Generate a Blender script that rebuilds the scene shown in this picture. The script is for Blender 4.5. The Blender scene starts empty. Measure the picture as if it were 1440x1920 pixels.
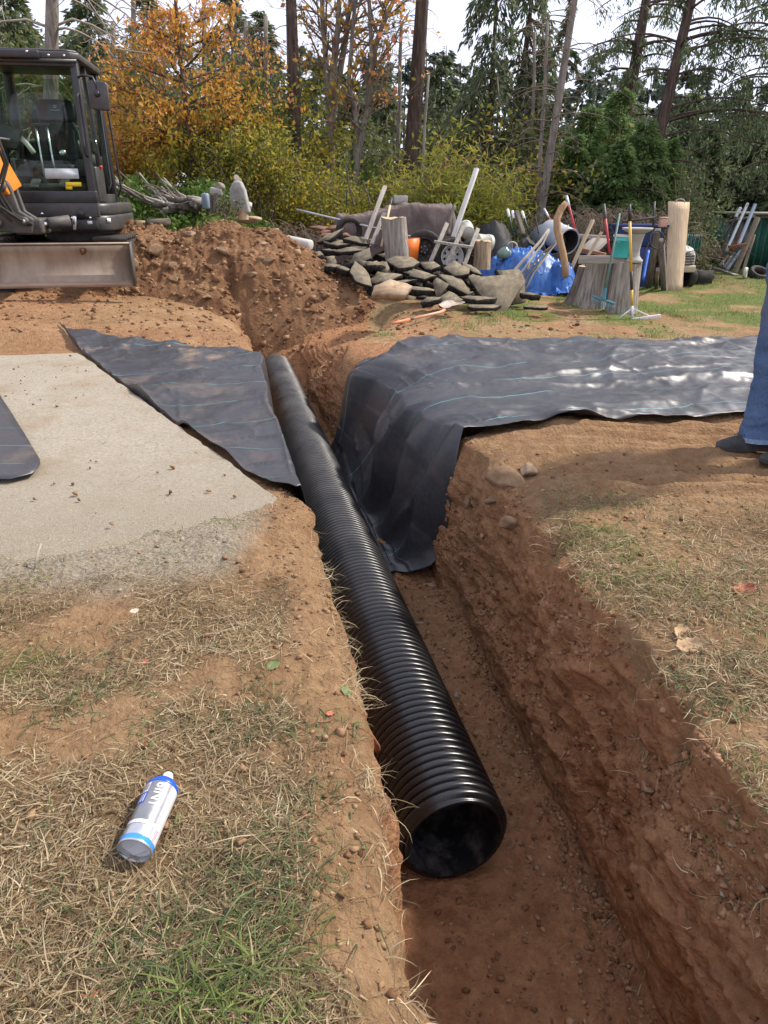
import bpy, bmesh, math, random
import numpy as np
from mathutils import Vector, Matrix, Euler, Quaternion

# ---------------------------------------------------------------- camera, sky, sun, exposure
SC = bpy.context.scene
COL = SC.collection
R = math.radians
CAM_H, PITCH, FPX = 1.2, R(24.0), 1331.0
cam_data = bpy.data.cameras.new('camera')
cam_data.sensor_fit = 'VERTICAL'
cam_data.sensor_height = 36.0
cam_data.lens = 36.0 * FPX / 1920.0
cam_data.clip_start = 0.02
cam_data.clip_end = 2000
cam = bpy.data.objects.new('camera', cam_data)
cam.location = (0, 0, CAM_H)
cam.rotation_euler = (R(90) - PITCH, 0, 0)
COL.objects.link(cam)
SC.camera = cam

SUN_AZ, SUN_EL = R(66), R(46)
world = bpy.data.worlds.new('World')
SC.world = world
world.use_nodes = True
wn = world.node_tree
sky = wn.nodes.new('ShaderNodeTexSky')
sky.sky_type = 'NISHITA'
sky.sun_disc = False
sky.sun_elevation = SUN_EL
sky.sun_rotation = SUN_AZ
sky.air_density = 1.0
sky.dust_density = 1.2
sky.ozone_density = 2.0
wmix = wn.nodes.new('ShaderNodeMix'); wmix.data_type = 'RGBA'          # thin even haze over the blue
wmix.inputs[0].default_value = 0.85
wmix.inputs[7].default_value = (4.9, 5.0, 5.95, 1)
wn.links.new(sky.outputs[0], wmix.inputs[6])
wn.links.new(wmix.outputs[2], wn.nodes['Background'].inputs[0])
wn.nodes['Background'].inputs[1].default_value = 0.15
sun_data = bpy.data.lights.new('sun', 'SUN')
sun_data.energy = 3.7
sun_data.angle = R(4.0)
sun_data.color = (1.0, 0.93, 0.83)
sun = bpy.data.objects.new('sun', sun_data)
sun_dir = Vector((math.sin(SUN_AZ) * math.cos(SUN_EL), math.cos(SUN_AZ) * math.cos(SUN_EL), math.sin(SUN_EL)))
sun.rotation_euler = sun_dir.to_track_quat('Z', 'Y').to_euler()
sun.location = (20, 10, 30)
COL.objects.link(sun)
SC.view_settings.view_transform = 'Standard'
SC.view_settings.look = 'None'
SC.view_settings.exposure = 0.72
SC.view_settings.gamma = 1.0
SC.view_settings.use_curve_mapping = False
SC.cycles.max_bounces = 8
SC.cycles.transparent_max_bounces = 12

# ---------------------------------------------------------------- helpers
rng = np.random.default_rng(11)
random.seed(5)
CT, ST = math.cos(PITCH), math.sin(PITCH)

def ray(px, py):
    u, v = (px - 720) / FPX, (py - 960) / FPX
    return Vector((u, CT - v * ST, -ST - v * CT))

def at(px, py, Y):
    d = ray(px, py)
    return Vector((0, 0, CAM_H)) + d * (Y / d.y)

def onz(px, py, z):
    d = ray(px, py)
    return Vector((0, 0, CAM_H)) + d * ((z - CAM_H) / d.z)

def sst(a, b, x):
    t = np.clip((np.asarray(x, float) - a) / (b - a), 0, 1)
    return t * t * (3 - 2 * t)

def g(x, y):
    x = np.asarray(x, float); y = np.asarray(y, float)
    z = sst(4, 9, y) * (-0.05 * np.clip(x, -5, 5))
    z = z + 1.0 * sst(10.4, 12.4, y) * sst(-1.3, -2.7, x)
    z = z + 0.012 * np.clip(y - 14, 0, 200)
    return z

def ong(px, py, lift=0.0):
    z = 0.0
    for _ in range(40):
        p = onz(px, py, z + lift)
        z = 0.5 * z + 0.5 * float(g(p.x, p.y))
    return Vector((p.x, p.y, float(g(p.x, p.y)) + lift))

def _hash(ix, iy, iz, seed):
    h = (ix * 374761393 + iy * 668265263 + iz * 2147483647 + seed * 1274126177) & 0xFFFFFFFF
    h = ((h ^ (h >> 13)) * 1274126177) & 0xFFFFFFFF
    h = h ^ (h >> 16)
    return (h & 0xFFFFFF) / float(0xFFFFFF)

def vnoise(p, seed=0):
    p = np.asarray(p, float)
    i = np.floor(p).astype(np.int64)
    f = p - i
    f = f * f * f * (f * (f * 6 - 15) + 10)
    out = 0
    for dx in (0, 1):
        wx = f[:, 0] if dx else 1 - f[:, 0]
        for dy in (0, 1):
            wy = f[:, 1] if dy else 1 - f[:, 1]
            for dz in (0, 1):
                wz = f[:, 2] if dz else 1 - f[:, 2]
                out = out + wx * wy * wz * _hash(i[:, 0] + dx, i[:, 1] + dy, i[:, 2] + dz, seed)
    return out * 2 - 1

def fbm(p, freq=1.0, octs=4, gain=0.5, seed=0):
    p = np.asarray(p, float) * freq
    a, s = 1.0, 0
    for k in range(octs):
        s = s + a * vnoise(p + 17.3 * k, seed + k)
        p = p * 2.03
        a *= gain
    return s

def p3(x, y, z=0.0):
    x = np.asarray(x, float)
    return np.stack([x, np.broadcast_to(np.asarray(y, float), x.shape), np.broadcast_to(np.asarray(z, float), x.shape)], -1)

class G:
    """collects shapes, links them as ONE mesh object"""
    def __init__(s):
        s.V, s.F, s.T, s.M, s.n = [], [], [], [], 0
    def add(s, V, F, tone=0.0, mi=0):
        V = np.asarray(V, float).reshape(-1, 3); F = np.asarray(F, np.int64)
        s.V.append(V); s.F.append(F + s.n); s.n += len(V)
        s.T.append(np.broadcast_to(np.asarray(tone, float), (len(F),)))
        s.M.append(np.broadcast_to(np.asarray(mi, np.int64), (len(F),)))
        return s
    def box(s, c, size, rot=None, tone=0.0, mi=0, taper=1.0):
        h = np.array(size) / 2.0
        v = np.array([[x, y, z] for z in (-1, 1) for y in (-1, 1) for x in (-1, 1)], float)
        v[4:, :2] *= taper
        v = v * h
        if rot is not None:
            m = rot if isinstance(rot, Matrix) else Euler(rot).to_matrix()
            v = v @ np.array(m.to_3x3()).T
        s.add(v + np.array(c), [[0, 2, 3, 1], [4, 5, 7, 6], [0, 1, 5, 4], [2, 6, 7, 3], [0, 4, 6, 2], [1, 3, 7, 5]], tone, mi)
        return s
    def beam(s, a, b, w, d, up=(0, 0, 1), tone=0.0, mi=0):
        a, b = Vector(a), Vector(b)
        z = (b - a).normalized(); u = Vector(up)
        x = u.cross(z)
        x = x.normalized() if x.length > 1e-4 else Vector((1, 0, 0))
        y = z.cross(x)
        m = Matrix((x, y, z)).transposed()
        return s.box((a + b) / 2, (w, d, (b - a).length), m, tone, mi)
    def tube(s, pts, rad, n=8, cap=True, tone=0.0, mi=0, squash=1.0):
        pts = np.asarray([tuple(p) for p in pts], float); k = len(pts)
        rad = np.broadcast_to(np.asarray(rad, float), (k,))
        tan = np.gradient(pts, axis=0)
        tan /= np.linalg.norm(tan, axis=1)[:, None] + 1e-9
        up = np.array([0, 0, 1.0]) if abs(tan[0, 2]) < 0.9 else np.array([1.0, 0, 0])
        ang = np.arange(n) * 2 * math.pi / n
        x = np.cross(up, tan[0]); x /= np.linalg.norm(x)
        rings = []
        for i in range(k):
            x = x - tan[i] * (x @ tan[i]); x /= np.linalg.norm(x) + 1e-9
            y = np.cross(tan[i], x)
            rings.append(pts[i] + rad[i] * (np.cos(ang)[:, None] * x + squash * np.sin(ang)[:, None] * y))
        V = np.concatenate(rings)
        a = np.arange(n); b = (a + 1) % n
        F = np.concatenate([np.stack([i * n + a, i * n + b, (i + 1) * n + b, (i + 1) * n + a], 1) for i in range(k - 1)])
        base = s.n
        s.add(V, F, tone, mi)
        if cap:
            s.F.append(np.array([base + a[::-1]])); s.F.append(np.array([base + (k - 1) * n + a]))
            for _ in (0, 1):
                s.T.append(np.array([float(tone) if np.isscalar(tone) else 0.0])); s.M.append(np.array([mi]))
        return s
    def lathe(s, prof, n=24, m=None, tone=0.0, mi=0, close=False):
        prof = np.asarray(prof, float); k = len(prof)
        ang = np.arange(n) * 2 * math.pi / n
        V = np.stack([np.outer(prof[:, 0], np.cos(ang)), np.outer(prof[:, 0], np.sin(ang)), np.repeat(prof[:, 1:2], n, 1)], -1).reshape(-1, 3)
        if m is not None:
            M = np.array(m)
            V = V @ M[:3, :3].T + (M[:3, 3] if M.shape[0] == 4 else 0)
        a = np.arange(n); b = (a + 1) % n
        rr = range(k if close else k - 1)
        F = np.concatenate([np.stack([i * n + a, i * n + b, ((i + 1) % k) * n + b, ((i + 1) % k) * n + a], 1) for i in rr])
        return s.add(V, F, tone, mi)
    def prism(s, poly, z0, z1, m=None, tone=0.0, mi=0, mi_side=None):
        poly = np.asarray(poly, float); n = len(poly)
        V = np.concatenate([np.c_[poly, np.full(n, z0)], np.c_[poly, np.full(n, z1)]])
        if m is not None:
            M = np.array(m); V = V @ M[:3, :3].T + (M[:3, 3] if M.shape[0] == 4 else 0)
        a = np.arange(n); b = (a + 1) % n
        base = s.n
        s.add(V, np.stack([a, b, n + b, n + a], 1), tone, mi if mi_side is None else mi_side)
        s.F.append(np.array([base + a[::-1]])); s.F.append(np.array([base + n + a]))
        for _ in (0, 1):
            s.T.append(np.array([tone if np.isscalar(tone) else 0.0], float)); s.M.append(np.array([mi]))
        return s
    def grid(s, P, tone=0.0, mi=0):
        """P: (rows, cols, 3)"""
        r, c = P.shape[:2]
        i = np.arange(r - 1)[:, None] * c + np.arange(c - 1)[None, :]
        F = np.stack([i, i + 1, i + c + 1, i + c], -1).reshape(-1, 4)
        return s.add(P.reshape(-1, 3), F, tone, mi)
    def obj(s, name, mat, parent=None, smooth=False, loc=None, bevel=0.0, rot=None, uv=None, attrs=None, subsurf=0):
        me = bpy.data.meshes.new(name)
        V = np.concatenate(s.V)
        F = [f for f in s.F if len(f)]
        me.vertices.add(len(V)); me.vertices.foreach_set('co', V.ravel())
        tot = np.concatenate([np.full(len(f), f.shape[1]) for f in F])
        loops = np.concatenate([f.ravel() for f in F])
        me.loops.add(len(loops)); me.loops.foreach_set('vertex_index', loops)
        me.polygons.add(len(tot))
        st = np.concatenate([[0], np.cumsum(tot)[:-1]])
        me.polygons.foreach_set('loop_start', st)
        mats = mat if isinstance(mat, (list, tuple)) else [mat]
        for m_ in mats: me.materials.append(m_)
        me.polygons.foreach_set('material_index', np.concatenate(s.M).astype(np.int32))
        if smooth: me.polygons.foreach_set('use_smooth', np.ones(len(tot), bool))
        at_ = me.attributes.new('tone', 'FLOAT', 'FACE')
        at_.data.foreach_set('value', np.concatenate(s.T).astype(np.float32))
        for k, v in (attrs or {}).items():
            a_ = me.attributes.new(k, 'FLOAT', 'POINT'); a_.data.foreach_set('value', np.asarray(v, np.float32))
        if uv is not None:
            l = me.uv_layers.new(name='uv'); l.data.foreach_set('uv', np.asarray(uv, np.float32)[loops].ravel())
        me.update(calc_edges=True)
        o = bpy.data.objects.new(name, me); COL.objects.link(o)
        if parent is not None: o.parent = parent
        if loc is not None: o.location = loc
        if rot is not None: o.rotation_euler = rot
        if bevel:
            b = o.modifiers.new('bevel', 'BEVEL'); b.width = bevel; b.segments = 2; b.limit_method = 'ANGLE'; b.angle_limit = R(40)
        if subsurf:
            b = o.modifiers.new('subsurf', 'SUBSURF'); b.levels = subsurf; b.render_levels = subsurf
        return o

def tag(o, label, cat, group=None, kind=None):
    if label: o['label'] = label
    if cat: o['category'] = cat
    if group: o['group'] = group
    if kind: o['kind'] = kind
    elif cat and 'kind' not in o: o['kind'] = 'thing'
    return o

def thing(name, label, cat, loc=(0, 0, 0), rot=(0, 0, 0), group=None):
    o = bpy.data.objects.new(name, None); COL.objects.link(o)
    o.location = loc; o.rotation_euler = rot; o.empty_display_size = 0.1
    return tag(o, label, cat, group)

def struct(o):
    o['kind'] = 'structure'; return o

def stuff(o, label=None, cat=None):
    o['kind'] = 'stuff'; return tag(o, label, cat)

def copy_tree(o, parent=None):
    c = o.copy(); COL.objects.link(c)
    if parent is not None: c.parent = parent
    for ch in list(o.children): copy_tree(ch, c)
    return c

# ---------------------------------------------------------------- materials
def nd(nt, typ, ins=None, **props):
    n = nt.nodes.new(typ)
    for k, v in props.items(): setattr(n, k, v)
    for k, v in (ins or {}).items():
        s = n.inputs[k]
        if isinstance(v, bpy.types.NodeSocket): nt.links.new(v, s)
        else: s.default_value = v
    return n

def c4(c): return (c[0], c[1], c[2], 1.0)

def ramp(nt, fac, stops, interp='LINEAR'):
    n = nt.nodes.new('ShaderNodeValToRGB'); e = n.color_ramp.elements
    n.color_ramp.interpolation = interp
    while len(e) < len(stops): e.new(0.5)
    for el, (p, c) in zip(e, stops):
        el.position = p; el.color = c4(c)
    nt.links.new(fac, n.inputs[0])
    return n.outputs[0]

def fmix(nt, f, a, b, mode='MIX'):
    n = nt.nodes.new('ShaderNodeMix'); n.data_type = 'RGBA'; n.blend_type = mode
    for s, v in ((n.inputs[0], f), (n.inputs[6], a), (n.inputs[7], b)):
        if isinstance(v, bpy.types.NodeSocket): nt.links.new(v, s)
        else: s.default_value = v if not isinstance(v, tuple) or len(v) == 4 else c4(v)
    return n.outputs[2]

def mth(nt, op, a, b=0.0, clamp=False):
    n = nt.nodes.new('ShaderNodeMath'); n.operation = op; n.use_clamp = clamp
    for s, v in ((n.inputs[0], a), (n.inputs[1], b)):
        if isinstance(v, bpy.types.NodeSocket): nt.links.new(v, s)
        else: s.default_value = v
    return n.outputs[0]

def start(name):
    m = bpy.data.materials.new(name); m.use_nodes = True
    nt = m.node_tree
    return m, nt, nt.nodes['Principled BSDF']

MATS = {}
def surf(name, cols, scale=6.0, rough=0.8, bump=0.3, bscale=None, metal=0.0, spec=0.4, stretch=None, detail=6, dust=None, bdist=0.01, coat=0.0):
    """mottled solid: cols are 2-4 colours spread over a noise; stretch scales the axes (grain); dust = (colour, amount)"""
    if name in MATS: return MATS[name]
    m, nt, b = start(name)
    tc = nd(nt, 'ShaderNodeTexCoord').outputs['Object']
    if stretch:
        tc = nd(nt, 'ShaderNodeMapping', {'Vector': tc, 'Scale': stretch}).outputs[0]
    no = nd(nt, 'ShaderNodeTexNoise', {'Vector': tc, 'Scale': scale, 'Detail': detail, 'Roughness': 0.62})
    k = len(cols)
    col = ramp(nt, no.outputs[0], [(0.3 + 0.4 * i / max(1, k - 1), c) for i, c in enumerate(cols)])
    if dust:
        d = nd(nt, 'ShaderNodeTexNoise', {'Vector': tc, 'Scale': scale * 0.37, 'Detail': 8, 'Roughness': 0.7})
        f = mth(nt, 'MULTIPLY', mth(nt, 'SUBTRACT', d.outputs[0], 0.42), dust[1] * 5, True)
        col = fmix(nt, f, col, dust[0])
    nt.links.new(col, b.inputs['Base Color'])
    r2 = mth(nt, 'ADD', mth(nt, 'MULTIPLY', no.outputs[0], 0.25), rough - 0.12, True)
    nt.links.new(r2, b.inputs['Roughness'])
    b.inputs['Metallic'].default_value = metal
    b.inputs['Specular IOR Level'].default_value = spec
    if coat: b.inputs['Coat Weight'].default_value = coat
    if bump:
        bn = nd(nt, 'ShaderNodeTexNoise', {'Vector': tc, 'Scale': bscale or scale * 4, 'Detail': 8, 'Roughness': 0.65})
        bp = nd(nt, 'ShaderNodeBump', {'Height': bn.outputs[0], 'Strength': bump, 'Distance': bdist})
        nt.links.new(bp.outputs[0], b.inputs['Normal'])
    MATS[name] = m
    return m

def leafmat(name, stops, trans=0.35, rough=0.6, spec=0.25):
    """foliage: the colour of each leaf from its tone attribute"""
    if name in MATS: return MATS[name]
    m, nt, b = start(name)
    t = nd(nt, 'ShaderNodeAttribute', attribute_name='tone').outputs['Fac']
    col = ramp(nt, t, stops)
    nt.links.new(col, b.inputs['Base Color'])
    b.inputs['Roughness'].default_value = rough
    b.inputs['Specular IOR Level'].default_value = spec
    tr = nd(nt, 'ShaderNodeBsdfTranslucent', {'Color': col})
    mx = nd(nt, 'ShaderNodeMixShader', {0: trans, 1: b.outputs[0], 2: tr.outputs[0]})
    nt.links.new(mx.outputs[0], nt.nodes['Material Output'].inputs[0])
    MATS[name] = m
    return m

def glassmat(name, tint=(0.75, 0.85, 0.8), refl=0.08):
    m, nt, b = start(name)
    tr = nd(nt, 'ShaderNodeBsdfTransparent', {'Color': c4(tint)})
    gl = nd(nt, 'ShaderNodeBsdfGlossy', {'Color': (1, 1, 1, 1), 'Roughness': 0.03})
    lw = nd(nt, 'ShaderNodeLayerWeight', {'Blend': .5})
    f = mth(nt, 'ADD', mth(nt, 'MULTIPLY', mth(nt, 'POWER', lw.outputs[1], 5.0), .4), refl, True)
    mx = nd(nt, 'ShaderNodeMixShader', {0: f, 1: tr.outputs[0], 2: gl.outputs[0]})
    nt.links.new(mx.outputs[0], nt.nodes['Material Output'].inputs[0])
    return m
# ---------------------------------------------------------------- terrain with the trench
def axis_x(Y): return 0.224 - 0.2278 * (np.clip(Y, -4, 11) - 1.716)
AXN = math.hypot(1, 0.2278)
def depth(Y): return 0.86 * sst(-4.2, -3.2, Y) * (1 - sst(8.0, 9.1, Y))
def lip_l(Y): return np.interp(Y, [-3, 0.5, 1, 1.32, 1.77, 2.23, 2.75, 3.06, 4.7, 5.6, 8, 9.4], [-.42, -.40, -.367, -.339, -.307, -.297, -.285, -.345, -.35, -.37, -.38, -.44])
def lip_r(Y): return np.interp(Y, [-3, 0.5, 1, 1.23, 1.41, 1.79, 2.11, 2.7, 3.78, 4.8, 5.6, 6.2, 6.7, 7.4, 8.4, 9.4], [.47, .47, .47, .49, .50, .56, .57, .64, .70, .64, .54, .49, .58, .85, 1.2, 1.4])
def flo_r(Y): return np.interp(Y, [-3, 1, 1.41, 2.2, 3.1, 4, 5, 6.0, 8], [.41, .41, .44, .485, .51, .515, .43, .34, .34])

SA, SB = np.array([-.45, 2.83]), np.array([-2.56, 6.0])
_sd = (SB - SA) / np.linalg.norm(SB - SA)
SN = np.array([_sd[1], -_sd[0]])            # points away from the slab, to the right
def slab_s(x, y): return (x - SA[0]) * SN[0] + (y - SA[1]) * SN[1]

def plain(x, y):
    """ground height away from the trench (no lips)"""
    x = np.asarray(x, float); y = np.asarray(y, float)
    sh = x.shape; xf, yf = x.ravel(), y.ravel()
    p = p3(xf, yf)
    near = 1 - sst(6, 12, yf)
    n1 = fbm(p, 1.1, 3, seed=3); n2 = fbm(p, 5.0, 4, seed=9)
    z = g(xf, yf) + 0.018 * n1 + 0.011 * n2 * (0.4 + near)
    s = slab_s(xf, yf)
    ins = sst(0.0, -0.07, s) * sst(.02, .30, yf - np.interp(xf, [-7, -2, -1.3, -.85, -.62, -.5, -.45], [1.9, 2.0, 2.2, 2.4, 2.52, 2.68, 2.86]) - .02 + .10 * n1 + .10 * n2) * sst(6.0, 5.86, yf)
    z = z + .012 * sst(-.2, -.5, xf) * sst(3.0, 2.6, yf)
    ins = np.where(xf < -7.5, 0, ins)
    low = sst(0.75, 0.0, s) * sst(2.9, 3.3, yf) * sst(6.6, 6.1, yf) * (xf > -6)
    z = z * (1 - 0.85 * np.maximum(ins, low * .8)) - 0.12 * ins - 0.05 * low * (1 - ins)
    lm = np.exp(-(((xf + .35) / .10) ** 2 + ((yf - 2.84) / .20) ** 2))            # crumbled lump of soil against the slab corner
    z = z + lm * (.02 + .035 * np.abs(fbm(p, 9, 3, seed=35)))
    # tracks pressed into the bare ground right of the trench
    tr = sst(2.75, 3.0, yf) * sst(4.1, 3.9, yf) * sst(.75, 1.0, xf) * (xf < 5)
    wob = fbm(p, 0.9, 2, seed=31) * 0.7
    z = z + tr * 0.024 * np.sin(2 * math.pi * (yf + 0.06 * xf + 0.04 * wob) / 0.13)
    return z.reshape(sh)

_dl = 0.008 * (1.021 ** np.arange(1, 206) - 1) / 0.021
_dl = np.concatenate([_dl, _dl[-1] + np.cumsum(0.9 * 1.16 ** np.arange(24))])
_rows = np.concatenate([[-60, -20, -8, -5, -4, -3.6, -3.2, -2.4, -1.6, -.9, -.4, -.1, .1, .25], np.arange(.36, 3.0, .0125), np.arange(3.0, 6.6, .03),
                        np.arange(6.6, 13, .07), 13 + np.cumsum(.12 * 1.15 ** np.arange(42))])
NL, NF, NR = 36, 70, 100
wl = np.linspace(0, 1, NL + 2)[1:-1]; wf = np.linspace(0, 1, NF); wr = np.linspace(0, 1, NR + 2)[1:-1]
Yg = _rows[:, None]
D = depth(Yg)
lump = lambda y, f, sd: fbm(p3(y.ravel() * 0, y.ravel()), f, 3, seed=sd).reshape(y.shape)
near_amp = np.where(Yg < 7, 1.0, 2.0)
LL = lip_l(Yg) + 0.024 * lump(Yg, 4.5, 41) * near_amp + 0.014 * lump(Yg, 15, 42)
LR = lip_r(Yg) + 0.040 * lump(Yg, 3.2, 43) * near_amp + 0.032 * lump(Yg, 9, 44) * (1 - sst(3.4, 3.7, Yg) * .7)
FL = LL + 0.05
FR = np.maximum(flo_r(Yg) + 0.02 * lump(Yg, 4, 45), FL + .3)
tL = LL - _dl[::-1][None, :]
tWL = LL + (FL - LL) * (0.15 + 0.85 * wl[None, :])
tF = FL + (FR - FL) * wf[None, :]
hw = wr[None, :]
tWR = FR + (LR - FR) * (0.28 * hw + 0.72 * hw ** 2.6)
tR = LR + _dl[None, :]
T_ = np.concatenate([tL, tWL, tF, tWR, tR], 1)
Yb = np.broadcast_to(Yg, T_.shape)
X_ = axis_x(Yb) + T_
nL = tL.shape[1]
topL = plain(X_[:, :nL], Yb[:, :nL]) - 0.045 * np.exp(-_dl[::-1] / 0.05)[None, :] * (D > .05)
bowl = .26 * sst(6.6, 7.6, Yg) * sst(9.3, 8.8, Yg)             # soil slumped into the shallow far end of the cut
topL = topL - bowl * np.exp(-_dl[::-1] / .34)[None, :]
er_y = .14 * sst(3.75, 4.1, Yg) * sst(6.5, 6.1, Yg)            # the lip worn round under the fabric
topR = plain(X_[:, -nL:], Yb[:, -nL:]) - 0.05 * np.exp(-_dl / 0.07)[None, :] * (D > .05) - er_y * np.exp(-_dl / .18)[None, :] - bowl * np.exp(-_dl / .30)[None, :]
zf = g(axis_x(Yg), Yg) * (1 - D / .86) - D
cF = slice(nL + NL, nL + NL + NF)
pF = p3(X_[:, cF].ravel(), Yb[:, cF].ravel())
bed = ((wf[None, :] - 0.5) ** 2) * 0.06
zF = zf + bed * (D / .86) + ((0.020 * fbm(pF, 3, 4, seed=51) + 0.016 * np.abs(fbm(pF, 9, 4, seed=52)) - .006 + 0.006 * fbm(pF, 28, 3, seed=53))).reshape(tF.shape) * (0.6 + .8 * sst(.15, .25, np.abs(tF)))
zWL = topL[:, -1:] + (zF[:, :1] - topL[:, -1:]) * wl[None, :]
zWR = zF[:, -1:] + (topR[:, :1] - zF[:, -1:]) * hw
Z_ = np.concatenate([topL, zWL, zF, zWR, topR], 1)
# lumps and ledges on the right-hand wall, pushed out of the face
cR = slice(nL + NL + NF, nL + NL + NF + NR)
pw = np.stack([X_[:, cR], Yb[:, cR], Z_[:, cR]], -1).reshape(-1, 3)
wn_ = 0.060 * fbm(pw, 2.4, 4, seed=61) + 0.036 * (np.abs(fbm(pw, 6.5, 4, seed=62)) - .2) + 0.026 * fbm(pw, 13, 4, gain=.65, seed=64) + 0.014 * np.abs(fbm(pw, 36, 3, seed=63))
wn_ = wn_.reshape(zWR.shape) * (1 - .75 * sst(3.5, 3.8, Yg) * sst(6.3, 6.0, Yg)) * np.sin(math.pi * np.clip(hw * 0.9 + .07, 0, 1)) * np.minimum(1, D / .4)
X_ = X_.copy()
X_[:, cR] -= wn_ * 0.9
Z_[:, cR] += wn_ * 0.25
# a low bench along the foot of the right wall
foot = np.exp(-((hw - 0.22) / 0.07) ** 2) * (D > .3) * sst(.8, 1.2, Yg) * (0.5 + .5 * lump(Yg, 2.0, 47))
X_[:, cR] -= 0.035 * foot
cL = slice(nL, nL + NL)
pl = np.stack([X_[:, cL], Yb[:, cL], Z_[:, cL]], -1).reshape(-1, 3)
X_[:, cL] += (0.02 * fbm(pl, 5, 4, seed=66) + .008 * fbm(pl, 20, 3, seed=67)).reshape(zWL.shape) * np.minimum(1, D / .4)
# fine roughness everywhere near
pa = np.stack([X_, Yb, Z_], -1).reshape(-1, 3)
fine = (0.0045 * fbm(pa, 30, 3, seed=71) * sst(7, 3, pa[:, 1])).reshape(Z_.shape)
Z_ = Z_ + fine
pa[:, 2] = Z_.ravel()

def ground_at(x, y):
    """height of the finished ground"""
    x = np.atleast_1d(np.asarray(x, float)); y = np.atleast_1d(np.asarray(y, float))
    r = np.clip(np.searchsorted(_rows, y) - 1, 0, len(_rows) - 2)
    f = np.clip((y - _rows[r]) / (_rows[r + 1] - _rows[r]), 0, 1)
    out = np.zeros(len(x))
    for k in np.unique(r):
        i = np.where(r == k)[0]
        za = np.interp(x[i] - axis_x(y[i]) + axis_x(_rows[k]), X_[k], Z_[k]); zb = np.interp(x[i] - axis_x(y[i]) + axis_x(_rows[k + 1]), X_[k + 1], Z_[k + 1])
        out[i] = za * (1 - f[i]) + zb * f[i]
    return out

def masks(x, y):
    """straw, gravel, green, red shares of the ground at x, y (where they grow or lie)"""
    x = np.asarray(x, float); y = np.asarray(y, float)
    p = p3(x, y); n1 = fbm(p, 1.3, 3, seed=81); n2 = fbm(p, 4.5, 4, seed=82); n3 = fbm(p, 0.8, 3, seed=83)
    t = x - axis_x(y)
    dl = lip_l(y) - t; dr = t - lip_r(y)
    s = slab_s(x, y)
    left = (dl > 0)
    right = (dr > 0)
    bareL = sst(.09, .21, dl + .05 * n2)
    straw = left * bareL * sst(2.35, 2.0, y + .14 * n1 + .10 * n2 - .06 * x) * sst(-.4, .2, n1 * .8 + n2 * .6 + .16)
    straw = straw + right * sst(.0, .10, dr + .07 * n2) * sst(3.1, 2.5, y + .25 * n1 + .1 * n2 - .12 * np.clip(x - 1, 0, 2)) * sst(-.3, .45, n1 * .6 + n2 * .6 + .2) * .85
    gravel = left * sst(3.0, 2.7, y) * sst(1.9, 2.25, y + .12 * n1 - .06 * x) * sst(-.42, -.62, x + .12 * n1 + .05 * n2)
    back = sst(6.3, 6.9, y + .25 * n1) * (x > -.2)
    green = back * sst(-.25, .45, n3 * .9 + n2 * .35 + .22 * np.clip(x - 1.6, -2, 3) - .1) * sst(.2, 1.2, x)
    green = np.maximum(green, sst(10.2, 11.2, y) * sst(-1.0, -1.8, x))
    green = np.maximum(green, sst(12, 14, y) * .7)
    red = np.clip(.25 + .5 * n3, 0, 1) * sst(2.5, 6, y) * (y < 14)
    intr = (dl < 0) & (dr < 0)
    red = np.where(intr, np.clip(.55 + .35 * n1, 0, 1), red)
    dry = back * (1 - green) * sst(-.5, .3, n2 + .35 * n3)
    return np.clip(straw, 0, 1), np.clip(gravel, 0, 1), np.clip(green, 0, 1), np.clip(red, 0, 1), np.clip(dry, 0, 1)

m_str, m_grv, m_grn, m_red, m_dry = masks(pa[:, 0], pa[:, 1])

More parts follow.
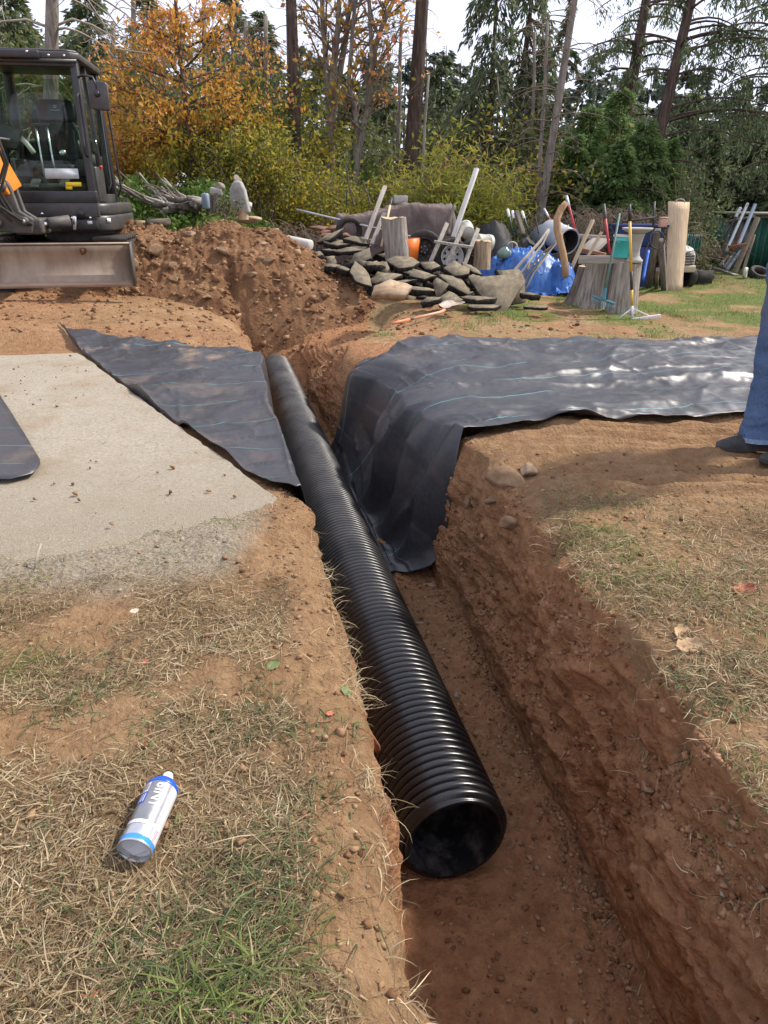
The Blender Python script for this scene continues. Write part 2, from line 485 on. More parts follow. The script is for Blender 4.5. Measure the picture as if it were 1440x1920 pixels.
def ground_material():
    m, nt, b = start('soil_ground')
    tc = nd(nt, 'ShaderNodeTexCoord').outputs['Object']
    A = lambda k: nd(nt, 'ShaderNodeAttribute', attribute_name=k).outputs['Fac']
    n1 = nd(nt, 'ShaderNodeTexNoise', {'Vector': tc, 'Scale': 2.2, 'Detail': 10, 'Roughness': .68}).outputs[0]
    n2 = nd(nt, 'ShaderNodeTexNoise', {'Vector': tc, 'Scale': 17.0, 'Detail': 8, 'Roughness': .7}).outputs[0]
    n3 = nd(nt, 'ShaderNodeTexNoise', {'Vector': tc, 'Scale': 90.0, 'Detail': 4, 'Roughness': .7}).outputs[0]
    v = nd(nt, 'ShaderNodeTexVoronoi', {'Vector': tc, 'Scale': 55.0, 'Randomness': 1.0})
    soil = ramp(nt, n1, [(.30, (.165, .088, .042)), (.5, (.272, .160, .080)), (.72, (.40, .262, .145))])
    soil = fmix(nt, mth(nt, 'MULTIPLY', n2, .75), soil, ramp(nt, n2, [(.35, (.125, .068, .034)), (.65, (.37, .240, .130))]))
    redc = ramp(nt, n2, [(.3, (.22, .092, .045)), (.55, (.35, .168, .082)), (.75, (.45, .25, .135))])
    col = fmix(nt, A('red'), soil, redc)
    grv = ramp(nt, n3, [(.28, (.15, .125, .095)), (.5, (.27, .225, .165)), (.75, (.44, .385, .29))])
    col = fmix(nt, A('gravel'), col, grv)
    thatch = ramp(nt, n3, [(.3, (.075, .046, .022)), (.52, (.165, .108, .052)), (.74, (.32, .235, .125))])
    col = fmix(nt, mth(nt, 'MULTIPLY', A('straw'), .7), col, thatch)
    dryc = ramp(nt, n2, [(.3, (.16, .105, .05)), (.6, (.32, .235, .12)), (.75, (.42, .33, .18))])
    col = fmix(nt, mth(nt, 'MULTIPLY', A('dry'), .75), col, dryc)
    grn = ramp(nt, n2, [(.3, (.06, .085, .02)), (.55, (.12, .15, .035)), (.75, (.21, .21, .07))])
    col = fmix(nt, A('green'), col, grn)
    nt.links.new(col, b.inputs['Base Color'])
    b.inputs['Roughness'].default_value = .95
    b.inputs['Specular IOR Level'].default_value = .15
    h = mth(nt, 'ADD', mth(nt, 'MULTIPLY', n2, 1.4), mth(nt, 'ADD', mth(nt, 'MULTIPLY', n3, .45), mth(nt, 'MULTIPLY', v.outputs['Distance'], -.35)))
    bp = nd(nt, 'ShaderNodeBump', {'Height': h, 'Strength': 1.0, 'Distance': .022})
    nt.links.new(bp.outputs[0], b.inputs['Normal'])
    return m

M_GROUND = ground_material()
gg = G(); gg.grid(np.stack([X_, Yb, Z_], -1))
ground = struct(gg.obj('ground', M_GROUND, smooth=True, attrs=dict(straw=m_str, gravel=m_grv, green=m_grn, red=m_red, dry=m_dry)))

# ---------------------------------------------------------------- heap of dug soil
mx_ = np.linspace(-5.2, .75, 400); my_ = np.linspace(7.7, 11.9, 280)
MX, MY = np.meshgrid(mx_, my_)
def mound_h(x, y):
    top = np.interp(x, [-5.2, -4.4, -3.7, -3.2, -2.75, -2.2, -1.9, -1.4, -.9, -.4, .0, .35], [0, .42, .72, .84, .80, .98, .97, .80, .50, .24, .08, 0]) - g(x, y)
    yc = 9.9
    dy = np.where(y < yc, (yc - y) / (1.55 + .1 * np.sin(x * 3)), (y - yc) / 1.5)
    f = np.clip(1 - dy, 0, 1)
    return np.maximum(top, 0) * (f * f * (3 - 2 * f) * .45 + .55 * f)
mh = mound_h(MX, MY)
pm = p3(MX.ravel(), MY.ravel())
mn = (0.085 * fbm(pm, 1.7, 3, seed=91) + 0.045 * (np.abs(fbm(pm, 3.6, 3, seed=92)) - .25) + 0.032 * (.35 - np.abs(fbm(pm, 8.5, 3, seed=94))) + 0.020 * fbm(pm, 22, 3, seed=93)).reshape(MX.shape)
MZ = np.minimum(g(MX, MY), ground_at(MX.ravel(), MY.ravel()).reshape(MX.shape)) + mh + mn * np.clip(mh / .25, 0, 1) - .10 * (1 - np.clip(mh / .12, 0, 1))
edge = np.minimum(np.minimum(MX - mx_[0], mx_[-1] - MX), np.minimum(MY - my_[0], my_[-1] - MY))
MZ = np.where(edge < .25, MZ - .5 * (1 - edge / .25), MZ)
def mound_at(x, y):
    i = np.clip(np.searchsorted(mx_, x) - 1, 0, len(mx_) - 2); j = np.clip(np.searchsorted(my_, y) - 1, 0, len(my_) - 2)
    return MZ[j, i]
def top_at(x, y):
    z = ground_at(x, y)
    x = np.atleast_1d(x); y = np.atleast_1d(y)
    ins = (x > mx_[0]) & (x < mx_[-1]) & (y > my_[0]) & (y < my_[-1])
    return np.where(ins, np.maximum(z, mound_at(x, y)), z)
M_MOUND = surf('dug_soil', [(.095, .046, .024), (.17, .088, .045), (.26, .155, .085)], 3.0, .95, .9, 28, spec=.1, detail=12, bdist=.03, dust=((.27, .16, .08), .22))
gm = G(); gm.grid(np.stack([MX, MY, MZ], -1))
mound = tag(gm.obj('dirt_mound', M_MOUND, smooth=True), 'heap of loose reddish brown soil behind the trench, beside the dozer blade', 'dirt mound')

# ---------------------------------------------------------------- loose clods, stones
_ico = None
def ico(sub):
    bm = bmesh.new(); bmesh.ops.create_icosphere(bm, subdivisions=sub, radius=1)
    V = np.array([v.co[:] for v in bm.verts]); F = np.array([[v.index for v in f.verts] for f in bm.faces]); bm.free()
    return V, F
ICO1, ICO2, ICO3 = ico(1), ico(2), ico(3)
CUBE = (np.array([[x_, y_, z_] for z_ in (-1, 1) for y_ in (-1, 1) for x_ in (-1, 1)], float), np.array([[0, 2, 3, 1], [4, 5, 7, 6], [0, 1, 5, 4], [2, 6, 7, 3], [0, 4, 6, 2], [1, 3, 7, 5]]))

def rock_verts(seed, base=ICO2, amp=.35, flat=.7, cuts=5):
    r = np.random.default_rng(seed); V = base[0].copy()
    for _ in range(cuts):                       # facets: press the ball against random planes
        n = r.normal(size=3); n /= np.linalg.norm(n); d = r.uniform(.42, .78)
        q = V @ n; V -= np.where(q > d, q - d, 0)[:, None] * n
    V = V * (1 + amp * .3 * vnoise(base[0] * 1.7, seed))[:, None]
    return V * np.array([1, r.uniform(.7, 1), flat])

def scatter(gb, X, Y, Z, size, base=ICO1, kinds=8, tone=None, sink=.25, flat=.75):
    kinds = 14; B = []
    for k in range(kinds):                          # angular crumbs: cubes with every corner knocked about
        r_ = np.random.default_rng(900 + k)
        B.append((CUBE[0] * r_.uniform(.45, 1.05, (8, 1)) + r_.normal(0, .16, (8, 3))) * np.array([1, r_.uniform(.6, 1), flat * r_.uniform(.7, 1.1)]) * .8)
    base = CUBE
    for i in range(len(X)):
        a = rng.uniform(0, 6.283); c, s_ = math.cos(a), math.sin(a)
        V = B[i % kinds] * size[i]
        V = np.stack([V[:, 0] * c - V[:, 1] * s_, V[:, 0] * s_ + V[:, 1] * c, V[:, 2]], 1) + (X[i], Y[i], Z[i] + size[i] * flat * (1 - 2 * sink) * .5)
        gb.add(V, base[1], rng.random() if tone is None else tone)

def tonemat(name, stops, rough=.95, bump=.5, bscale=40, spec=.15, bdist=.01):
    if name in MATS: return MATS[name]
    m, nt, b = start(name)
    t = nd(nt, 'ShaderNodeAttribute', attribute_name='tone').outputs['Fac']
    tc = nd(nt, 'ShaderNodeTexCoord').outputs['Object']
    n = nd(nt, 'ShaderNodeTexNoise', {'Vector': tc, 'Scale': bscale, 'Detail': 6, 'Roughness': .65}).outputs[0]
    f = mth(nt, 'ADD', t, mth(nt, 'MULTIPLY', mth(nt, 'SUBTRACT', n, .5), .7), True)
    nt.links.new(ramp(nt, f, stops), b.inputs['Base Color'])
    b.inputs['Roughness'].default_value = rough; b.inputs['Specular IOR Level'].default_value = spec
    bp = nd(nt, 'ShaderNodeBump', {'Height': n, 'Strength': bump, 'Distance': bdist})
    nt.links.new(bp.outputs[0], b.inputs['Normal'])
    MATS[name] = m
    return m
M_CLOD = tonemat('clod_soil', [(0, (.12, .06, .03)), (.5, (.21, .115, .06)), (1, (.33, .205, .115))])
M_PEB = tonemat('pebble_stone', [(0, (.17, .12, .08)), (.5, (.26, .19, .13)), (1, (.38, .30, .21))])

gb = G()
# on the near banks, the trench floor and the back yard
def pts(n, x0, x1, y0, y1): return rng.uniform(x0, x1, n), rng.uniform(y0, y1, n)
x, y = pts(4200, -1.1, 1.9, .55, 3.4)
st_, gv_, _, _, _ = masks(x, y); keep = rng.random(len(x)) < np.where(x - axis_x(y) > lip_r(y), .8, .6) * (1 - .5 * gv_) * (1 - .35 * st_)
keep &= ~((slab_s(x, y) < .05) & (y > 2.5)) & ~((np.abs(x - axis_x(y)) < .2) & (y > 1.6)) 
x, y = x[keep], y[keep]
scatter(gb, x, y, ground_at(x, y), .0025 + .011 * rng.random(len(x)) ** 4.5)
yy = rng.uniform(.4, 3.9, 4000) ; tt = rng.uniform(-.1, .5, 4000); k_ = (tt > .17) | (yy < 1.6); yy, tt = yy[k_], tt[k_]; xx = axis_x(yy) + tt          # trench floor
scatter(gb, xx, yy, ground_at(xx, yy), .002 + .014 * rng.random(len(yy)) ** 5)
yy = rng.uniform(.5, 3.2, 700); dd = .20 * rng.random(700) ** 1.3; xx = axis_x(yy) + lip_l(yy) - dd      # crumbs along the left lip
scatter(gb, xx, yy, ground_at(xx, yy), .002 + .010 * rng.random(700) ** 4, sink=.4)
x, y = pts(7000, -3.4, .6, 8.2, 10.4); k = mound_at(x, y) > ground_at(x, y) - .02
x, y = x[k], y[k]
scatter(gb, x, y, mound_at(x, y), .006 + .05 * rng.random(len(x)) ** 7, sink=.4)
x, y = pts(3000, -4.2, 3.2, 5.9, 8.8)
k = ~((slab_s(x, y) < .5) & (y < 6.5)) & ~((x > -.6) & (y < 6.9)) & ~((np.abs(x - axis_x(y)) < .22) & (y < 8.3))
k &= rng.random(len(x)) < np.where(x < .4, 1, .35)
x, y = x[k], y[k]
scatter(gb, x, y, top_at(x, y), .006 + .03 * rng.random(len(x)) ** 4)
x, y = pts(700, -4.0, -.4, 2.5, 5.9); k = (slab_s(x, y) < -.03) & (fbm(p3(x, y), 1.3, 3, seed=171) > .05)      # crumbs tracked over the slab
scatter(gb, x[k], y[k], np.zeros(k.sum()), .003 + .012 * rng.random(k.sum()) ** 4)
stuff(gb.obj('soil_clods', M_CLOD, smooth=False), 'small loose clods of brown soil strewn over banks and heap', 'soil clods')

gb = G()
yy = rng.uniform(.5, 3.9, 7000); u = rng.random(7000)                                          # right-hand wall
tt = flo_r(yy) + (lip_r(yy) + .03 - flo_r(yy)) * u; xx = axis_x(yy) + tt - .02
k_ = fbm(p3(xx, yy, u), 2.5, 3, seed=119) > -.25; xx, yy = xx[k_], yy[k_]
scatter(gb, xx, yy, ground_at(xx, yy), .002 + .013 * rng.random(len(xx)) ** 5, sink=.5)
yy = rng.uniform(.5, 3.9, 2500); xx = axis_x(yy) + flo_r(yy) + rng.normal(-.02, .035, 2500)        # crumbs fallen to its foot
scatter(gb, xx, yy, ground_at(xx, yy), .002 + .011 * rng.random(2500) ** 4)
M_CLODR = tonemat('clod_red', [(0, (.13, .060, .031)), (.5, (.23, .118, .062)), (1, (.34, .20, .115))])
stuff(gb.obj('soil_clods', M_CLODR), 'reddish crumbs of soil clinging to the right trench wall', 'soil clods')
gb = G()
x, y = pts(1500, -1.9, 1.9, .6, 3.0)
_, gv_, _, _, _ = masks(x, y); k = rng.random(len(x)) < .10 + .9 * gv_
x, y = x[k], y[k]
k = ~((np.abs(x - axis_x(y)) < .2) & (y > 1.6)); x, y = x[k], y[k]
scatter(gb, x, y, ground_at(x, y), .003 + .009 * rng.random(len(x)) ** 3)
yy = rng.uniform(.6, 3.9, 260); xx = axis_x(yy) + rng.uniform(.2, .48, 260)
scatter(gb, xx, yy, ground_at(xx, yy), .003 + .009 * rng.random(260) ** 4)
stuff(gb.obj('pebbles', M_PEB), 'small grey pebbles scattered by the slab and on the trench floor', 'pebbles')

def rock(p, size, label, mat, seed, rot=0, sink=.3, flat=.65, group=None, name='rock', aspect=(1, 1, 1), tilt=0):
    b = G(); V = rock_verts(seed, ICO3, .4, flat, 11) * size * np.array(aspect)
    V = V * (1 + .05 * fbm(V, 4 / size, 3, seed=seed))[:, None]
    b.add(V, ICO3[1])
    o = b.obj(name, mat, loc=(p[0], p[1], p[2] + size * flat * aspect[2] * (1 - 2 * sink) * .8), rot=(tilt, 0, rot))
    return tag(o, label, 'rock', group)
M_TANROCK = surf('tan_rock', [(.20, .13, .075), (.33, .235, .15), (.42, .32, .22)], 9, .9, .6, 40, spec=.2)
M_BRNROCK = surf('brown_rock', [(.12, .072, .042), (.21, .135, .08), (.30, .20, .125)], 8, .92, .7, 36, spec=.15)
M_GREYROCK = surf('grey_rock', [(.16, .13, .10), (.27, .225, .175), (.37, .32, .25)], 9, .9, .6, 40, spec=.2)

def on_mound(px, py):
    """where the sight line through a pixel meets the heap or the ground"""
    d = ray(px, py)
    for Y in np.arange(6.5, 11.5, .03):
        p = Vector((0, 0, CAM_H)) + d * (Y / d.y)
        if p.z <= float(top_at(p.x, p.y)[0]): return p
    return p
for px, py, s, mt, lab, sd, asp in [
    (355, 441, .11, M_TANROCK, 'pale flat-faced rock high on the left shoulder of the dirt mound', 1, (1, .8, .6)),
    (415, 476, .12, M_BRNROCK, 'squarish brown rock in the middle of the dirt mound', 2, (1, .9, 1.1)),
    (319, 502, .10, M_BRNROCK, 'rounded brown rock on the left foot of the dirt mound', 3, (1.1, .9, 1)),
    (324, 528, .09, M_BRNROCK, 'rounded brown rock at the bottom of the mound near the blade', 4, (1, .9, 1)),
    (466, 418, .22, M_TANROCK, 'broad pale sandy slab of rock on the crest of the dirt mound', 5, (1.25, .7, .55)),
    (495, 457, .07, M_TANROCK, 'small pale chip of stone on the right slope of the mound', 6, (1, .8, .7)),
    (517, 526, .08, M_BRNROCK, 'thin brown flake of stone low on the right slope of the mound', 7, (1.5, .6, .4)),
    (295, 477, .13, M_BRNROCK, 'large brown angular lump on the left face of the mound', 8, (1, .8, 1.1)),
    (245, 500, .15, M_BRNROCK, 'big brown lump of hard soil beside the end of the blade', 9, (1, .9, .9)),
    (470, 519, .09, M_BRNROCK, 'dark brown stone half sunk in the lower mound face', 10, (1, .8, .8)),
    (388, 555, .09, M_BRNROCK, 'low flat brown stone lying in front of the mound', 11, (1.7, .8, .4)),
    (497, 492, .10, M_BRNROCK, 'smooth brown hollowed lump on the right of the mound', 12, (1.5, .8, .8)),
]:
    p = on_mound(px, py); rock(p, s, lab, mt, sd, rot=sd * 1.3, aspect=asp)

def on_ground(px, py):
    d = ray(px, py); lo = .3
    for Y in np.arange(.5, 7, .01):
        p = Vector((0, 0, CAM_H)) + d * (Y / d.y)
        if p.z <= float(ground_at(p.x, p.y)[0]): return p
    return p
for px, py, s, mt, lab, sd, asp in [
    (992, 888, .085, M_TANROCK, 'squared tan rock sitting on the lip of the right trench bank', 21, (1, .9, .8)),
    (950, 905, .10, M_BRNROCK, 'rounded brown rock bulging from the bank below the squared tan rock', 22, (1, .8, 1)),
    (905, 1005, .035, M_TANROCK, 'small pale stone stuck in the middle of the right trench wall', 23, (1, .8, 1.2)),
    (806, 1098, .040, M_TANROCK, 'flat tan stone on the trench floor right of the pipe', 24, (1.1, .8, .5)),
    (858, 1306, .022, M_GREYROCK, 'grey pebble on the trench floor beside the pipe', 25, (1, .9, .9)),
    (790, 1168, .022, M_GREYROCK, 'tiny grey flat stone on the trench floor close to the pipe', 26, (1.2, .8, .5)),
    (880, 945, .055, M_BRNROCK, 'brown stone in the right bank just below the fabric edge', 27, (1, .9, .9)),
    (925, 940, .05, M_BRNROCK, 'second brown stone in the right bank beside the bulging rock', 28, (1, .9, .9)),
    (1215, 1478, .035, M_BRNROCK, 'brown stone in the lower right trench wall near the camera', 29, (1, .9, .9)),
    (960, 985, .07, M_BRNROCK, 'broad dull brown stone set in the right bank above the pale stone', 30, (1.2, .8, 1)),
]:
    rock(on_ground(px, py), s, lab, mt, sd, rot=sd * 1.7, aspect=asp, sink=.35)

# ---------------------------------------------------------------- concrete slab
def slab():
    P = [(-.47, 2.86), (-2.58, 6.02), (-3.0, 5.93), (-4.2, 5.83), (-7.2, 5.7), (-7.2, 1.9), (-2.0, 2.0), (-1.3, 2.2), (-.85, 2.4), (-.62, 2.52), (-.50, 2.68)]
    n = 150
    xs = np.linspace(-7.3, -.4, 200); ys = np.linspace(1.9, 6.1, n)
    bm = bmesh.new()
    vs = [bm.verts.new((x_, y_, 0)) for x_, y_ in P]
    f = bm.faces.new(vs); bmesh.ops.triangulate(bm, faces=[f]); bm.normal_update()
    for _ in range(6): bmesh.ops.subdivide_edges(bm, edges=[e for e in bm.edges if e.calc_length() > .09], cuts=1)
    bmesh.ops.triangulate(bm, faces=bm.faces[:])
    V = np.array([v.co[:] for v in bm.verts])
    z = .004 * fbm(V, 1.6, 3, seed=5) + .0015 * fbm(V, 12, 3, seed=6) - .012 * sst(3.0, 2.5, V[:, 1])
    bd = np.array([v.is_boundary for v in bm.verts])
    jig = fbm(V, 9, 3, seed=8) * .008
    for i, v in enumerate(bm.verts):
        v.co.z = z[i] - .004
        if bd[i]: v.co.x += jig[i]; v.co.y += jig[i] * .6; v.co.z -= .004
    ext = bmesh.ops.extrude_edge_only(bm, edges=[e for e in bm.edges if e.is_boundary])
    for v in [q for q in ext['geom'] if isinstance(q, bmesh.types.BMVert)]: v.co.z = -.13
    bmesh.ops.recalc_face_normals(bm, faces=bm.faces[:])
    me = bpy.data.meshes.new('concrete_slab'); bm.to_mesh(me); bm.free()
    m, nt, b = start('old_concrete')
    tc = nd(nt, 'ShaderNodeTexCoord').outputs['Object']
    N = lambda s, d=8, r=.65: nd(nt, 'ShaderNodeTexNoise', {'Vector': tc, 'Scale': s, 'Detail': d, 'Roughness': r}).outputs[0]
    a, f2, f3 = N(1.1), N(70, 6, .75), N(190, 3, .7)
    col = ramp(nt, a, [(.3, (.19, .165, .128)), (.5, (.25, .222, .175)), (.7, (.305, .275, .225))])
    col = fmix(nt, .68, col, ramp(nt, f2, [(.28, (.14, .115, .085)), (.5, (.30, .26, .20)), (.72, (.47, .42, .33))]))
    col = fmix(nt, mth(nt, 'MULTIPLY', mth(nt, 'SUBTRACT', N(2.6, 9, .7), .50), 4.5, True), col, (.23, .175, .115))
    pit = nd(nt, 'ShaderNodeTexVoronoi', {'Vector': tc, 'Scale': 95.0}).outputs['Distance']
    col = fmix(nt, mth(nt, 'MULTIPLY', mth(nt, 'SUBTRACT', .16, pit), 4, True), col, (.17, .14, .10))
    sy = nd(nt, 'ShaderNodeSeparateXYZ', {0: tc}).outputs[1]                     # gritty dirt worked over the near edge
    grit = mth(nt, 'MULTIPLY', nd(nt, 'ShaderNodeMapRange', {0: mth(nt, 'ADD', sy, mth(nt, 'MULTIPLY', mth(nt, 'SUBTRACT', N(3.0), .5), 1.2)), 1: 3.6, 2: 2.5, 3: 0.0, 4: .85}).outputs[0], 1.0, True)
    col = fmix(nt, grit, col, ramp(nt, f3, [(.3, (.12, .10, .075)), (.5, (.225, .19, .14)), (.72, (.38, .33, .25))]))
    # one wandering hairline crack
    wob = nd(nt, 'ShaderNodeTexNoise', {'Vector': tc, 'Scale': 2.2, 'Detail': 8, 'Roughness': .6}).outputs[0]
    sx = nd(nt, 'ShaderNodeSeparateXYZ', {0: tc})
    ln = mth(nt, 'ABSOLUTE', mth(nt, 'ADD', mth(nt, 'SUBTRACT', sx.outputs[1], 3.55), mth(nt, 'ADD', mth(nt, 'MULTIPLY', sx.outputs[0], .35), mth(nt, 'MULTIPLY', wob, .9))))
    col = fmix(nt, mth(nt, 'MULTIPLY', mth(nt, 'SUBTRACT', .0055, ln), 160, True), col, (.10, .08, .06))
    nt.links.new(col, b.inputs['Base Color'])
    b.inputs['Roughness'].default_value = .92; b.inputs['Specular IOR Level'].default_value = .2
    h = mth(nt, 'ADD', mth(nt, 'MULTIPLY', f2, .9), mth(nt, 'ADD', mth(nt, 'MULTIPLY', f3, .4), mth(nt, 'MULTIPLY', mth(nt, 'MINIMUM', pit, .2), 1.2)))
    bp = nd(nt, 'ShaderNodeBump', {'Height': h, 'Strength': .8, 'Distance': .006}); nt.links.new(bp.outputs[0], b.inputs['Normal'])
    me.materials.append(m)
    o = bpy.data.objects.new('concrete_slab', me); COL.objects.link(o)
    return struct(o)
slab()
# ---------------------------------------------------------------- the corrugated pipe
def black_plastic(name, base, rough, dust, bump=.15):
    m, nt, b = start(name)
    tc = nd(nt, 'ShaderNodeTexCoord').outputs['Object']
    n = nd(nt, 'ShaderNodeTexNoise', {'Vector': tc, 'Scale': 3.0, 'Detail': 9, 'Roughness': .7}).outputs[0]
    n2 = nd(nt, 'ShaderNodeTexNoise', {'Vector': tc, 'Scale': 45.0, 'Detail': 6, 'Roughness': .7}).outputs[0]
    geo = nd(nt, 'ShaderNodeNewGeometry').outputs['Normal']
    up = nd(nt, 'ShaderNodeSeparateXYZ', {0: geo}).outputs[2]
    sz = nd(nt, 'ShaderNodeSeparateXYZ', {0: tc}).outputs[2]
    along = nd(nt, 'ShaderNodeMapRange', {0: sz, 1: .6, 2: 4.2, 3: .08, 4: 1.0}).outputs[0]   # dusty far length, clean near end
    f = mth(nt, 'MULTIPLY', mth(nt, 'MULTIPLY', mth(nt, 'MULTIPLY', mth(nt, 'ADD', n, -.30), 2.2, True), mth(nt, 'ADD', n2, .25)), mth(nt, 'MULTIPLY', mth(nt, 'MAXIMUM', up, 0.05), mth(nt, 'MULTIPLY', along, dust)), True)
    col = fmix(nt, f, base, (.14, .13, .12))
    nt.links.new(col, b.inputs['Base Color'])
    nt.links.new(mth(nt, 'ADD', mth(nt, 'MULTIPLY', f, .8), mth(nt, 'ADD', rough, mth(nt, 'MULTIPLY', n2, .10)), True), b.inputs['Roughness'])
    b.inputs['Specular IOR Level'].default_value = .5
    bp = nd(nt, 'ShaderNodeBump', {'Height': n2, 'Strength': bump, 'Distance': .002}); nt.links.new(bp.outputs[0], b.inputs['Normal'])
    return m
PIPE_A = Vector((.226, 1.635, -.672)); PIPE_B = Vector((-1.25, 8.19, -.640))
pd = (PIPE_B - PIPE_A); PL = pd.length; pd.normalize()
def pipe():
    root = thing('drain_pipe', 'long black corrugated plastic drain pipe lying in the trench', 'pipe', PIPE_A)
    root.rotation_mode = 'QUATERNION'; root.rotation_quaternion = pd.to_track_quat('Z', 'Y')
    ro, rv, ri = .184, .1655, .155
    pitch = .0338; n = int(PL / pitch)
    prof = [(ri, .001), (.166, .0), (.166, .006)]
    for k in range(n):
        z = .012 + k * pitch
        prof += [(rv, z), (rv + .003, z + .0025), (ro - .0035, z + .0058), (ro - .0005, z + .0095), (ro + .0006, z + .0160), (ro - .0005, z + .0225), (ro - .0035, z + .0262), (rv + .003, z + .0295)]
    prof += [(rv, PL - .004), (ri, PL)]
    b = G(); b.lathe(prof, 64)
    M = black_plastic('pipe_black', (.0065, .0065, .0078), .22, 1.1)
    b.obj('corrugated_wall', M, root, smooth=True)
    b = G(); b.lathe([(ri, PL)] + [(ri - .002 * math.sin(i * .9) ** 2, PL * (1 - i / 60)) for i in range(1, 60)] + [(ri, .001)], 64)
    mi, nt, bb = start('pipe_liner')
    tc = nd(nt, 'ShaderNodeTexCoord').outputs['Object']
    n1 = nd(nt, 'ShaderNodeTexNoise', {'Vector': tc, 'Scale': 7.0, 'Detail': 9, 'Roughness': .75}).outputs[0]
    nt.links.new(fmix(nt, mth(nt, 'MULTIPLY', mth(nt, 'SUBTRACT', n1, .48), 3.2, True), (.008, .008, .009), (.16, .15, .14)), bb.inputs['Base Color'])
    bb.inputs['Roughness'].default_value = .42
    b.obj('inner_liner', mi, root, smooth=True)
pipe()

# ---------------------------------------------------------------- woven landscape fabric
def fabric_material():
    m, nt, b = start('woven_fabric')
    uv = nd(nt, 'ShaderNodeUVMap', uv_map='uv').outputs[0]
    tc = nd(nt, 'ShaderNodeTexCoord').outputs['Object']
    s = nd(nt, 'ShaderNodeSeparateXYZ', {0: uv})
    U, V = s.outputs[0], s.outputs[1]
    n1 = nd(nt, 'ShaderNodeTexNoise', {'Vector': tc, 'Scale': 2.4, 'Detail': 9, 'Roughness': .7}).outputs[0]
    n2 = nd(nt, 'ShaderNodeTexNoise', {'Vector': tc, 'Scale': 38.0, 'Detail': 5, 'Roughness': .7}).outputs[0]
    base = ramp(nt, n2, [(.3, (.018, .018, .021)), (.7, (.038, .037, .042))])
    dustf = mth(nt, 'MULTIPLY', mth(nt, 'SUBTRACT', n1, .52), 3.2, True)
    spot = nd(nt, 'ShaderNodeAttribute', attribute_name='dust').outputs['Fac']
    dustf = mth(nt, 'MULTIPLY', dustf, mth(nt, 'ADD', spot, .18), True)
    base = fmix(nt, dustf, base, (.27, .185, .115))
    fr = mth(nt, 'FRACT', mth(nt, 'DIVIDE', mth(nt, 'ADD', V, .13), .42))
    ln = mth(nt, 'LESS_THAN', mth(nt, 'ABSOLUTE', mth(nt, 'SUBTRACT', fr, .5)), .0052)
    wear = mth(nt, 'GREATER_THAN', nd(nt, 'ShaderNodeTexNoise', {'Vector': tc, 'Scale': 3.5, 'Detail': 3}).outputs[0], .36)
    col = fmix(nt, mth(nt, 'MULTIPLY', mth(nt, 'MULTIPLY', ln, wear), .9), base, (.07, .28, .28))
    nt.links.new(col, b.inputs['Base Color'])
    nt.links.new(mth(nt, 'ADD', mth(nt, 'MULTIPLY', dustf, .5), mth(nt, 'ADD', .36, mth(nt, 'MULTIPLY', n2, .14)), True), b.inputs['Roughness'])
    b.inputs['Specular IOR Level'].default_value = .7
    wv = mth(nt, 'MULTIPLY', mth(nt, 'SINE', mth(nt, 'MULTIPLY', U, 1500)), mth(nt, 'SINE', mth(nt, 'MULTIPLY', V, 1500)))
    h = mth(nt, 'ADD', mth(nt, 'MULTIPLY', wv, .15), n2)
    bp = nd(nt, 'ShaderNodeBump', {'Height': h, 'Strength': .22, 'Distance': .003}); nt.links.new(bp.outputs[0], b.inputs['Normal'])
    return m
M_FAB = fabric_material()

def fabric_profile(t, Y):
    """height of the draped sheet over the trench cross-section"""
    zl = plain(axis_x(Y) + np.minimum(t, -.40), Y); zr = plain(axis_x(Y) + np.maximum(t, .74), Y)
    fl = -.855
    o = .045 + .05 * vnoise(np.c_[np.ravel(Y) * 2.3, np.ravel(Y) * 0, np.ravel(Y) * 0], 71).reshape(np.shape(Y))
    a = sst(-.375 + o, -.215 + o * .35, t); ob = vnoise(np.c_[np.ravel(Y) * 1.25, np.ravel(Y) * 0 + 7, np.ravel(Y) * 0], 72).reshape(np.shape(Y)); lr_ = lip_r(Y); fr_ = flo_r(Y)
    c = sst(np.maximum(.19, fr_ - .20) + .04 * ob, lr_ + .26 + .06 * ob, t)
    c = c + .10 * np.sin(math.pi * c) * np.sin(Y * 5.0 + 2 * ob)
    zleft = zl * (1 - a) + fl * a
    zright = fl * (1 - c) + zr * c
    # never inside the wall: invert the shape of the cut
    f_ = np.clip((t - fr_) / (lr_ - fr_), 0, 1); lo = np.zeros(np.shape(f_)); hi = np.ones(np.shape(f_))
    for _ in range(16):
        h = (lo + hi) / 2; up = .28 * h + .72 * h ** 2.6 < f_; lo = np.where(up, h, lo); hi = np.where(up, hi, h)
    er = .14 * sst(3.75, 4.1, Y) * sst(6.5, 6.1, Y)
    wall = fl * (1 - lo) + (zr - er * np.exp(-np.clip(t - lr_, 0, None) / .18)) * lo + .026
    zright = np.where(t > fr_, np.maximum(zright, wall), zright)
    return np.where(t < .1, zleft, zright)

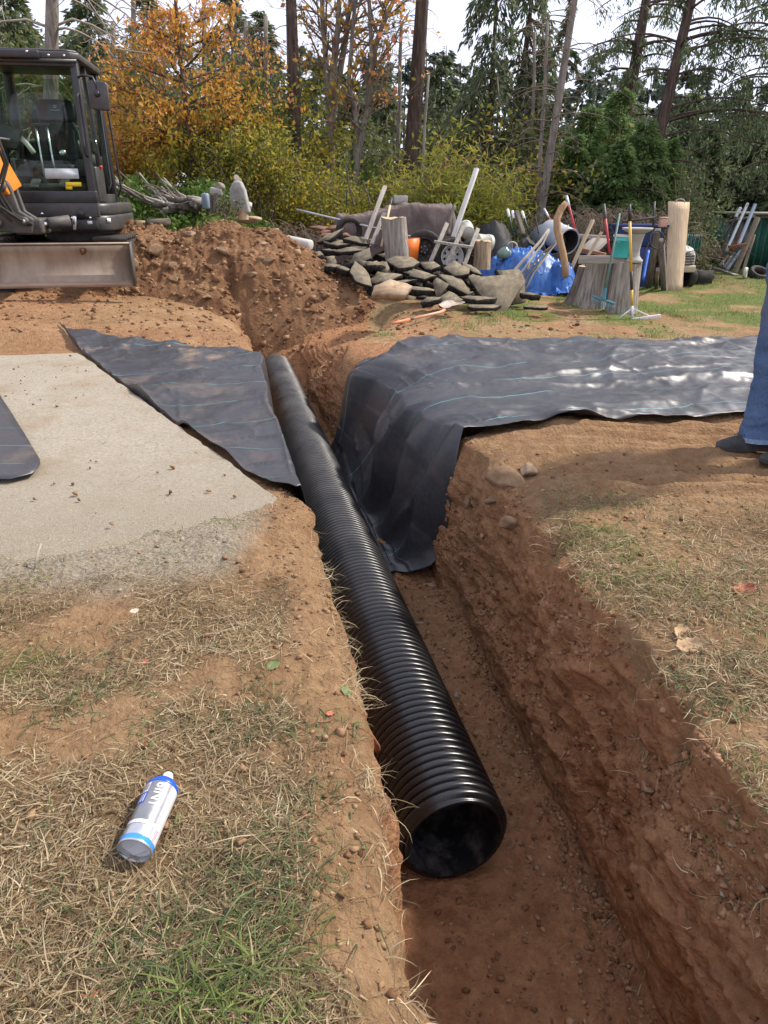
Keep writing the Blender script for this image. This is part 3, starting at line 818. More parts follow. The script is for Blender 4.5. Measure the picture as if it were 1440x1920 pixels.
def fabric():
    # u: position across (t from the trench axis), v: 0 near edge .. 1 far edge
    tcol = np.concatenate([np.linspace(-2.35, -.5, 130), np.linspace(-.495, -.2, 50), np.linspace(-.19, .3, 24), np.linspace(.305, .95, 120), np.linspace(.96, 5.2, 260)])
    v = np.linspace(0, 1, 170)
    near = np.interp(tcol, [-2.35, -1.8, -1.0, -.60, -.45, -.34, -.26, -.2, .3, .45, .60, .70, .80, 1.2, 2.2, 3.2, 5.2], [5.86, 5.2, 4.06, 3.32, 3.04, 2.92, 2.98, 3.40, 3.72, 3.62, 3.66, 3.72, 3.76, 3.86, 4.02, 4.22, 4.55])
    near = near + .012 * np.interp(tcol, [-2.35, .5, .7, 5], [1, 1, 1, .6]) * vnoise(np.c_[tcol * 5, tcol * 0, tcol * 0], 5)
    far = np.interp(tcol, [-2.35, -1.6, -1.0, -.4, -.2, .3, .75, 1.2, 2.0, 3.2, 5.2], [6.62, 6.35, 6.15, 5.85, 5.70, 5.85, 6.12, 6.35, 6.5, 6.75, 7.1])
    far = far + .03 * vnoise(np.c_[tcol * 2.2, tcol * 0 + 3, tcol * 0], 8)
    T, V = np.meshgrid(tcol, v)
    Y = near[None, :] + (far - near)[None, :] * V
    X = axis_x(Y) + T
    # keep the left sheet off the slab: its edge buckles up against the concrete
    z = fabric_profile(T, Y)
    p = p3(X.ravel(), Y.ravel())
    on_wall = np.exp(-((T - .58) / .22) ** 2)
    # long soft folds, then crisp ridges
    rid = lambda q, f, sd: 1 - np.abs(fbm(q, f, 2, seed=sd))
    ps = np.c_[p[:, 0] * .75 + p[:, 1] * .45, p[:, 1] * 1.6 - p[:, 0] * .25, p[:, 2]]
    amp = np.where(T < -.2, .75, 1.0)
    w = .024 * fbm(ps, 1.2, 2, seed=12).reshape(T.shape) + (.030 * (rid(ps, .9, 14) ** 4) + .013 * (rid(ps, 2.0, 15) ** 5) + .0022 * (rid(ps, 6, 16) ** 4)).reshape(T.shape)
    w = w * amp * (.35 + .65 * sst(0, .12, V)) 
    lap = sst(.9, 1.0, V) * (-.02)
    # creases: thin ridges along wandering lines, at several slants
    cr = np.zeros(len(p))
    for kk, (an_, fq, am) in enumerate([(.2, 1.5, .016), (1.1, 1.9, .013), (-.5, 2.3, .012), (1.9, 1.7, .012), (.6, 3.4, .009), (-1.0, 3.8, .008), (.3, 5.0, .006), (.0, 6.5, .005)]):
        ca, sa = math.cos(an_), math.sin(an_)
        qx = p[:, 0] * ca + p[:, 1] * sa; qy = -p[:, 0] * sa + p[:, 1] * ca
        n_ = vnoise(np.c_[qx * fq * .45, qy * fq * 1.5, z.ravel() * fq * .8 + kk * 3.3], 40 + kk)
        mk = sst(-.15, .45, vnoise(np.c_[p[:, 0] * 1.1 + kk * 5, p[:, 1] * 1.1, z.ravel()], 60 + kk))
        cr += 1.35 * am * mk * np.exp(-np.abs(n_) / .08)
    w = w + cr.reshape(T.shape) * sst(0, .06, V)
    z = z + .018 + w * np.where((T > -.3) & (T < .36), .35, 1.0) + lap * 0
    # heavy folds falling down the right-hand trench wall
    fan = np.sin((Y * 2.1 + 1.3 * (T - .6) + .5 * np.sin(Y * 3.1)) * 5.2); fan = np.sign(fan) * np.abs(fan) ** .6 - .5 * np.sin(Y * 17 + 4 * T + 2 * np.sin(Y * 5)) * .5
    big = np.sin(Y * 4.6 + 1.2 * np.sin(Y * 2.3) + 2.0 * (T - .6) + .6)
    X = X - on_wall * (T > .3) * (.075 * big + .03 * np.abs(big))
    z = z + np.exp(-((T - .75) / .25) ** 2) * .045 * big * (Y > 3.9) * sst(0, .15, V)
    z = z + (T > .6) * sst(0, .15, V) * .036 * fbm(np.c_[p[:, 0] * 1.1 + p[:, 1] * .5, p[:, 1] * 2.0, p[:, 2] * 0], .95, 2, seed=27).reshape(T.shape)
    X = X - on_wall * (.026 * fan + .050 * fbm(np.c_[p[:, 1] * 1.0, p[:, 0] * .4, p[:, 2]], 2.2, 3, seed=18).reshape(T.shape)) * (T > .3)
    fl2 = vnoise(np.c_[Y.ravel() * 3.2 + .8 * T.ravel(), T.ravel() * .9, z.ravel() * .5], 83).reshape(T.shape)
    X = X - on_wall * (T > .3) * .07 * np.exp(-np.abs(fl2) / .13)
    z = z + on_wall * (T > .3) * .012 * fan
    # trim along the slab: curl the edge a little
    s = slab_s(X, Y)
    push = np.clip(.03 - s, 0, None) * (T < -.3)
    X = X + push * SN[0]; Y = Y + push * SN[1]
    curl = sst(.10, .0, s) * (T < -.3) * (Y < 6.0)
    cw = np.clip(fbm(np.c_[Y.ravel() * 2.6, Y.ravel() * 0, Y.ravel() * 0], 1.0, 2, seed=23).reshape(T.shape), 0, 1)
    z = z + curl * (.01 + .085 * cw)
    dust = sst(.55, .95, V) * sst(-.3, -.6, T) * 1.0 + .55 * sst(-.4, -.7, T) + np.exp(-((V - .9) / .08) ** 2) * (T > .5) * .45
    flat = (T > lip_r(Y) + .04) | (T < -.55)
    gz_ = ground_at(X.ravel(), Y.ravel()).reshape(X.shape)
    z = np.where(flat, np.maximum(z, gz_ + .010), z)
    # no hole through the pipe: where the sheet passes under it, it lies on the floor
    b = G(); b.grid(np.stack([X, Y, z], -1))
    uv = np.c_[(T * 1.0).ravel(), ((Y - np.interp(T, tcol, np.interp(tcol, [-2.35, -.3, .75, 5.2], [.15, .1, 0, .9])) * 1.0)).ravel()]
    # follow the slope in the u coordinate so that the stripes run straight along the sheet
    o = b.obj('landscape_fabric', M_FAB, smooth=True, uv=uv, attrs=dict(dust=dust.ravel()))
    so = o.modifiers.new('thickness', 'SOLIDIFY'); so.thickness = .0025; so.offset = 0
    tag(o, 'wide black woven fabric sheet with teal stripes draped across the trench', 'landscape fabric')
fabric()

def fabric_flap():
    c = [onz(-80, 640, .005), onz(0, 742, .005), onz(75, 862, .005), onz(77, 878, .005), onz(62, 893, .005), onz(0, 903, .005), onz(-140, 915, .005)]
    u = np.linspace(0, 1, 60); v = np.linspace(0, 1, 60)
    right = np.array([[(c[0].x), c[0].y], [c[1].x, c[1].y], [c[2].x, c[2].y], [c[3].x, c[3].y]])
    ry = np.interp(v, [0, .35, .92, 1], [c[0].y, c[1].y, c[2].y + .03, c[5].y]); 
    rx = np.interp(ry[::-1], [c[5].y, c[4].y, c[3].y, c[2].y, c[1].y, c[0].y], [c[4].x - .07, c[4].x, c[3].x, c[2].x, c[1].x, c[0].x])[::-1]
    X = -5.6 + (rx[:, None] + 5.6) * (u[None, :] ** .6); Yy = np.broadcast_to(ry[:, None], X.shape)
    Z = .010 + .006 * fbm(p3(X.ravel(), Yy.ravel()), 3.5, 3, seed=77).reshape(X.shape) + .004
    b = G(); b.grid(np.stack([X, Yy, Z], -1))
    o = b.obj('fabric_strip', M_FAB, smooth=True, uv=np.c_[X.ravel(), Yy.ravel() * 1.45 + .02], attrs=dict(dust=np.full(X.size, .25)))
    so = o.modifiers.new('thickness', 'SOLIDIFY'); so.thickness = .003; so.offset = 0
    tag(o, 'rounded end of a black fabric strip lying on the concrete slab', 'landscape fabric')
fabric_flap()

# ---------------------------------------------------------------- spray can
def text_verts(txt, size):
    cu = bpy.data.curves.new('text', 'FONT'); cu.body = txt; cu.size = size; cu.align_x = 'CENTER'; cu.align_y = 'CENTER'; cu.resolution_u = 3; cu.offset = size * .018
    o = bpy.data.objects.new('text', cu); COL.objects.link(o)
    dg = bpy.context.evaluated_depsgraph_get(); me = bpy.data.meshes.new_from_object(o.evaluated_get(dg))
    bm = bmesh.new(); bm.from_mesh(me)
    for _ in range(2): bmesh.ops.subdivide_edges(bm, edges=[e for e in bm.edges if e.calc_length() > size * .12], cuts=1)
    bmesh.ops.triangulate(bm, faces=bm.faces[:])
    V = np.array([v.co[:] for v in bm.verts]); F = np.array([[v.index for v in f.verts] for f in bm.faces]); bm.free()
    bpy.data.objects.remove(o); bpy.data.meshes.remove(me); bpy.data.curves.remove(cu)
    return V, F

def spray_can():
    a = onz(252, 1600, .036); c = onz(311, 1478, .036)
    a.z = float(ground_at(a.x, a.y)[0]) + .034; c.z = float(ground_at(c.x, c.y)[0]) + .030
    root = thing('spray_can', 'silver spray paint can with blue bands lying on dry grass, open end towards the camera', 'spray can', a)
    d = (c - a).normalized()
    z = d; xax = Vector((0, 0, 1)) - z * z.z; xax.normalize(); yax = z.cross(xax)      # local x up, y left, z to the nozzle
    root.rotation_mode = 'QUATERNION'; root.rotation_quaternion = Matrix((xax, yax, z)).transposed().to_quaternion()
    r = .0335; L = .178
    silver = surf('can_silver', [(.42, .43, .45), (.55, .56, .58)], 30, .32, .05, metal=.75, spec=.5)
    dark = surf('can_gunmetal', [(.22, .225, .235), (.30, .305, .315)], 30, .34, .05, metal=.7, spec=.5)
    white = surf('can_white', [(.52, .51, .52), (.58, .57, .57)], 20, .4, .02)
    blue = surf('can_blue', [(.01, .07, .42), (.015, .09, .50)], 20, .3, .02)
    lblue = surf('can_light_blue', [(.03, .20, .55), (.04, .24, .62)], 20, .3, .02)
    plast = surf('can_nozzle', [(.72, .71, .68), (.8, .79, .77)], 30, .45, .05)
    pink = surf('can_print', [(.50, .16, .28), (.60, .28, .36)], 60, .5, 0)
    b = G(); b.lathe([(r, .006), (r, L - .030)], 64); b.obj('body', silver, root, smooth=True)
    def patch(name, mat, a0, a1, z0, z1, off=.0004, parent=root):
        q = G(); an = np.linspace(a0, a1, max(3, int(abs(a1 - a0) / .09)) ); zz = np.linspace(z0, z1, 8)
        A, Z = np.meshgrid(-an, zz); q.grid(np.stack([(r + off) * np.cos(A), (r + off) * np.sin(A), Z], -1))
        return q.obj(name, mat, parent, smooth=True)
    patch('label', dark, -.9, 1.9, .05, L - .034)                      # dark grey printed front
    patch('white_strip', white, -2.0, -.95, .008, L - .034)
    patch('swoosh', white, -.92, 1.6, .040, .0485, .0007)
    q = G(); q.lathe([(r + .0012, .004), (r + .0014, .007), (r + .0006, .010), (r + .0005, .016)], 64); q.obj('base_band', lblue, root, smooth=True)
    q = G(); q.lathe([(r - .0035, .012), (r - .0025, .002), (r - .0008, .0), (r + .0012, .001), (r + .0014, .004)], 64); q.obj('base_rim', silver, root, smooth=True)
    q = G(); q.lathe([(.0005, .030), (.010, .029), (.018, .026), (.025, .0205), (r - .0035, .012)], 48); q.obj('concave_base', white, root, smooth=True)
    q = G(); q.lathe([(r, L - .034), (r + .0012, L - .032), (r + .001, L - .027), (.030, L - .020), (.023, L - .011), (.016, L - .006), (.013, L - .005)], 48); q.obj('shoulder', blue, root, smooth=True)
    q = G(); q.lathe([(.0125, L - .007), (.0120, L + .004), (.0095, L + .011), (.0085, L + .013), (.0002, L + .013)], 24); q.obj('nozzle', plast, root, smooth=True)
    def wrap(name, txt, size, zc, ac, mat, off=.0010):
        V, F = text_verts(txt, size)
        # glyph x runs from nozzle to base, glyph y goes round the can
        A = ac + V[:, 1] / r
        Z = zc - V[:, 0]
        q = G(); q.add(np.stack([(r + off) * np.cos(A), (r + off) * np.sin(A), Z], -1), F); return q.obj(name, mat, root)
    wrap('lettering', '6IN1', .030, .110, .30, white, .0012)
    patch('logo_panel', surf('can_grey_print', [(.5, .5, .52), (.6, .6, .62)], 20, .4, 0), .42, .95, .118, .142, .0007)
    patch('blue_panel', blue, .34, 1.05, .088, .116, .0008)
    for k in range(3):
        patch('print_line', white, .42 + k * .17, .50 + k * .17, .092, .112, .0012)
    for k in range(2):
        patch('logo_stroke', dark, .52 + k * .2, .62 + k * .2, .122, .138, .0011)
    patch('flag_mark', surf('can_red', [(.5, .03, .03), (.6, .05, .05)], 20, .4, 0), .72, .86, .054, .058, .0009)
    patch('flag_mark', blue, .72, .86, .049, .053, .0009)
    for k in range(7):
        patch('small_print', pink, -1.4 + .03 * (k % 3), -1.1, .014 + k * .0042, .0155 + k * .0042, .0010)
spray_can()
# ---------------------------------------------------------------- compact excavator
M_DGREY = surf('machine_grey', [(.030, .030, .032), (.050, .049, .050)], 9, .42, .12, 60, dust=((.20, .16, .115), .17), spec=.5)
M_BLK = surf('cab_black', [(.014, .014, .016), (.024, .024, .026)], 14, .38, .08, 70, dust=((.17, .14, .105), .07), spec=.5)
M_ORANGE = surf('machine_orange', [(.62, .20, .018), (.70, .245, .03)], 6, .38, .05, 50, dust=((.35, .22, .12), .05), spec=.5)
M_STEEL = surf('worn_steel', [(.20, .155, .115), (.30, .24, .18), (.38, .31, .24)], 5, .5, .3, 30, metal=.25, stretch=(1.0, 1, .35), dust=((.24, .135, .075), .30))
M_CAST = surf('cast_grey', [(.05, .046, .042), (.10, .09, .08)], 10, .6, .4, 40, dust=((.2, .15, .1), .2))
M_CHROME = surf('chrome_rod', [(.7, .7, .72), (.8, .8, .82)], 10, .2, 0, metal=1)
M_RUBBER = surf('black_rubber', [(.012, .012, .012), (.028, .026, .024)], 22, .8, .5, 60, dust=((.16, .12, .08), .25))
M_SEAT = surf('seat_vinyl', [(.012, .015, .019), (.022, .026, .032)], 30, .5, .2, 90)
M_WHITEP = surf('white_paint', [(.70, .69, .66), (.78, .77, .75)], 14, .5, .05)
M_YELLOW = surf('sticker_yellow', [(.75, .52, .02), (.8, .58, .03)], 14, .5, 0)
M_PAPER = surf('sticker_paper', [(.42, .48, .48), (.55, .60, .60)], 24, .6, 0)
M_GLASS = glassmat('cab_glass', (.80, .87, .82), .025)

def excavator():
    px0 = Vector((-3.72, 8.95, float(g(-3.7, 8.2)) + .02))
    root = thing('excavator', 'black and orange compact excavator with glazed cab and rusty front blade', 'excavator', px0, (0, 0, R(9)))
    # local: x to the right of the picture, y away, front of cab at y=0
    # running gear
    def belt(x):
        q = G(); pl = []
        for k in range(24):
            a = k / 24 * 2 * math.pi
            pl.append((.62 + math.copysign(.72, math.cos(a)) * (1 if abs(math.cos(a)) > .0 else 0) + .26 * math.cos(a), .28 + .26 * math.sin(a)))
        m = Matrix(((0, 0, 1, x), (1, 0, 0, 0), (0, 1, 0, 0), (0, 0, 0, 1)))
        q.prism(pl, -.17, .17, m)
        t = q.obj('track', M_RUBBER, root, bevel=.015)
        for k in range(14):
            for zz in (.005, .555):
                q = G(); q.box((x, -.3 + k * .14, zz), (.36, .05, .045)); q.obj('track_lug', M_RUBBER, t)
        for zz, aa in ((.15, .4), (.28, 0), (.42, -.4)):
            q = G(); q.box((x, -.38 + abs(aa) * .1, zz), (.36, .05, .045), (aa + 1.57, 0, 0)); q.obj('track_lug', M_RUBBER, t)
        q = G()
        for yy in (-.1, 1.34):
            q = G(); q.lathe([(.0, -.19), (.2, -.19), (.2, .19), (.0, .19)], 20, Matrix.Translation((x, yy, .28)) @ Matrix.Rotation(R(90), 4, 'Y')); q.obj('sprocket', M_CAST, t)
    belt(-.80); belt(.52)
    q = G(); q.box((0, .65, .38), (1.1, 1.1, .25)); q.lathe([(.42, .48), (.42, .62), (.0, .62)], 32, Matrix.Translation((0, .75, 0))); q.obj('undercarriage', M_CAST, root, bevel=.02)
    # dozer blade: a curved plate with end cheeks and a wear strip
    bl = []
    prof = [(0.015, .48), (-.005, .46), (.020, .40), (.045, .32), (.045, .24), (.025, .16), (-.015, .09), (-.035, .06)]
    X0, X1, YB = -1.10, .84, -.92
    q = G()
    f = np.array([(y_ + YB, z_ + .06) for y_, z_ in prof]); bk = f + np.array([.028, 0])
    ring = np.concatenate([f, bk[::-1]])
    m = Matrix(((0, 0, 1, 0), (1, 0, 0, 0), (0, 1, 0, 0), (0, 0, 0, 1)))
    q.prism(ring, X0, X1, m)
    blade = q.obj('blade', M_STEEL, root)
    q = G(); q.prism([(YB - .045, .10), (YB - .02, .155), (YB - .005, .155), (YB - .02, .10)], X0 + .005, X1 - .005, m); q.obj('cutting_edge', surf('bright_edge', [(.30, .22, .16), (.40, .31, .23)], 8, .5, .3, metal=.3, stretch=(.4, 1, 1), dust=((.25, .11, .05), .3)), blade)
    q = G(); q.prism([(YB - .03, .535), (YB - .03, .55), (YB + .05, .55), (YB + .05, .535)], X0, X1, m); q.obj('top_lip', M_STEEL, blade)
    for xe in (X0 - .008, X1 - .006):
        q = G(); q.prism([(YB - .05, .10), (YB - .02, .555), (YB + .10, .555), (YB + .10, .12)], xe, xe + .016, m); q.obj('end_cheek', M_CAST, blade)
    q = G(); V = rock_verts(77, ICO2, .5, 1, 5) * .045; q.add(V + (.36, YB - .03, .47), ICO2[1]); q.obj('mud_lump', M_CLOD, blade)
    for xa in (-.38, .38):
        q = G(); q.beam((xa, YB + .05, .28), (xa, .3, .36), .09, .16); q.obj('blade_arm', M_CAST, root, bevel=.01)
    # house / deck below the cab
    q = G()
    deck = [(-.95, .10), (-.55, -.02), (.34, -.02), (.44, .03), (.50, .14), (.52, .35), (.52, 1.5), (.45, 2.05), (.2, 2.25), (-.5, 2.25), (-.9, 1.9)]
    q.prism(deck, .62, .80); q.obj('house_skirt', M_DGREY, root, bevel=.03)
    q = G(); q.prism([(x_ * .985, y_ + .012) for x_, y_ in deck], .80, .93); house = q.obj('house_body', M_DGREY, root, bevel=.03)
    q = G(); q.prism([(-.93, 1.32), (.30, 1.32), (.30, 1.6), (.25, 2.0), (.2, 2.17), (-.5, 2.17), (-.85, 1.85)], .93, 1.45); q.obj('engine_cover', M_DGREY, root, bevel=.05)
    # front valance details: step panel, camera disc, decals
    q = G(); q.box((-.02, -.045, .865), (.86, .05, .17)); pnl = q.obj('front_panel', M_DGREY, root, bevel=.012)
    q = G(); q.box((.16, -.035, .70), (.42, .05, .13), (0, 0, 0)); q.obj('lower_panel', M_BLK, root, bevel=.02)
    q = G(); q.lathe([(.0, .03), (.028, .03), (.032, .02), (.045, .02), (.05, 0)], 24, Matrix.Translation((.20, -.072, .82)) @ Matrix.Rotation(R(90), 4, 'X')); q.obj('lamp_disc', M_BLK, pnl)
    for xx, zz in ((-.22, .80), (.10, .755), (.30, .755)):
        q = G(); q.lathe([(.0, .012), (.014, .010), (.016, 0)], 12, Matrix.Translation((xx, -.072, zz + .02)) @ Matrix.Rotation(R(90), 4, 'X')); q.obj('bolt', M_CHROME, pnl)
    q = G(); q.box((.285, -.064, .725), (.055, .004, .035)); q.obj('decal', M_WHITEP, pnl)
    q = G(); q.box((.12, -.075, .72), (.04, .03, .15), (0, .15, 0)); q.obj('latch', M_CHROME, pnl, bevel=.004)
    q = G(); q.box((.475, .07, .745), (.06, .004, .045), (0, 0, R(60))); q.obj('decal', M_WHITEP, root)
    # ---- cab
    zb, zt = .93, 2.42
    XL, XR = -.70, .36                      # front pillars at the sill
    TL, TR = -.66, .33                      # and at the roof
    YB0, YT0, YD = -.02, .16, 1.22          # front leans back, rear
    cabo = G()
    cabo.beam((XR, YB0, zb), (TR, YT0, zt - .05), .085, .10, (0, 1, 0))
    cabo.obj('front_pillar', M_BLK, root, bevel=.015)
    q = G(); q.beam((XL, YB0, zb), (TL, YT0, zt - .05), .085, .10, (0, 1, 0)); q.obj('front_pillar', M_BLK, root, bevel=.015)
    for xa, xb in ((XL, TL), (XR, TR)):
        q = G(); q.beam((xa, YD, zb), (xb, YD - .03, zt - .05), .10, .13, (0, 1, 0)); q.obj('rear_pillar', M_BLK, root, bevel=.015)
        q = G(); q.beam((xa, .62, zb), (xb, .62, zt - .05), .05, .07, (0, 1, 0)); q.obj('door_pillar', M_BLK, root, bevel=.01)
    q = G(); q.box(((XL + XR) / 2, YB0 - .01, zb + .065), (XR - XL + .10, .09, .13)); q.obj('front_sill', M_BLK, root, bevel=.012)
    for xa in (XL, XR):
        q = G(); q.box((xa, .6, zb + .05), (.07, 1.2, .10)); q.obj('side_sill', M_DGREY, root, bevel=.012)
    q = G(); q.box(((XL + XR) / 2, YD, zb + .35), (XR - XL - .1, .05, .70)); q.obj('rear_wall', M_BLK, root)
    q = G(); q.box(((XL + XR) / 2, .6, zb + .02), (XR - XL - .08, 1.16, .035)); q.obj('cab_floor', M_RUBBER, root)
    q = G()
    roof = [(TL - .07, YT0 - .02), (TL - .02, YT0 - .09), (TR - .02, YT0 - .09), (TR + .07, YT0 - .01), (TR + .08, YD), (TR, YD + .07), (TL, YD + .07), (TL - .07, YD)]
    q.prism(roof, zt - .05, zt + .02); q.prism([(x_ * .9, y_ * .9 + .06) for x_, y_ in roof], zt + .02, zt + .05)
    rf = q.obj('roof', M_DGREY, root, bevel=.02)
    q = G(); q.box(((TL + TR) / 2, YT0 - .03, zt - .085), (TR - TL, .08, .07)); q.obj('front_header', M_BLK, root, bevel=.01)
    q = G(); q.box((-.22, YT0 - .115, zt - .02), (.46, .07, .075)); q.obj('visor_box', M_BLK, rf, bevel=.012)
    q = G(); q.prism([(TL - .04, zt - .05), (TR + .05, zt - .05), (TR + .05, zt - .09), (TL - .04, zt - .09)], 0, .004, Matrix(((1, 0, 0, 0), (0, 0, 1, YT0 - .095), (0, 1, 0, 0), (0, 0, 0, 1)))); q.obj('drip_rail', M_BLK, rf)
    for xx in (-.46, -.1, .1, .26):
        q = G(); q.lathe([(0, .012), (.012, .01), (.014, 0)], 10, Matrix.Translation((xx, YT0 - .155 if xx < .05 else YT0 - .09, zt - .0 if xx < .05 else zt - .02)) @ Matrix.Rotation(R(90), 4, 'X')); q.obj('bolt', M_CHROME, rf)
    # glazing: thin panes with real edges
    def pane(a, b_, c, d, name='pane', parent=root, th=.006):
        q = G(); P = [Vector(v) for v in (a, b_, c, d)]; n = (P[1] - P[0]).cross(P[3] - P[0]).normalized() * th
        V = [tuple(p) for p in P] + [tuple(p + n) for p in P]
        q.add(V, [[0, 1, 2, 3], [7, 6, 5, 4], [0, 4, 5, 1], [1, 5, 6, 2], [2, 6, 7, 3], [3, 7, 4, 0]])
        return q.obj(name, M_GLASS, parent)
    zm = 1.42; ym = YB0 + (YT0 - YB0) * (zm - zb) / (zt - zb); xm0 = XL + .05; xm1 = XR - .05
    low = pane((xm0, YB0 + .012, zb + .13), (xm1, YB0 + .012, zb + .13), (xm1 - .01, ym, zm), (xm0 + .01, ym, zm), 'lower_windscreen')
    pane((xm0 + .02, ym + .03, zm + .012), (xm1 - .02, ym + .03, zm + .012), (TR - .05, YT0 + .01, zt - .12), (TL + .05, YT0 + .01, zt - .12), 'upper_windscreen')
    for xa, xb in ((XR + .01, TR + .01), (XL - .01, TL - .01)):
        pane((xa, .06, zb + .55), (xa, .59, zb + .55), (xb, .59, zt - .10), (xb, .20, zt - .10), 'side_pane')
        pane((xa, .66, zb + .16), (xa, YD - .08, zb + .16), (xb, YD - .10, zt - .10), (xb, .66, zt - .10), 'side_pane')
    pane((XL + .06, YD + .02, zb + .70), (XR - .06, YD + .02, zb + .70), (TR - .06, YD, zt - .10), (TL + .06, YD, zt - .10), 'rear_pane')
    # stickers on the lower pane
    q = G(); q.box((.055, YB0 - .002, zb + .31), (.36, .003, .105), (R(-6), 0, 0)); q.obj('paper_sticker', M_PAPER, low)
    q = G(); q.box((.165, YB0 - .008, zb + .20), (.17, .003, .045), (R(-6), 0, 0)); q.box((.11, YB0 - .010, zb + .165), (.07, .003, .04), (R(-6), 0, 0)); q.obj('warning_sticker', M_YELLOW, low)
    # grab rail on the right pillar
    q = G(); q.tube([(XR + .005, YB0 - .02, 1.42), (XR + .0, YB0 - .075, 1.44), (XR - .005, YB0 - .06, 1.55), (XR - .01, YT0 - .17, 1.95), (XR - .012, YT0 - .175, 2.02), (XR - .01, YT0 - .10, 2.04)], .016, 10); q.obj('grab_rail', M_BLK, root, smooth=True)
    # mirror
    q = G(); q.tube([(TR + .03, YT0 - .06, 2.20), (TR + .10, YT0 - .12, 2.22), (TR + .20, YT0 - .13, 2.20), (TR + .225, YT0 - .13, 2.13), (TR + .225, YT0 - .12, 2.05)], .012, 8); arm = q.obj('mirror_arm', M_BLK, root, smooth=True)
    q = G(); q.prism([(-.10, -.12), (-.085, -.14), (.085, -.155), (.105, -.135), (.11, .10), (.09, .13), (-.06, .145), (-.10, .12)], 0, .045, Matrix.Translation((TR + .235, YT0 - .09, 2.03)) @ Matrix.Rotation(R(90), 4, 'X')); q.obj('mirror_shell', M_DGREY, root, bevel=.012)
    q = G(); q.lathe([(.0, .03), (.022, .03), (.03, .018), (.034, .0)], 14, Matrix.Translation((TR + .225, YT0 - .135, 2.04)) @ Matrix.Rotation(R(90), 4, 'X')); q.obj('mirror_joint', M_BLK, root)
    # side of the cab: door edge handle, small lamp, hand rail at the rear
    q = G(); q.tube([(XR + .05, .62, 1.05), (XR + .085, .70, 1.15), (XR + .07, .75, 2.0), (XR + .02, .75, 2.1)], .013, 8); q.obj('hand_rail', M_BLK, root, smooth=True)
    q = G(); q.tube([(XR + .05, 1.27, 1.0), (XR + .10, 1.28, 1.1), (XR + .07, 1.27, 2.0), (XR + .02, 1.25, 2.08)], .013, 8); q.obj('hand_rail', M_BLK, root, smooth=True)
    q = G(); q.box((XR + .03, .30, 1.13), (.05, .42, .38)); q.obj('door_panel', M_DGREY, root, bevel=.02)
    q = G(); q.box((XR + .065, .32, 1.32), (.03, .05, .03)); q.obj('side_marker', surf('marker_red', [(.5, .03, .02), (.6, .05, .03)], 10, .4, 0), root)
    # ---- inside: seat, consoles, levers
    sx = -.12
    q = G(); q.prism([(-.23, -.25), (.23, -.25), (.26, -.1), (.24, .25), (-.24, .25), (-.26, -.1)], 1.22, 1.35, Matrix.Translation((sx, .62, 0))); seat = q.obj('seat', M_SEAT, root, bevel=.04)
    m = Matrix.Translation((sx, .88, 1.32)) @ Matrix.Rotation(R(78), 4, 'X')
    q = G(); q.prism([(-.23, 0), (.23, 0), (.255, .22), (.24, .40), (.19, .50), (.19, .52), (-.19, .52), (-.19, .50), (-.24, .40), (-.255, .22)], -.03, .08, m); bk_ = q.obj('backrest', M_SEAT, root, bevel=.035)
    q = G(); q.prism([(-.19, .50), (.19, .50), (.225, .57), (.225, .70), (.17, .76), (-.17, .76), (-.225, .70), (-.225, .57)], -.025, .10, m); hd = q.obj('headrest', M_SEAT, root, bevel=.03)
    for k in range(5):
        q = G(); q.box((-.16 + k * .08, .24, .088), (.05, .34, .016)); q.V[-1] = q.V[-1] @ np.array(m.to_3x3()).T + np.array(m.translation); q.obj('backrest_flute', M_SEAT, bk_, bevel=.006)
    q = G(); q.lathe([(.010, .103), (.018, .104), (.018, .1045), (.010, .1045)], 16, m @ Matrix.Translation((0, .67, 0)), close=True); q.obj('emblem', M_WHITEP, hd)
    q = G()
    for k in range(9): q.box((-.048 + k * .012, .63, .104), (.007, .012 if k % 2 else .009, .003))
    q.V = [v @ np.array(m.to_3x3()).T + np.array(m.translation) for v in q.V]; q.obj('stitched_name', M_WHITEP, hd)
    for s_ in (-1, 1):
        q = G(); q.box((sx + s_ * .34, .55, 1.30), (.14, .55, .20)); q.obj('console', M_BLK, root, bevel=.03)
        q = G(); q.tube([(sx + s_ * .34, .36, 1.38), (sx + s_ * .33, .33, 1.50), (sx + s_ * .325, .32, 1.60)], [.02, .016, .022], 8); q.obj('joystick', M_BLK, root, smooth=True)
        q = G(); q.tube([(sx + s_ * .085 + .02, .20, 1.0), (sx + s_ * .06 + .0, .16, 1.35), (sx + s_ * .06, .14, 1.72)], .011, 8); q.obj('travel_lever', M_CHROME, root, smooth=True)
    q = G(); q.box((sx, .13, 1.74), (.19, .035, .03)); q.obj('lever_grip', M_BLK, root, bevel=.01)
    q = G(); q.tube([(-.40, .28, 1.62), (-.34, .25, 1.56), (-.27, .22, 1.46)], .028, 10); q.obj('white_handle', M_WHITEP, root, smooth=True)
    q = G(); q.prism([(-.17, -.12), (.15, -.13), (.17, .10), (-.15, .13)], 0, .05, Matrix.Translation((-.55, .25, 1.62)) @ Matrix.Rotation(R(72), 4, 'X') @ Matrix.Rotation(R(-12), 4, 'Z')); mon = q.obj('monitor', M_DGREY, root, bevel=.012)
    q = G(); q.lathe([(0, .04), (.03, .04), (.036, .025), (.04, 0)], 16, Matrix.Translation((.05, .22, 1.46)) @ Matrix.Rotation(R(80), 4, 'X')); q.obj('lock_badge', M_CHROME, root)
    q = G(); q.tube([(-.36, .98, 1.95), (-.40, .93, 1.82), (-.36, .95, 1.66), (-.39, .98, 1.5)], [.04, .06, .065, .05], 8); q.obj('hanging_jacket', surf('dark_cloth', [(.012, .011, .011), (.03, .028, .026)], 20, .9, .5), root, smooth=True)
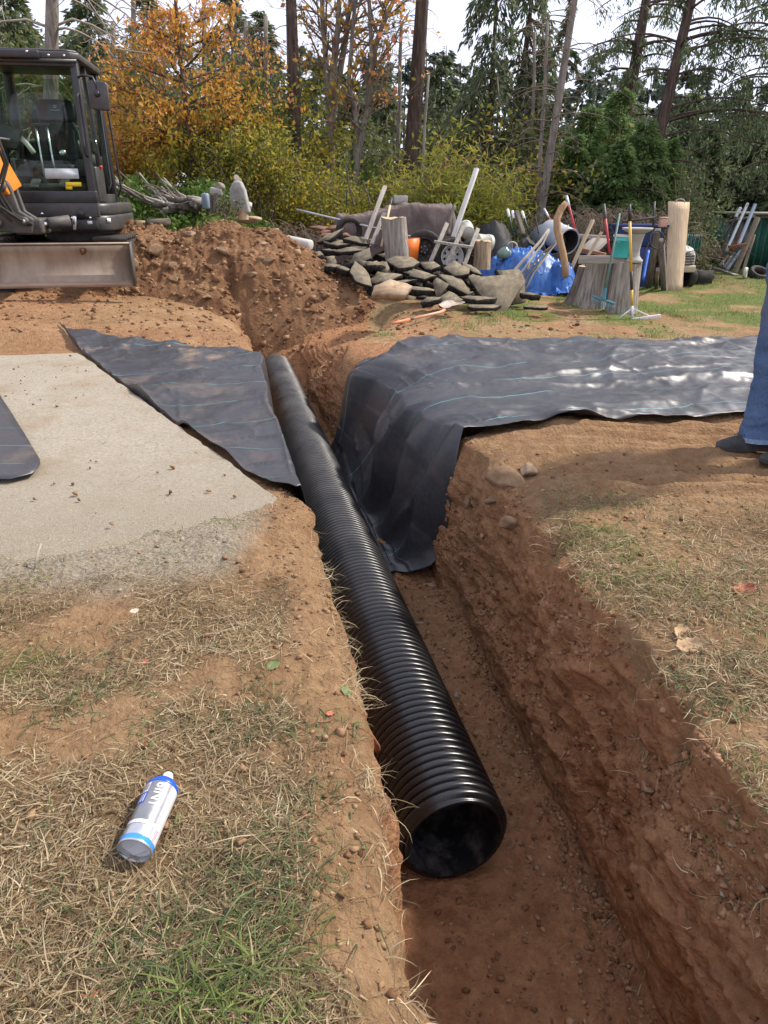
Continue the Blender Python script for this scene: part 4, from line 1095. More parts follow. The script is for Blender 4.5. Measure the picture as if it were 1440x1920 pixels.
    q = G(); q.box((-.10, .40, 1.08), (.7, .45, .12)); q.obj('pedal_deck', surf('dusty_mat', [(.06, .055, .045), (.12, .10, .075)], 12, .9, .4), root, bevel=.02)
    for xx in (-.30, .02):
        q = G(); q.box((xx, .16, 1.14), (.10, .20, .03), (R(25), 0, 0)); q.obj('pedal', M_CAST, root, bevel=.01)
    # ---- boom swing post, cylinder, boom
    q = G(); q.prism([(-.25, .0), (.20, -.03), (.24, .12), (.12, .20), (.08, .42), (.05, .50), (-.04, .53), (-.13, .48), (-.17, .32), (-.28, .22)], -.13, -.06, Matrix.Translation((-.42, -.50, .66)) @ Matrix.Rotation(R(90), 4, 'X'))
    sw = q.obj('swing_post', M_CAST, root, bevel=.015)
    q = G(); q.prism([(-.25, .0), (.20, -.03), (.24, .12), (.12, .20), (.08, .42), (.05, .50), (-.04, .53), (-.13, .48), (-.17, .32), (-.28, .22)], .06, .13, Matrix.Translation((-.42, -.50, .66)) @ Matrix.Rotation(R(90), 4, 'X')); q.obj('swing_plate', M_CAST, sw, bevel=.015)
    for xx, zz, rr in ((-.43, 1.10, .055), (-.54, .74, .05), (-.26, .76, .045)):
        q = G(); q.lathe([(0, -.19), (rr * .6, -.19), (rr, -.17), (rr, .17), (rr * .6, .19), (0, .19)], 20, Matrix.Translation((xx, -.50, zz)) @ Matrix.Rotation(R(90), 4, 'X')); q.obj('pin', M_CAST, sw)
        q = G(); q.lathe([(0, .004), (rr * .42, .004), (rr * .45, 0)], 14, Matrix.Translation((xx, -.69, zz)) @ Matrix.Rotation(R(90), 4, 'X')); q.obj('pin_cap', M_WHITEP if zz > 1 else M_CHROME, sw)
    q = G(); q.box((-.28, -.30, .70), (.30, .40, .17)); q.obj('swing_base', M_CAST, root, bevel=.03)
    q = G(); q.tube([(-.27, -.44, .70), (-.02, -.30, .735)], .028, 14); q.obj('swing_rod', M_CHROME, root, smooth=True)
    q = G(); q.lathe([(0, -.10), (.055, -.10), (.062, -.08), (.062, .14), (0, .14)], 20, Matrix.Translation((-.02, -.30, .735)) @ Vector((.3, .14, .035)).to_track_quat('Z', 'Y').to_matrix().to_4x4()); q.obj('swing_cylinder', M_CAST, root)
    # boom: orange box beam rising up and away to the left
    A_ = Vector((-.42, -.50, 1.06)); B_ = Vector((-.84, -.78, 2.1)); C_ = Vector((-1.25, -1.3, 2.75)); E_ = Vector((-1.5, -2.1, 2.35))
    def sect(p, q_, h0, h1, w):
        gx = G(); d = (q_ - p).normalized(); sd = Vector((.9, -.35, 0)).normalized(); up = d.cross(sd).normalized()
        V = []
        for P_, h in ((p, h0), (q_, h1)):
            for a_, b__ in ((-1, -1), (1, -1), (1, 1), (-1, 1)): V.append(tuple(P_ + sd * (w / 2 * a_) + up * (h / 2 * b__)))
        gx.add(V, [[0, 1, 2, 3], [7, 6, 5, 4], [0, 4, 5, 1], [1, 5, 6, 2], [2, 6, 7, 3], [3, 7, 4, 0]]); return gx
    bm_ = sect(A_, B_, .26, .48, .22).obj('boom', M_ORANGE, root, bevel=.015)
    sect(B_, C_, .48, .34, .22).obj('boom_bend', M_ORANGE, bm_, bevel=.015); sect(C_, E_, .30, .16, .19).obj('boom_tip', M_ORANGE, bm_, bevel=.015)
    q = G(); q.tube([A_ + Vector((-.2, -.1, -.25)), A_ + Vector((-.24, -.28, .2)), B_ + Vector((-.2, -.45, -.1))], [.06, .06, .035], 14); q.obj('boom_cylinder', M_BLK, root, smooth=True)
    q = G(); q.beam(E_, E_ + Vector((-.25, .25, -1.45)), .17, .24); q.obj('dipper_arm', M_ORANGE, root, bevel=.015)
    q = G(); pr = [(0, 0), (.42, .02), (.50, -.18), (.40, -.40), (.15, -.50), (.10, -.46), (.33, -.34), (.40, -.18), (.34, -.06), (.02, -.05)]
    q.prism(pr, -.22, .22, Matrix.Translation(E_ + Vector((-.35, .1, -1.4))) @ Matrix.Rotation(R(90), 4, 'X') @ Matrix.Rotation(R(90), 4, 'Y')); q.obj('bucket', M_CAST, root)
    # hoses: over the boom foot and down into the post
    for k, (o1, o2) in enumerate(((0, 0), (.035, .03), (-.035, .04), (.07, -.02))):
        q = G(); P = [B_ + Vector((.12 + o1, -.16, .02)), A_ + Vector((.02 + o1, -.2, .55 + o2)), A_ + Vector((.10 + o1, -.24 - o2, .25)), A_ + Vector((-.05 + o1 * 1.5, -.22 - o2, -.02)), A_ + Vector((.03 + o1 * 1.2, -.2, -.22)), A_ + Vector((.20 + o1, -.15, -.34))]
        if k > 1: P = [A_ + Vector((-.32 + o1, -.2, .5)), A_ + Vector((-.30 + o1, -.26, .15)), A_ + Vector((-.14 + o1, -.28, -.10 + o2)), A_ + Vector((.10 + o1, -.25, -.30))]
        q.tube(P, .016, 8); q.obj('hose', M_RUBBER, root, smooth=True)
    q = G(); q.tube([B_ + Vector((.13, -.1, -.35)), B_ + Vector((.10, -.12, -.5)), A_ + Vector((.16, -.13, .48))], .013, 8); q.obj('steel_pipe', M_CHROME, root, smooth=True)
    return root
excavator()
# ---------------------------------------------------------------- person at the right edge
def skin_mesh(name, V, E, RAD, root=0, sub=2):
    me = bpy.data.meshes.new(name); me.from_pydata(V, E, []); o = bpy.data.objects.new(name, me); COL.objects.link(o)
    sk = o.modifiers.new('skin', 'SKIN'); sk.use_smooth_shade = True
    for i, r_ in enumerate(RAD): me.skin_vertices[0].data[i].radius = (r_, r_) if np.isscalar(r_) else r_
    me.skin_vertices[0].data[root].use_root = True
    ss = o.modifiers.new('sub', 'SUBSURF'); ss.levels = sub; ss.render_levels = sub
    dg = bpy.context.evaluated_depsgraph_get()
    m2 = bpy.data.meshes.new_from_object(o.evaluated_get(dg)); m2.name = name
    bpy.data.objects.remove(o); bpy.data.meshes.remove(me)
    for p in m2.polygons: p.use_smooth = True
    return m2

def person():
    # local frame: x = to the picture's left is the way the person faces (-x), z up
    loc = Vector((1.88, 3.46, float(ground_at(1.87, 3.45)[0])))
    root = thing('person', 'person in faded blue jeans and dark grey shoes standing beside the fabric', 'person', loc)
    M_SKIN = surf('skin', [(.48, .27, .19), (.56, .33, .24)], 12, .55, .1, 80)
    M_JEAN = None
    V, E, Rr = [], [], []
    def v(p, r, link=None):
        V.append(p); Rr.append(r)
        if link is not None: E.append((link, len(V) - 1))
        return len(V) - 1
    pel = v((.09, .06, .93), (.13, .15)); w = v((.085, .06, 1.08), (.11, .14), pel); ch = v((.08, .06, 1.30), (.12, .17), w); nk0 = v((.06, .06, 1.46), (.07, .08), ch)
    nk = v((.045, .06, 1.53), .055, nk0); h1 = v((.02, .06, 1.60), (.075, .06), nk); h2 = v((.025, .06, 1.69), (.10, .08), h1); v((.035, .06, 1.76), (.07, .06), h2)
    v((-.088, .06, 1.645), .013, h1)                                    # nose
    for s_, fx, fy in ((1, .0, .0), (-1, .135, -.16)):                  # legs; the far one forward
        yh = .06 + s_ * .095
        k = v((.075 + fx * .2, yh, .86), .095, pel); k = v((.045 + fx * .6, yh + (fy - .0) * .4, .50), .06, k); k = v((.04 + fx, (.0 if s_ > 0 else .06) + fy * .9, .09), .038, k); v((-.06 + fx, (-.005 if s_ > 0 else .05) + fy * .95, .035), .03, k)
    for s_ in (1, -1):                                                   # arms
        ys = .06 + s_ * .2
        k = v((.075, ys, 1.42), .06, nk0); k = v((.10, ys + s_ * .04, 1.16), .045, k); wr_ = v((.09, ys + s_ * .035, .95), .030, k)
        pm_ = v((.06, ys + s_ * .03, .89), (.032, .02), wr_)
        for fi, (dx, L) in enumerate(((.028, .075), (.010, .085), (-.009, .08), (-.027, .062))):
            a = v((.04 + dx * .4, ys + s_ * .03 - .0 + dx, .845), .0095, pm_); a = v((.032 + dx * .4, ys + s_ * .026 + dx, .845 - L * .55), .0085, a); v((.048 + dx * .4, ys + s_ * .022 + dx, .845 - L), .0075, a)
        a = v((.025, ys + s_ * .0, .89), .0105, pm_); v((.01, ys - s_ * .012, .855), .009, a)
    V = [(a_ + .05 * float(sst(.25, .95, c_)), b__, c_) for a_, b__, c_ in V]
    me = skin_mesh('body', V, E, Rr); me.materials.append(M_SKIN)
    bo = bpy.data.objects.new('body', me); COL.objects.link(bo); bo.parent = root
    # hair, eyes
    q = G(); Vh = ICO3[0] * np.array([.112, .090, .105]) + np.array([.108, .06, 1.705]); kk = (Vh[:, 0] > .07) | (Vh[:, 2] > 1.74)
    Vh = np.where(kk[:, None], Vh, Vh * .97 + np.array([.108, .06, 1.70]) * .03); q.add(Vh + .003 * fbm(Vh, 60, 2)[:, None], ICO3[1]); q.obj('hair', surf('hair_brown', [(.05, .035, .025), (.10, .07, .05)], 60, .6, .6), root, smooth=True)
    for s_ in (-1, 1):
        q = G(); q.add(ICO1[0] * .011 + np.array([-.022, .06 + s_ * .03, 1.665]), ICO1[1]); q.obj('eye', surf('eye_dark', [(.02, .02, .02), (.5, .5, .5)], 90, .2, 0), root, smooth=True)
    # jacket
    VJ = [(.09, .06, .98), (.085, .06, 1.10), (.08, .06, 1.32), (.065, .06, 1.44), (.05, .06, 1.50)]; RJ = [(.14, .19), (.13, .18), (.135, .20), (.10, .13), (.07, .075)]; EJ = [(0, 1), (1, 2), (2, 3), (3, 4)]
    for s_ in (1, -1):
        b0 = len(VJ); ys = .06 + s_ * .2
        VJ += [(.075, ys, 1.42), (.10, ys + s_ * .045, 1.16), (.10, ys + s_ * .04, .99)]; RJ += [.085, .068, .055]; EJ += [(3, b0), (b0, b0 + 1), (b0 + 1, b0 + 2)]
    VJ = [(a_ + .05, b__, c_) for a_, b__, c_ in VJ]
    me = skin_mesh('jacket', VJ, EJ, RJ); me.materials.append(surf('jacket_cloth', [(.10, .10, .09), (.16, .155, .14)], 20, .9, .4))
    o = bpy.data.objects.new('jacket', me); COL.objects.link(o); o.parent = root
    # jeans: a loft per leg, wrinkled, with a turned hem
    m, nt, b = start('denim')
    tc = nd(nt, 'ShaderNodeTexCoord').outputs['Object']
    tw = nd(nt, 'ShaderNodeTexWave', {'Vector': tc, 'Scale': 130.0, 'Distortion': 1.0, 'Detail': 2.0}, wave_type='BANDS', bands_direction='DIAGONAL').outputs[0]
    n = nd(nt, 'ShaderNodeTexNoise', {'Vector': tc, 'Scale': 5.0, 'Detail': 8, 'Roughness': .6}).outputs[0]
    n2 = nd(nt, 'ShaderNodeTexNoise', {'Vector': tc, 'Scale': 120.0, 'Detail': 4, 'Roughness': .7}).outputs[0]
    col = ramp(nt, n, [(.3, (.032, .060, .125)), (.5, (.060, .105, .20)), (.7, (.125, .19, .30))])
    col = fmix(nt, .35, col, ramp(nt, n2, [(.3, (.02, .04, .09)), (.7, (.16, .23, .36))]))
    sz = nd(nt, 'ShaderNodeSeparateXYZ', {0: tc}).outputs[2]
    dirt = mth(nt, 'MULTIPLY', mth(nt, 'SUBTRACT', n, .44), nd(nt, 'ShaderNodeMapRange', {0: sz, 1: .35, 2: .75, 3: .6, 4: 3.4}).outputs[0], True)
    col = fmix(nt, dirt, col, (.10, .085, .07))
    nt.links.new(col, b.inputs['Base Color']); b.inputs['Roughness'].default_value = .9; b.inputs['Specular IOR Level'].default_value = .2
    bp = nd(nt, 'ShaderNodeBump', {'Height': tw, 'Strength': .25, 'Distance': .001}); nt.links.new(bp.outputs[0], b.inputs['Normal'])
    q = G(); na = 56; an = np.arange(na + 1) * 2 * math.pi / na
    legs = [((.105, .155, .86), (.075, .09, .50), (.055, .01, .07), 0), ((.14, -.03, .86), (.16, -.10, .50), (.175, -.19, .07), 1)]
    P0 = Vector((.13, .06, 1.02))
    hems = []
    for hip, kn, an_, sd in legs:
        zs = np.linspace(.055, 1.02, 90); rows = []
        for z in zs:
            cx = np.interp(z, [.05, .5, .86, 1.02], [an_[0], kn[0], hip[0], P0.x]); cy = np.interp(z, [.05, .5, .86, 1.02], [an_[1], kn[1], hip[1], P0.y])
            rx = np.interp(z, [.05, .09, .2, .5, .78, .9, 1.02], [.118, .112, .098, .096, .112, .128, .130]); ry = np.interp(z, [.05, .09, .2, .5, .78, .9, 1.02], [.098, .094, .085, .085, .098, .135, .165])
            cy2 = cy
            ring = np.stack([cx + rx * np.cos(an), cy2 + ry * np.sin(an), np.full(na + 1, z)], 1)
            w_ = fbm(ring * np.array([1, 1, 2.6]) + sd * 7, 6.5, 3, seed=33); w_[-1] = w_[0]
            fold = np.sin(z * 62 + 2.2 * np.sin(an + sd) + 3 * w_) * math.exp(-((z - .14) / .09) ** 2) * .5 + np.sin(z * 40 + 2.6 * np.cos(an)) * math.exp(-((z - .5) / .1) ** 2) * .35
            d = .006 * w_ + .009 * fold; d[-1] = d[0]
            ring[:, 0] += np.cos(an) * d; ring[:, 1] += np.sin(an) * d
            if z < .08: ring[:, 2] += .010 * np.cos(an) * (1 if sd == 0 else 1)
            rows.append(ring)
        q.grid(np.array(rows)); hems.append(rows)
    jo = q.obj('jeans', m, root, smooth=True)
    so = jo.modifiers.new('thick', 'SOLIDIFY'); so.thickness = .004; so.offset = -1
    q = G()
    for rows in hems:
        for i, ex in ((0, .003), (3, .003)):
            pass
        P = np.array(rows[:3]); c = P.mean(1, keepdims=True); P = c + (P - c) * np.array([1.03, 1.03, 1]); q.grid(P)
    q.obj('jeans_hem', surf('denim_hem', [(.10, .15, .23), (.20, .27, .38)], 80, .9, .3), jo, smooth=True)
    # shoes
    M_SHOE = surf('shoe_suede', [(.022, .022, .024), (.045, .044, .045)], 30, .8, .5, 120, dust=((.16, .12, .08), .12))
    M_SOLE = surf('shoe_sole', [(.030, .029, .029), (.055, .053, .05)], 30, .75, .3, dust=((.18, .13, .085), .2))
    for (ax, ay, sd) in ((.045, .01, 0), (.175, -.19, 1)):
        st_ = [(-.205, .038, .030, .032), (-.18, .048, .044, .044), (-.13, .054, .062, .060), (-.08, .054, .078, .072), (-.03, .050, .098, .080), (.02, .046, .115, .085), (.06, .044, .118, .085), (.09, .036, .110, .080), (.105, .02, .10, .06)]
        rows = []
        for x_, hwid, top, mid in st_:
            a_ = np.linspace(0, math.pi, 18)
            rows.append(np.stack([np.full(18, ax + x_), ay + hwid * np.cos(a_) * (1 - .25 * np.sin(a_) ** 2 * (x_ > -.1)), .016 + (top - .016) * np.sin(a_) ** .75], 1))
        q = G(); q.grid(np.array(rows)); 
        f_ = np.array(rows[0]); q.add(np.concatenate([f_, [[ax - .218, ay, .022]]]), [[i, i + 1, 18] for i in range(17)])
        sh = q.obj('shoe', M_SHOE, root, smooth=True)
        q = G(); out = [(-.222, 0), (-.205, .032), (-.16, .050), (-.09, .055), (-.02, .044), (.05, .046), (.10, .034), (.115, 0)]
        poly = [(ax + x_, ay + y_) for x_, y_ in out] + [(ax + x_, ay - y_) for x_, y_ in out[-2:0:-1]]
        q.prism(poly[::-1], -.004, .024); q.obj('sole', M_SOLE, sh, bevel=.004)
        q = G()
        for k in range(4): q.tube([(ax - .125 + k * .026, ay - .026, .066 + k * .010), (ax - .118 + k * .026, ay, .080 + k * .011), (ax - .125 + k * .026, ay + .026, .066 + k * .010)], .0028, 6)
        q.obj('lace', M_SOLE, sh, smooth=True)
person()
# ---------------------------------------------------------------- broken asphalt heap
M_ASPH_TOP = surf('asphalt_top', [(.09, .075, .055), (.16, .135, .097), (.25, .21, .15)], 16, .95, .8, 90, spec=.15, dust=((.26, .205, .135), .3))
M_ASPH_SIDE = surf('asphalt_broken', [(.014, .013, .012), (.035, .032, .029), (.075, .066, .055)], 22, .95, 1.0, 70, spec=.15, bdist=.02)

def slab_piece(name, label, cat, p, w, l, th, rot, seed, mats, n=None, group=None):
    r = np.random.default_rng(seed); n = min(n or 5, int(r.integers(4, 7)))
    a = np.sort((np.arange(n) + r.uniform(-.4, .4, n)) * 2 * math.pi / n)
    rad = r.uniform(.66, 1.2, n)
    poly = np.stack([np.cos(a) * rad * w / 2, np.sin(a) * rad * l / 2], 1)
    # ragged outline: two extra points per edge
    out = []
    for i in range(n):
        q0, q1 = poly[i], poly[(i + 1) % n]
        for f in (0, .33, .68): out.append(q0 + (q1 - q0) * f + (r.normal(0, .006 * (w + l), 2) if f else 0))
    out = np.array(out); m = len(out)
    c = out.mean(0)
    top = th / 2 + r.normal(0, th * .05, m); bot = -th / 2 + r.normal(0, th * .14, m)
    V = np.concatenate([np.c_[c + (out - c) * .985, top], np.c_[c + (out - c) * (1.01 + r.normal(0, .012, (m, 1))), top * .55], np.c_[c + (out - c) * r.uniform(.88, 1.0, (m, 1)), bot], [[c[0], c[1], th / 2 + .004]], [[c[0], c[1], -th / 2]]])
    i = np.arange(m); j = (i + 1) % m
    b = G(); b.add(V, np.stack([np.full(m, 3 * m), i, j], 1), 0, 0)
    s = np.concatenate([np.stack([m + i, m + j, j, i], 1), np.stack([2 * m + i, 2 * m + j, m + j, m + i], 1)])
    b.add(V * 0, s[:0].reshape(0, 4)) if False else None
    b.F.append(s); b.T.append(np.zeros(len(s))); b.M.append(np.ones(len(s), int))
    t3 = np.stack([np.full(m, 3 * m + 1), 2 * m + j, 2 * m + i], 1)
    b.F.append(t3); b.T.append(np.zeros(m)); b.M.append(np.ones(m, int))
    o = b.obj(name, mats, loc=p, rot=rot)
    return tag(o, label, cat, group)

AS = 'broken asphalt slabs in the heap'
def chunk(px, py, Y, w, l, rot, label, seed, th=.075, n=None, mats=None, lift=0):
    p = at(px, py, Y); p.z += lift
    while p.z < float(g(p.x, p.y)) + th * .35 and Y > 6: Y -= .05; p = at(px, py, Y)
    slab_piece('asphalt_slab', label, 'asphalt slab', p, w, l, th, (R(rot[0]), R(rot[1]), R(rot[2])), seed, mats or [M_ASPH_TOP, M_ASPH_SIDE], n, AS)
# rot: tilt about x (positive leans the top towards the camera side), about y, about z
CH = [
 (928, 543, 9.0, .66, .62, (48, 14, 10), 'largest asphalt slab, leaning broad face towards the camera at right of heap', 1, .07, 5),
 (962, 540, 9.3, .60, .40, (62, 42, 15), 'dark asphalt slab seen edge-on behind the largest leaning slab', 2, .09, 6),
 (857, 508, 9.7, .36, .34, (35, -6, 20), 'asphalt slab topping the right half, above two tilted ones', 3, .08, 6),
 (856, 537, 9.4, .42, .30, (38, 28, 5), 'asphalt slab sloping down to the right under the top slab', 4, .09, 6),
 (886, 508, 9.9, .26, .26, (40, 8, 40), 'small asphalt slab behind the largest slab, below the wood round', 5, .07, 6),
 (884, 528, 9.6, .24, .24, (35, -18, 0), 'small tilted asphalt slab wedged left of the largest slab', 6, .08, 6),
 (892, 564, 8.75, .42, .20, (10, 3, 0), 'long thin asphalt slab flat below the largest slab', 7, .085, 6),
 (908, 577, 8.5, .44, .24, (6, 0, -4), 'lowest flat asphalt slab at the front, by the shovel blade', 8, .05, 7),
 (838, 564, 8.75, .30, .26, (38, -5, 0), 'pale square asphalt slab at the front above the shovel blade', 9, .06, 5),
 (809, 566, 8.7, .20, .14, (15, -12, 10), 'small dark rounded asphalt lump left of the pale square slab', 10, .08, 7),
 (823, 538, 9.0, .18, .26, (66, -10, 0), 'upright rounded asphalt piece standing on its edge mid heap', 11, .08, 8),
 (793, 521, 9.6, .34, .26, (32, 10, 5), 'asphalt slab with sharp right corner left of the upright piece', 12, .09, 5),
 (757, 497, 9.9, .56, .34, (24, 2, -3), 'long asphalt slab lying level below the orange sign', 13, .085, 6),
 (720, 523, 9.5, .44, .30, (30, -10, 0), 'broad asphalt slab half under the long level slab', 14, .07, 6),
 (677, 519, 9.3, .26, .46, (42, 18, 22), 'narrow pale asphalt strip slanting down the front of the heap', 15, .06, 6),
 (674, 487, 9.9, .30, .30, (46, -8, -25), 'asphalt slab leaning against the stack above the narrow strip', 16, .07, 6),
 (698, 499, 9.6, .20, .16, (25, 5, 0), 'rounded asphalt lump between the leaning and level slabs', 17, .10, 7),
 (655, 470, 10.2, .46, .24, (14, -4, 4), 'flat asphalt slab protruding forward at the upper left of heap', 18, .06, 7),
 (671, 452, 10.5, .36, .26, (24, 8, 10), 'topmost asphalt slab under the leaning grey boards', 19, .07, 6),
 (630, 459, 10.4, .30, .28, (20, 4, 0), 'asphalt slab at the top left under the tilted one', 20, .08, 6),
 (613, 449, 10.5, .42, .22, (24, -26, 0), 'asphalt slab tilted up to the right at the top left', 21, .06, 6),
 (782, 546, 9.1, .42, .22, (14, 4, 0), 'mossy topped asphalt slab above the dark front gap', 22, .09, 7),
 (768, 514, 9.7, .26, .18, (20, 0, 0), 'thin asphalt slab beneath the long level slab', 23, .06, 6),
 (622, 502, 9.6, .18, .16, (14, 2, 0), 'small squared asphalt block on the left near the soil heap', 24, .09, 5),
 (641, 508, 9.5, .18, .18, (20, 8, 30), 'small dark asphalt block right of the squared block', 25, .10, 6),
 (620, 489, 9.8, .14, .18, (60, 8, 10), 'small triangular asphalt piece standing up at the left', 26, .06, 5),
 (747, 531, 9.3, .38, .16, (12, -8, 0), 'curved asphalt slab seen as a dark edge in mid front', 27, .05, 6),
 (994, 556, 9.1, .22, .12, (8, 6, 0), 'small asphalt block beside the foot of the largest slab', 28, .08, 6),
 (1007, 577, 8.6, .26, .14, (5, 0, 6), 'low dark asphalt fragment lying in the grass at far right', 29, .04, 6),
 (592, 480, 9.9, .16, .18, (30, 10, 0), 'dark asphalt chunk on the far left flank of the heap', 30, .11, 6),
 (810, 500, 10.0, .30, .26, (30, -4, 0), 'asphalt slab under the foot of the grey wooden rack', 31, .07, 6),
]
for px, py, Y, w, l, rot, lab, sd, th, n in CH: chunk(px, py, Y, w * 1.18, l * 1.25, ((rot[0] * .62 if rot[0] < 44 else rot[0]), rot[1], rot[2]), lab, sd, th * .8, n)
slab_piece('rock', 'broad tan rock slab at the front foot of the asphalt heap', 'rock', at(729, 548, 8.7), .50, .34, .10, (R(28), 0, R(8)), 61, [M_TANROCK, M_TANROCK], 6)
# the pieces in the core of the heap
for k in range(95):
    X_m = rng.uniform(-.95, 1.35); Y_m = rng.uniform(9.3, 11.0)
    hmax = np.interp(X_m, [-1.0, -.6, -.2, .3, .8, 1.3], [.30, .62, .58, .40, .26, .12]) * np.interp(Y_m, [9.2, 10.1, 11.0], [.15, 1, .9])
    z = float(g(X_m, Y_m)) + rng.uniform(.02, 1) * hmax
    slab_piece('asphalt_slab', 'broken piece of asphalt half buried among the slabs of the heap', 'asphalt slab', (X_m, Y_m, z), rng.uniform(.16, .40), rng.uniform(.16, .34), rng.uniform(.06, .10),
               (rng.normal(0.12, .35), rng.normal(0, .3), rng.uniform(0, 6.28)), 200 + k, [M_ASPH_TOP, M_ASPH_SIDE], None, 'buried asphalt pieces in the heap')

# ---------------------------------------------------------------- timber, tarps and scrap
M_GREYWOOD = surf('weathered_wood', [(.20, .175, .145), (.33, .295, .25), (.44, .40, .345)], 7, .9, .5, 30, stretch=(6, 6, .5), spec=.2)
M_PALEWOOD = surf('pale_wood', [(.36, .27, .17), (.50, .39, .26), (.58, .47, .33)], 4, .85, .3, 30, stretch=(5, 5, .35), spec=.2)
M_BARK = surf('old_bark', [(.075, .060, .048), (.165, .135, .11), (.27, .235, .20)], 8, .95, 1.0, 20, stretch=(3, 3, .4), spec=.15, bdist=.03)
M_GREYBARK = surf('silvered_trunk', [(.16, .135, .11), (.33, .295, .25), (.50, .46, .41)], 7, .95, 1.0, 18, stretch=(4, 4, .35), spec=.15, bdist=.03)
M_CUTWOOD = surf('cut_wood', [(.30, .20, .11), (.44, .32, .19), (.52, .40, .26)], 6, .9, .4, 30, spec=.2)
M_CONC = surf('cast_concrete', [(.34, .32, .29), (.46, .44, .40)], 12, .95, .4, 50, spec=.2)
M_REDPAINT = surf('red_handle', [(.36, .02, .03), (.46, .035, .05)], 20, .5, .2, dust=((.3, .2, .15), .1))
M_GALV = surf('galvanised', [(.30, .31, .33), (.45, .46, .48)], 15, .45, .2, metal=.6)
M_BLKSTEEL = surf('black_steel', [(.015, .015, .016), (.04, .038, .036)], 15, .55, .3, dust=((.15, .10, .06), .15))

def post(name, label, cat, a, b_, w, d, mat, group=None, tone=0, round_=False, bend=None, taper=1.0):
    a, b_ = Vector(a), Vector(b_); L = (b_ - a).length
    q = G()
    if round_:
        n = 10; ts = np.linspace(0, 1, n)
        off = np.zeros((n, 2)) if bend is None else np.stack([bend * vnoise(np.c_[ts * 4, ts * 0 + hash(label) % 97, ts * 0], 3), bend * vnoise(np.c_[ts * 4, ts * 0 + 5, ts * 0 + hash(label) % 89], 4)], 1)
        q.tube(np.c_[off, ts * L], w / 2 * (1 + (taper - 1) * ts), 10)
    else:
        q.box((0, 0, L / 2), (w, d, L))
    o = q.obj(name, mat, smooth=round_, loc=a, bevel=0 if round_ else min(w, d) * .12)
    o.rotation_mode = 'QUATERNION'; o.rotation_quaternion = (b_ - a).to_track_quat('Z', 'Y')
    if label: tag(o, label, cat, group)
    return o

# tarp-covered trailer
def cloth_heap(name, label, cat, fn, x0, x1, y0, y1, mat, nx=120, ny=80, folds=.03, ff=3.0, seed=1, under=-.3):
    X, Y = np.meshgrid(np.linspace(x0, x1, nx), np.linspace(y0, y1, ny))
    Z = fn(X, Y)
    p = p3(X.ravel(), Y.ravel())
    pp = np.c_[p[:, 0], p[:, 1], Z.ravel()]
    w = folds * (fbm(pp, ff, 3, seed=seed) + .45 * (1 - np.abs(fbm(pp * np.array([1.3, 1, .35]), ff * 3.2, 2, seed=seed + 7))) ** 3 + .8 * (1 - np.abs(fbm(pp * np.array([1, 1, .45]), ff * 1.3, 3, seed=seed + 3))) ** 4)
    Z = Z + w.reshape(X.shape)
    Yd = Y + .6 * w.reshape(X.shape)
    q = G(); q.grid(np.stack([X, Yd, Z], -1))
    o = q.obj(name, mat, smooth=True)
    so = o.modifiers.new('thickness', 'SOLIDIFY'); so.thickness = .004; so.offset = -1
    return tag(o, label, cat) if label else o

M_BRTARP = surf('brown_tarp', [(.065, .044, .038), (.105, .075, .066), (.155, .118, .10)], 5, .7, .3, 60, spec=.3, dust=((.33, .25, .20), .15))
M_BLTARP = surf('black_tarp', [(.012, .012, .013), (.032, .031, .031)], 6, .6, .3, 50, spec=.25, dust=((.10, .09, .08), .05))
M_BLUETARP = surf('blue_tarp', [(.008, .065, .26), (.014, .105, .37), (.035, .17, .47)], 5, .42, .25, 40, spec=.5)
def trailer():
    gz = float(g(.2, 12.0))
    root = thing('covered_trailer', 'low trailer under a faded brown tarp, behind the asphalt heap', 'trailer', (.16, 12.1, gz))
    def fn(X, Y):
        ex = np.maximum(np.abs(X) - .84, 0) / .12; ey = np.maximum(np.abs(Y) - .62, 0) / .12
        top = .97 + .09 * np.exp(-((X - .25) / .5) ** 2) - .10 * sst(.3, -.9, X) - gz
        d = np.sqrt(ex ** 2 + ey ** 2)
        return np.where(d <= 0, top, top - .62 * sst(0, 2.2, d) + .0)
    o = cloth_heap('tarp', None, None, fn, -1.06, 1.06, -.86, .86, M_BRTARP, 170, 120, .055, 2.2, 4); o.parent = root
    q = G(); q.box((0, 0, .62), (1.6, 1.2, .5)); q.obj('bed', M_BLKSTEEL, root, bevel=.02)
    for s_ in (-1, 1):
        q = G(); q.lathe([(.12, -.08), (.25, -.09), (.29, -.06), (.29, .06), (.25, .09), (.12, .08)], 32, Matrix.Translation((.55 * s_, -.55, .30)) @ Matrix.Rotation(R(90), 4, 'X'), close=True)
        w = q.obj('wheel', M_RUBBER, root, smooth=True)
        q = G(); q.lathe([(0, -.02), (.10, -.03), (.13, -.07), (.13, .07), (0, .06)], 24, Matrix.Translation((.55 * s_, -.55, .30)) @ Matrix.Rotation(R(90), 4, 'X')); q.obj('rim', M_GALV, w, smooth=True)
    q = G(); q.beam((-.8, 0, .45), (-1.4, 0, .38), .07, .09); q.obj('drawbar', M_BLKSTEEL, root)
trailer()
q = G(); q.box((0, 0, 0), (.20, .14, .105)); tag(q.obj('concrete_block', M_CONC, loc=at(751, 374, 11.9), rot=(0, 0, .1), bevel=.008), 'grey concrete block weighing down the top of the brown tarp', 'concrete block')

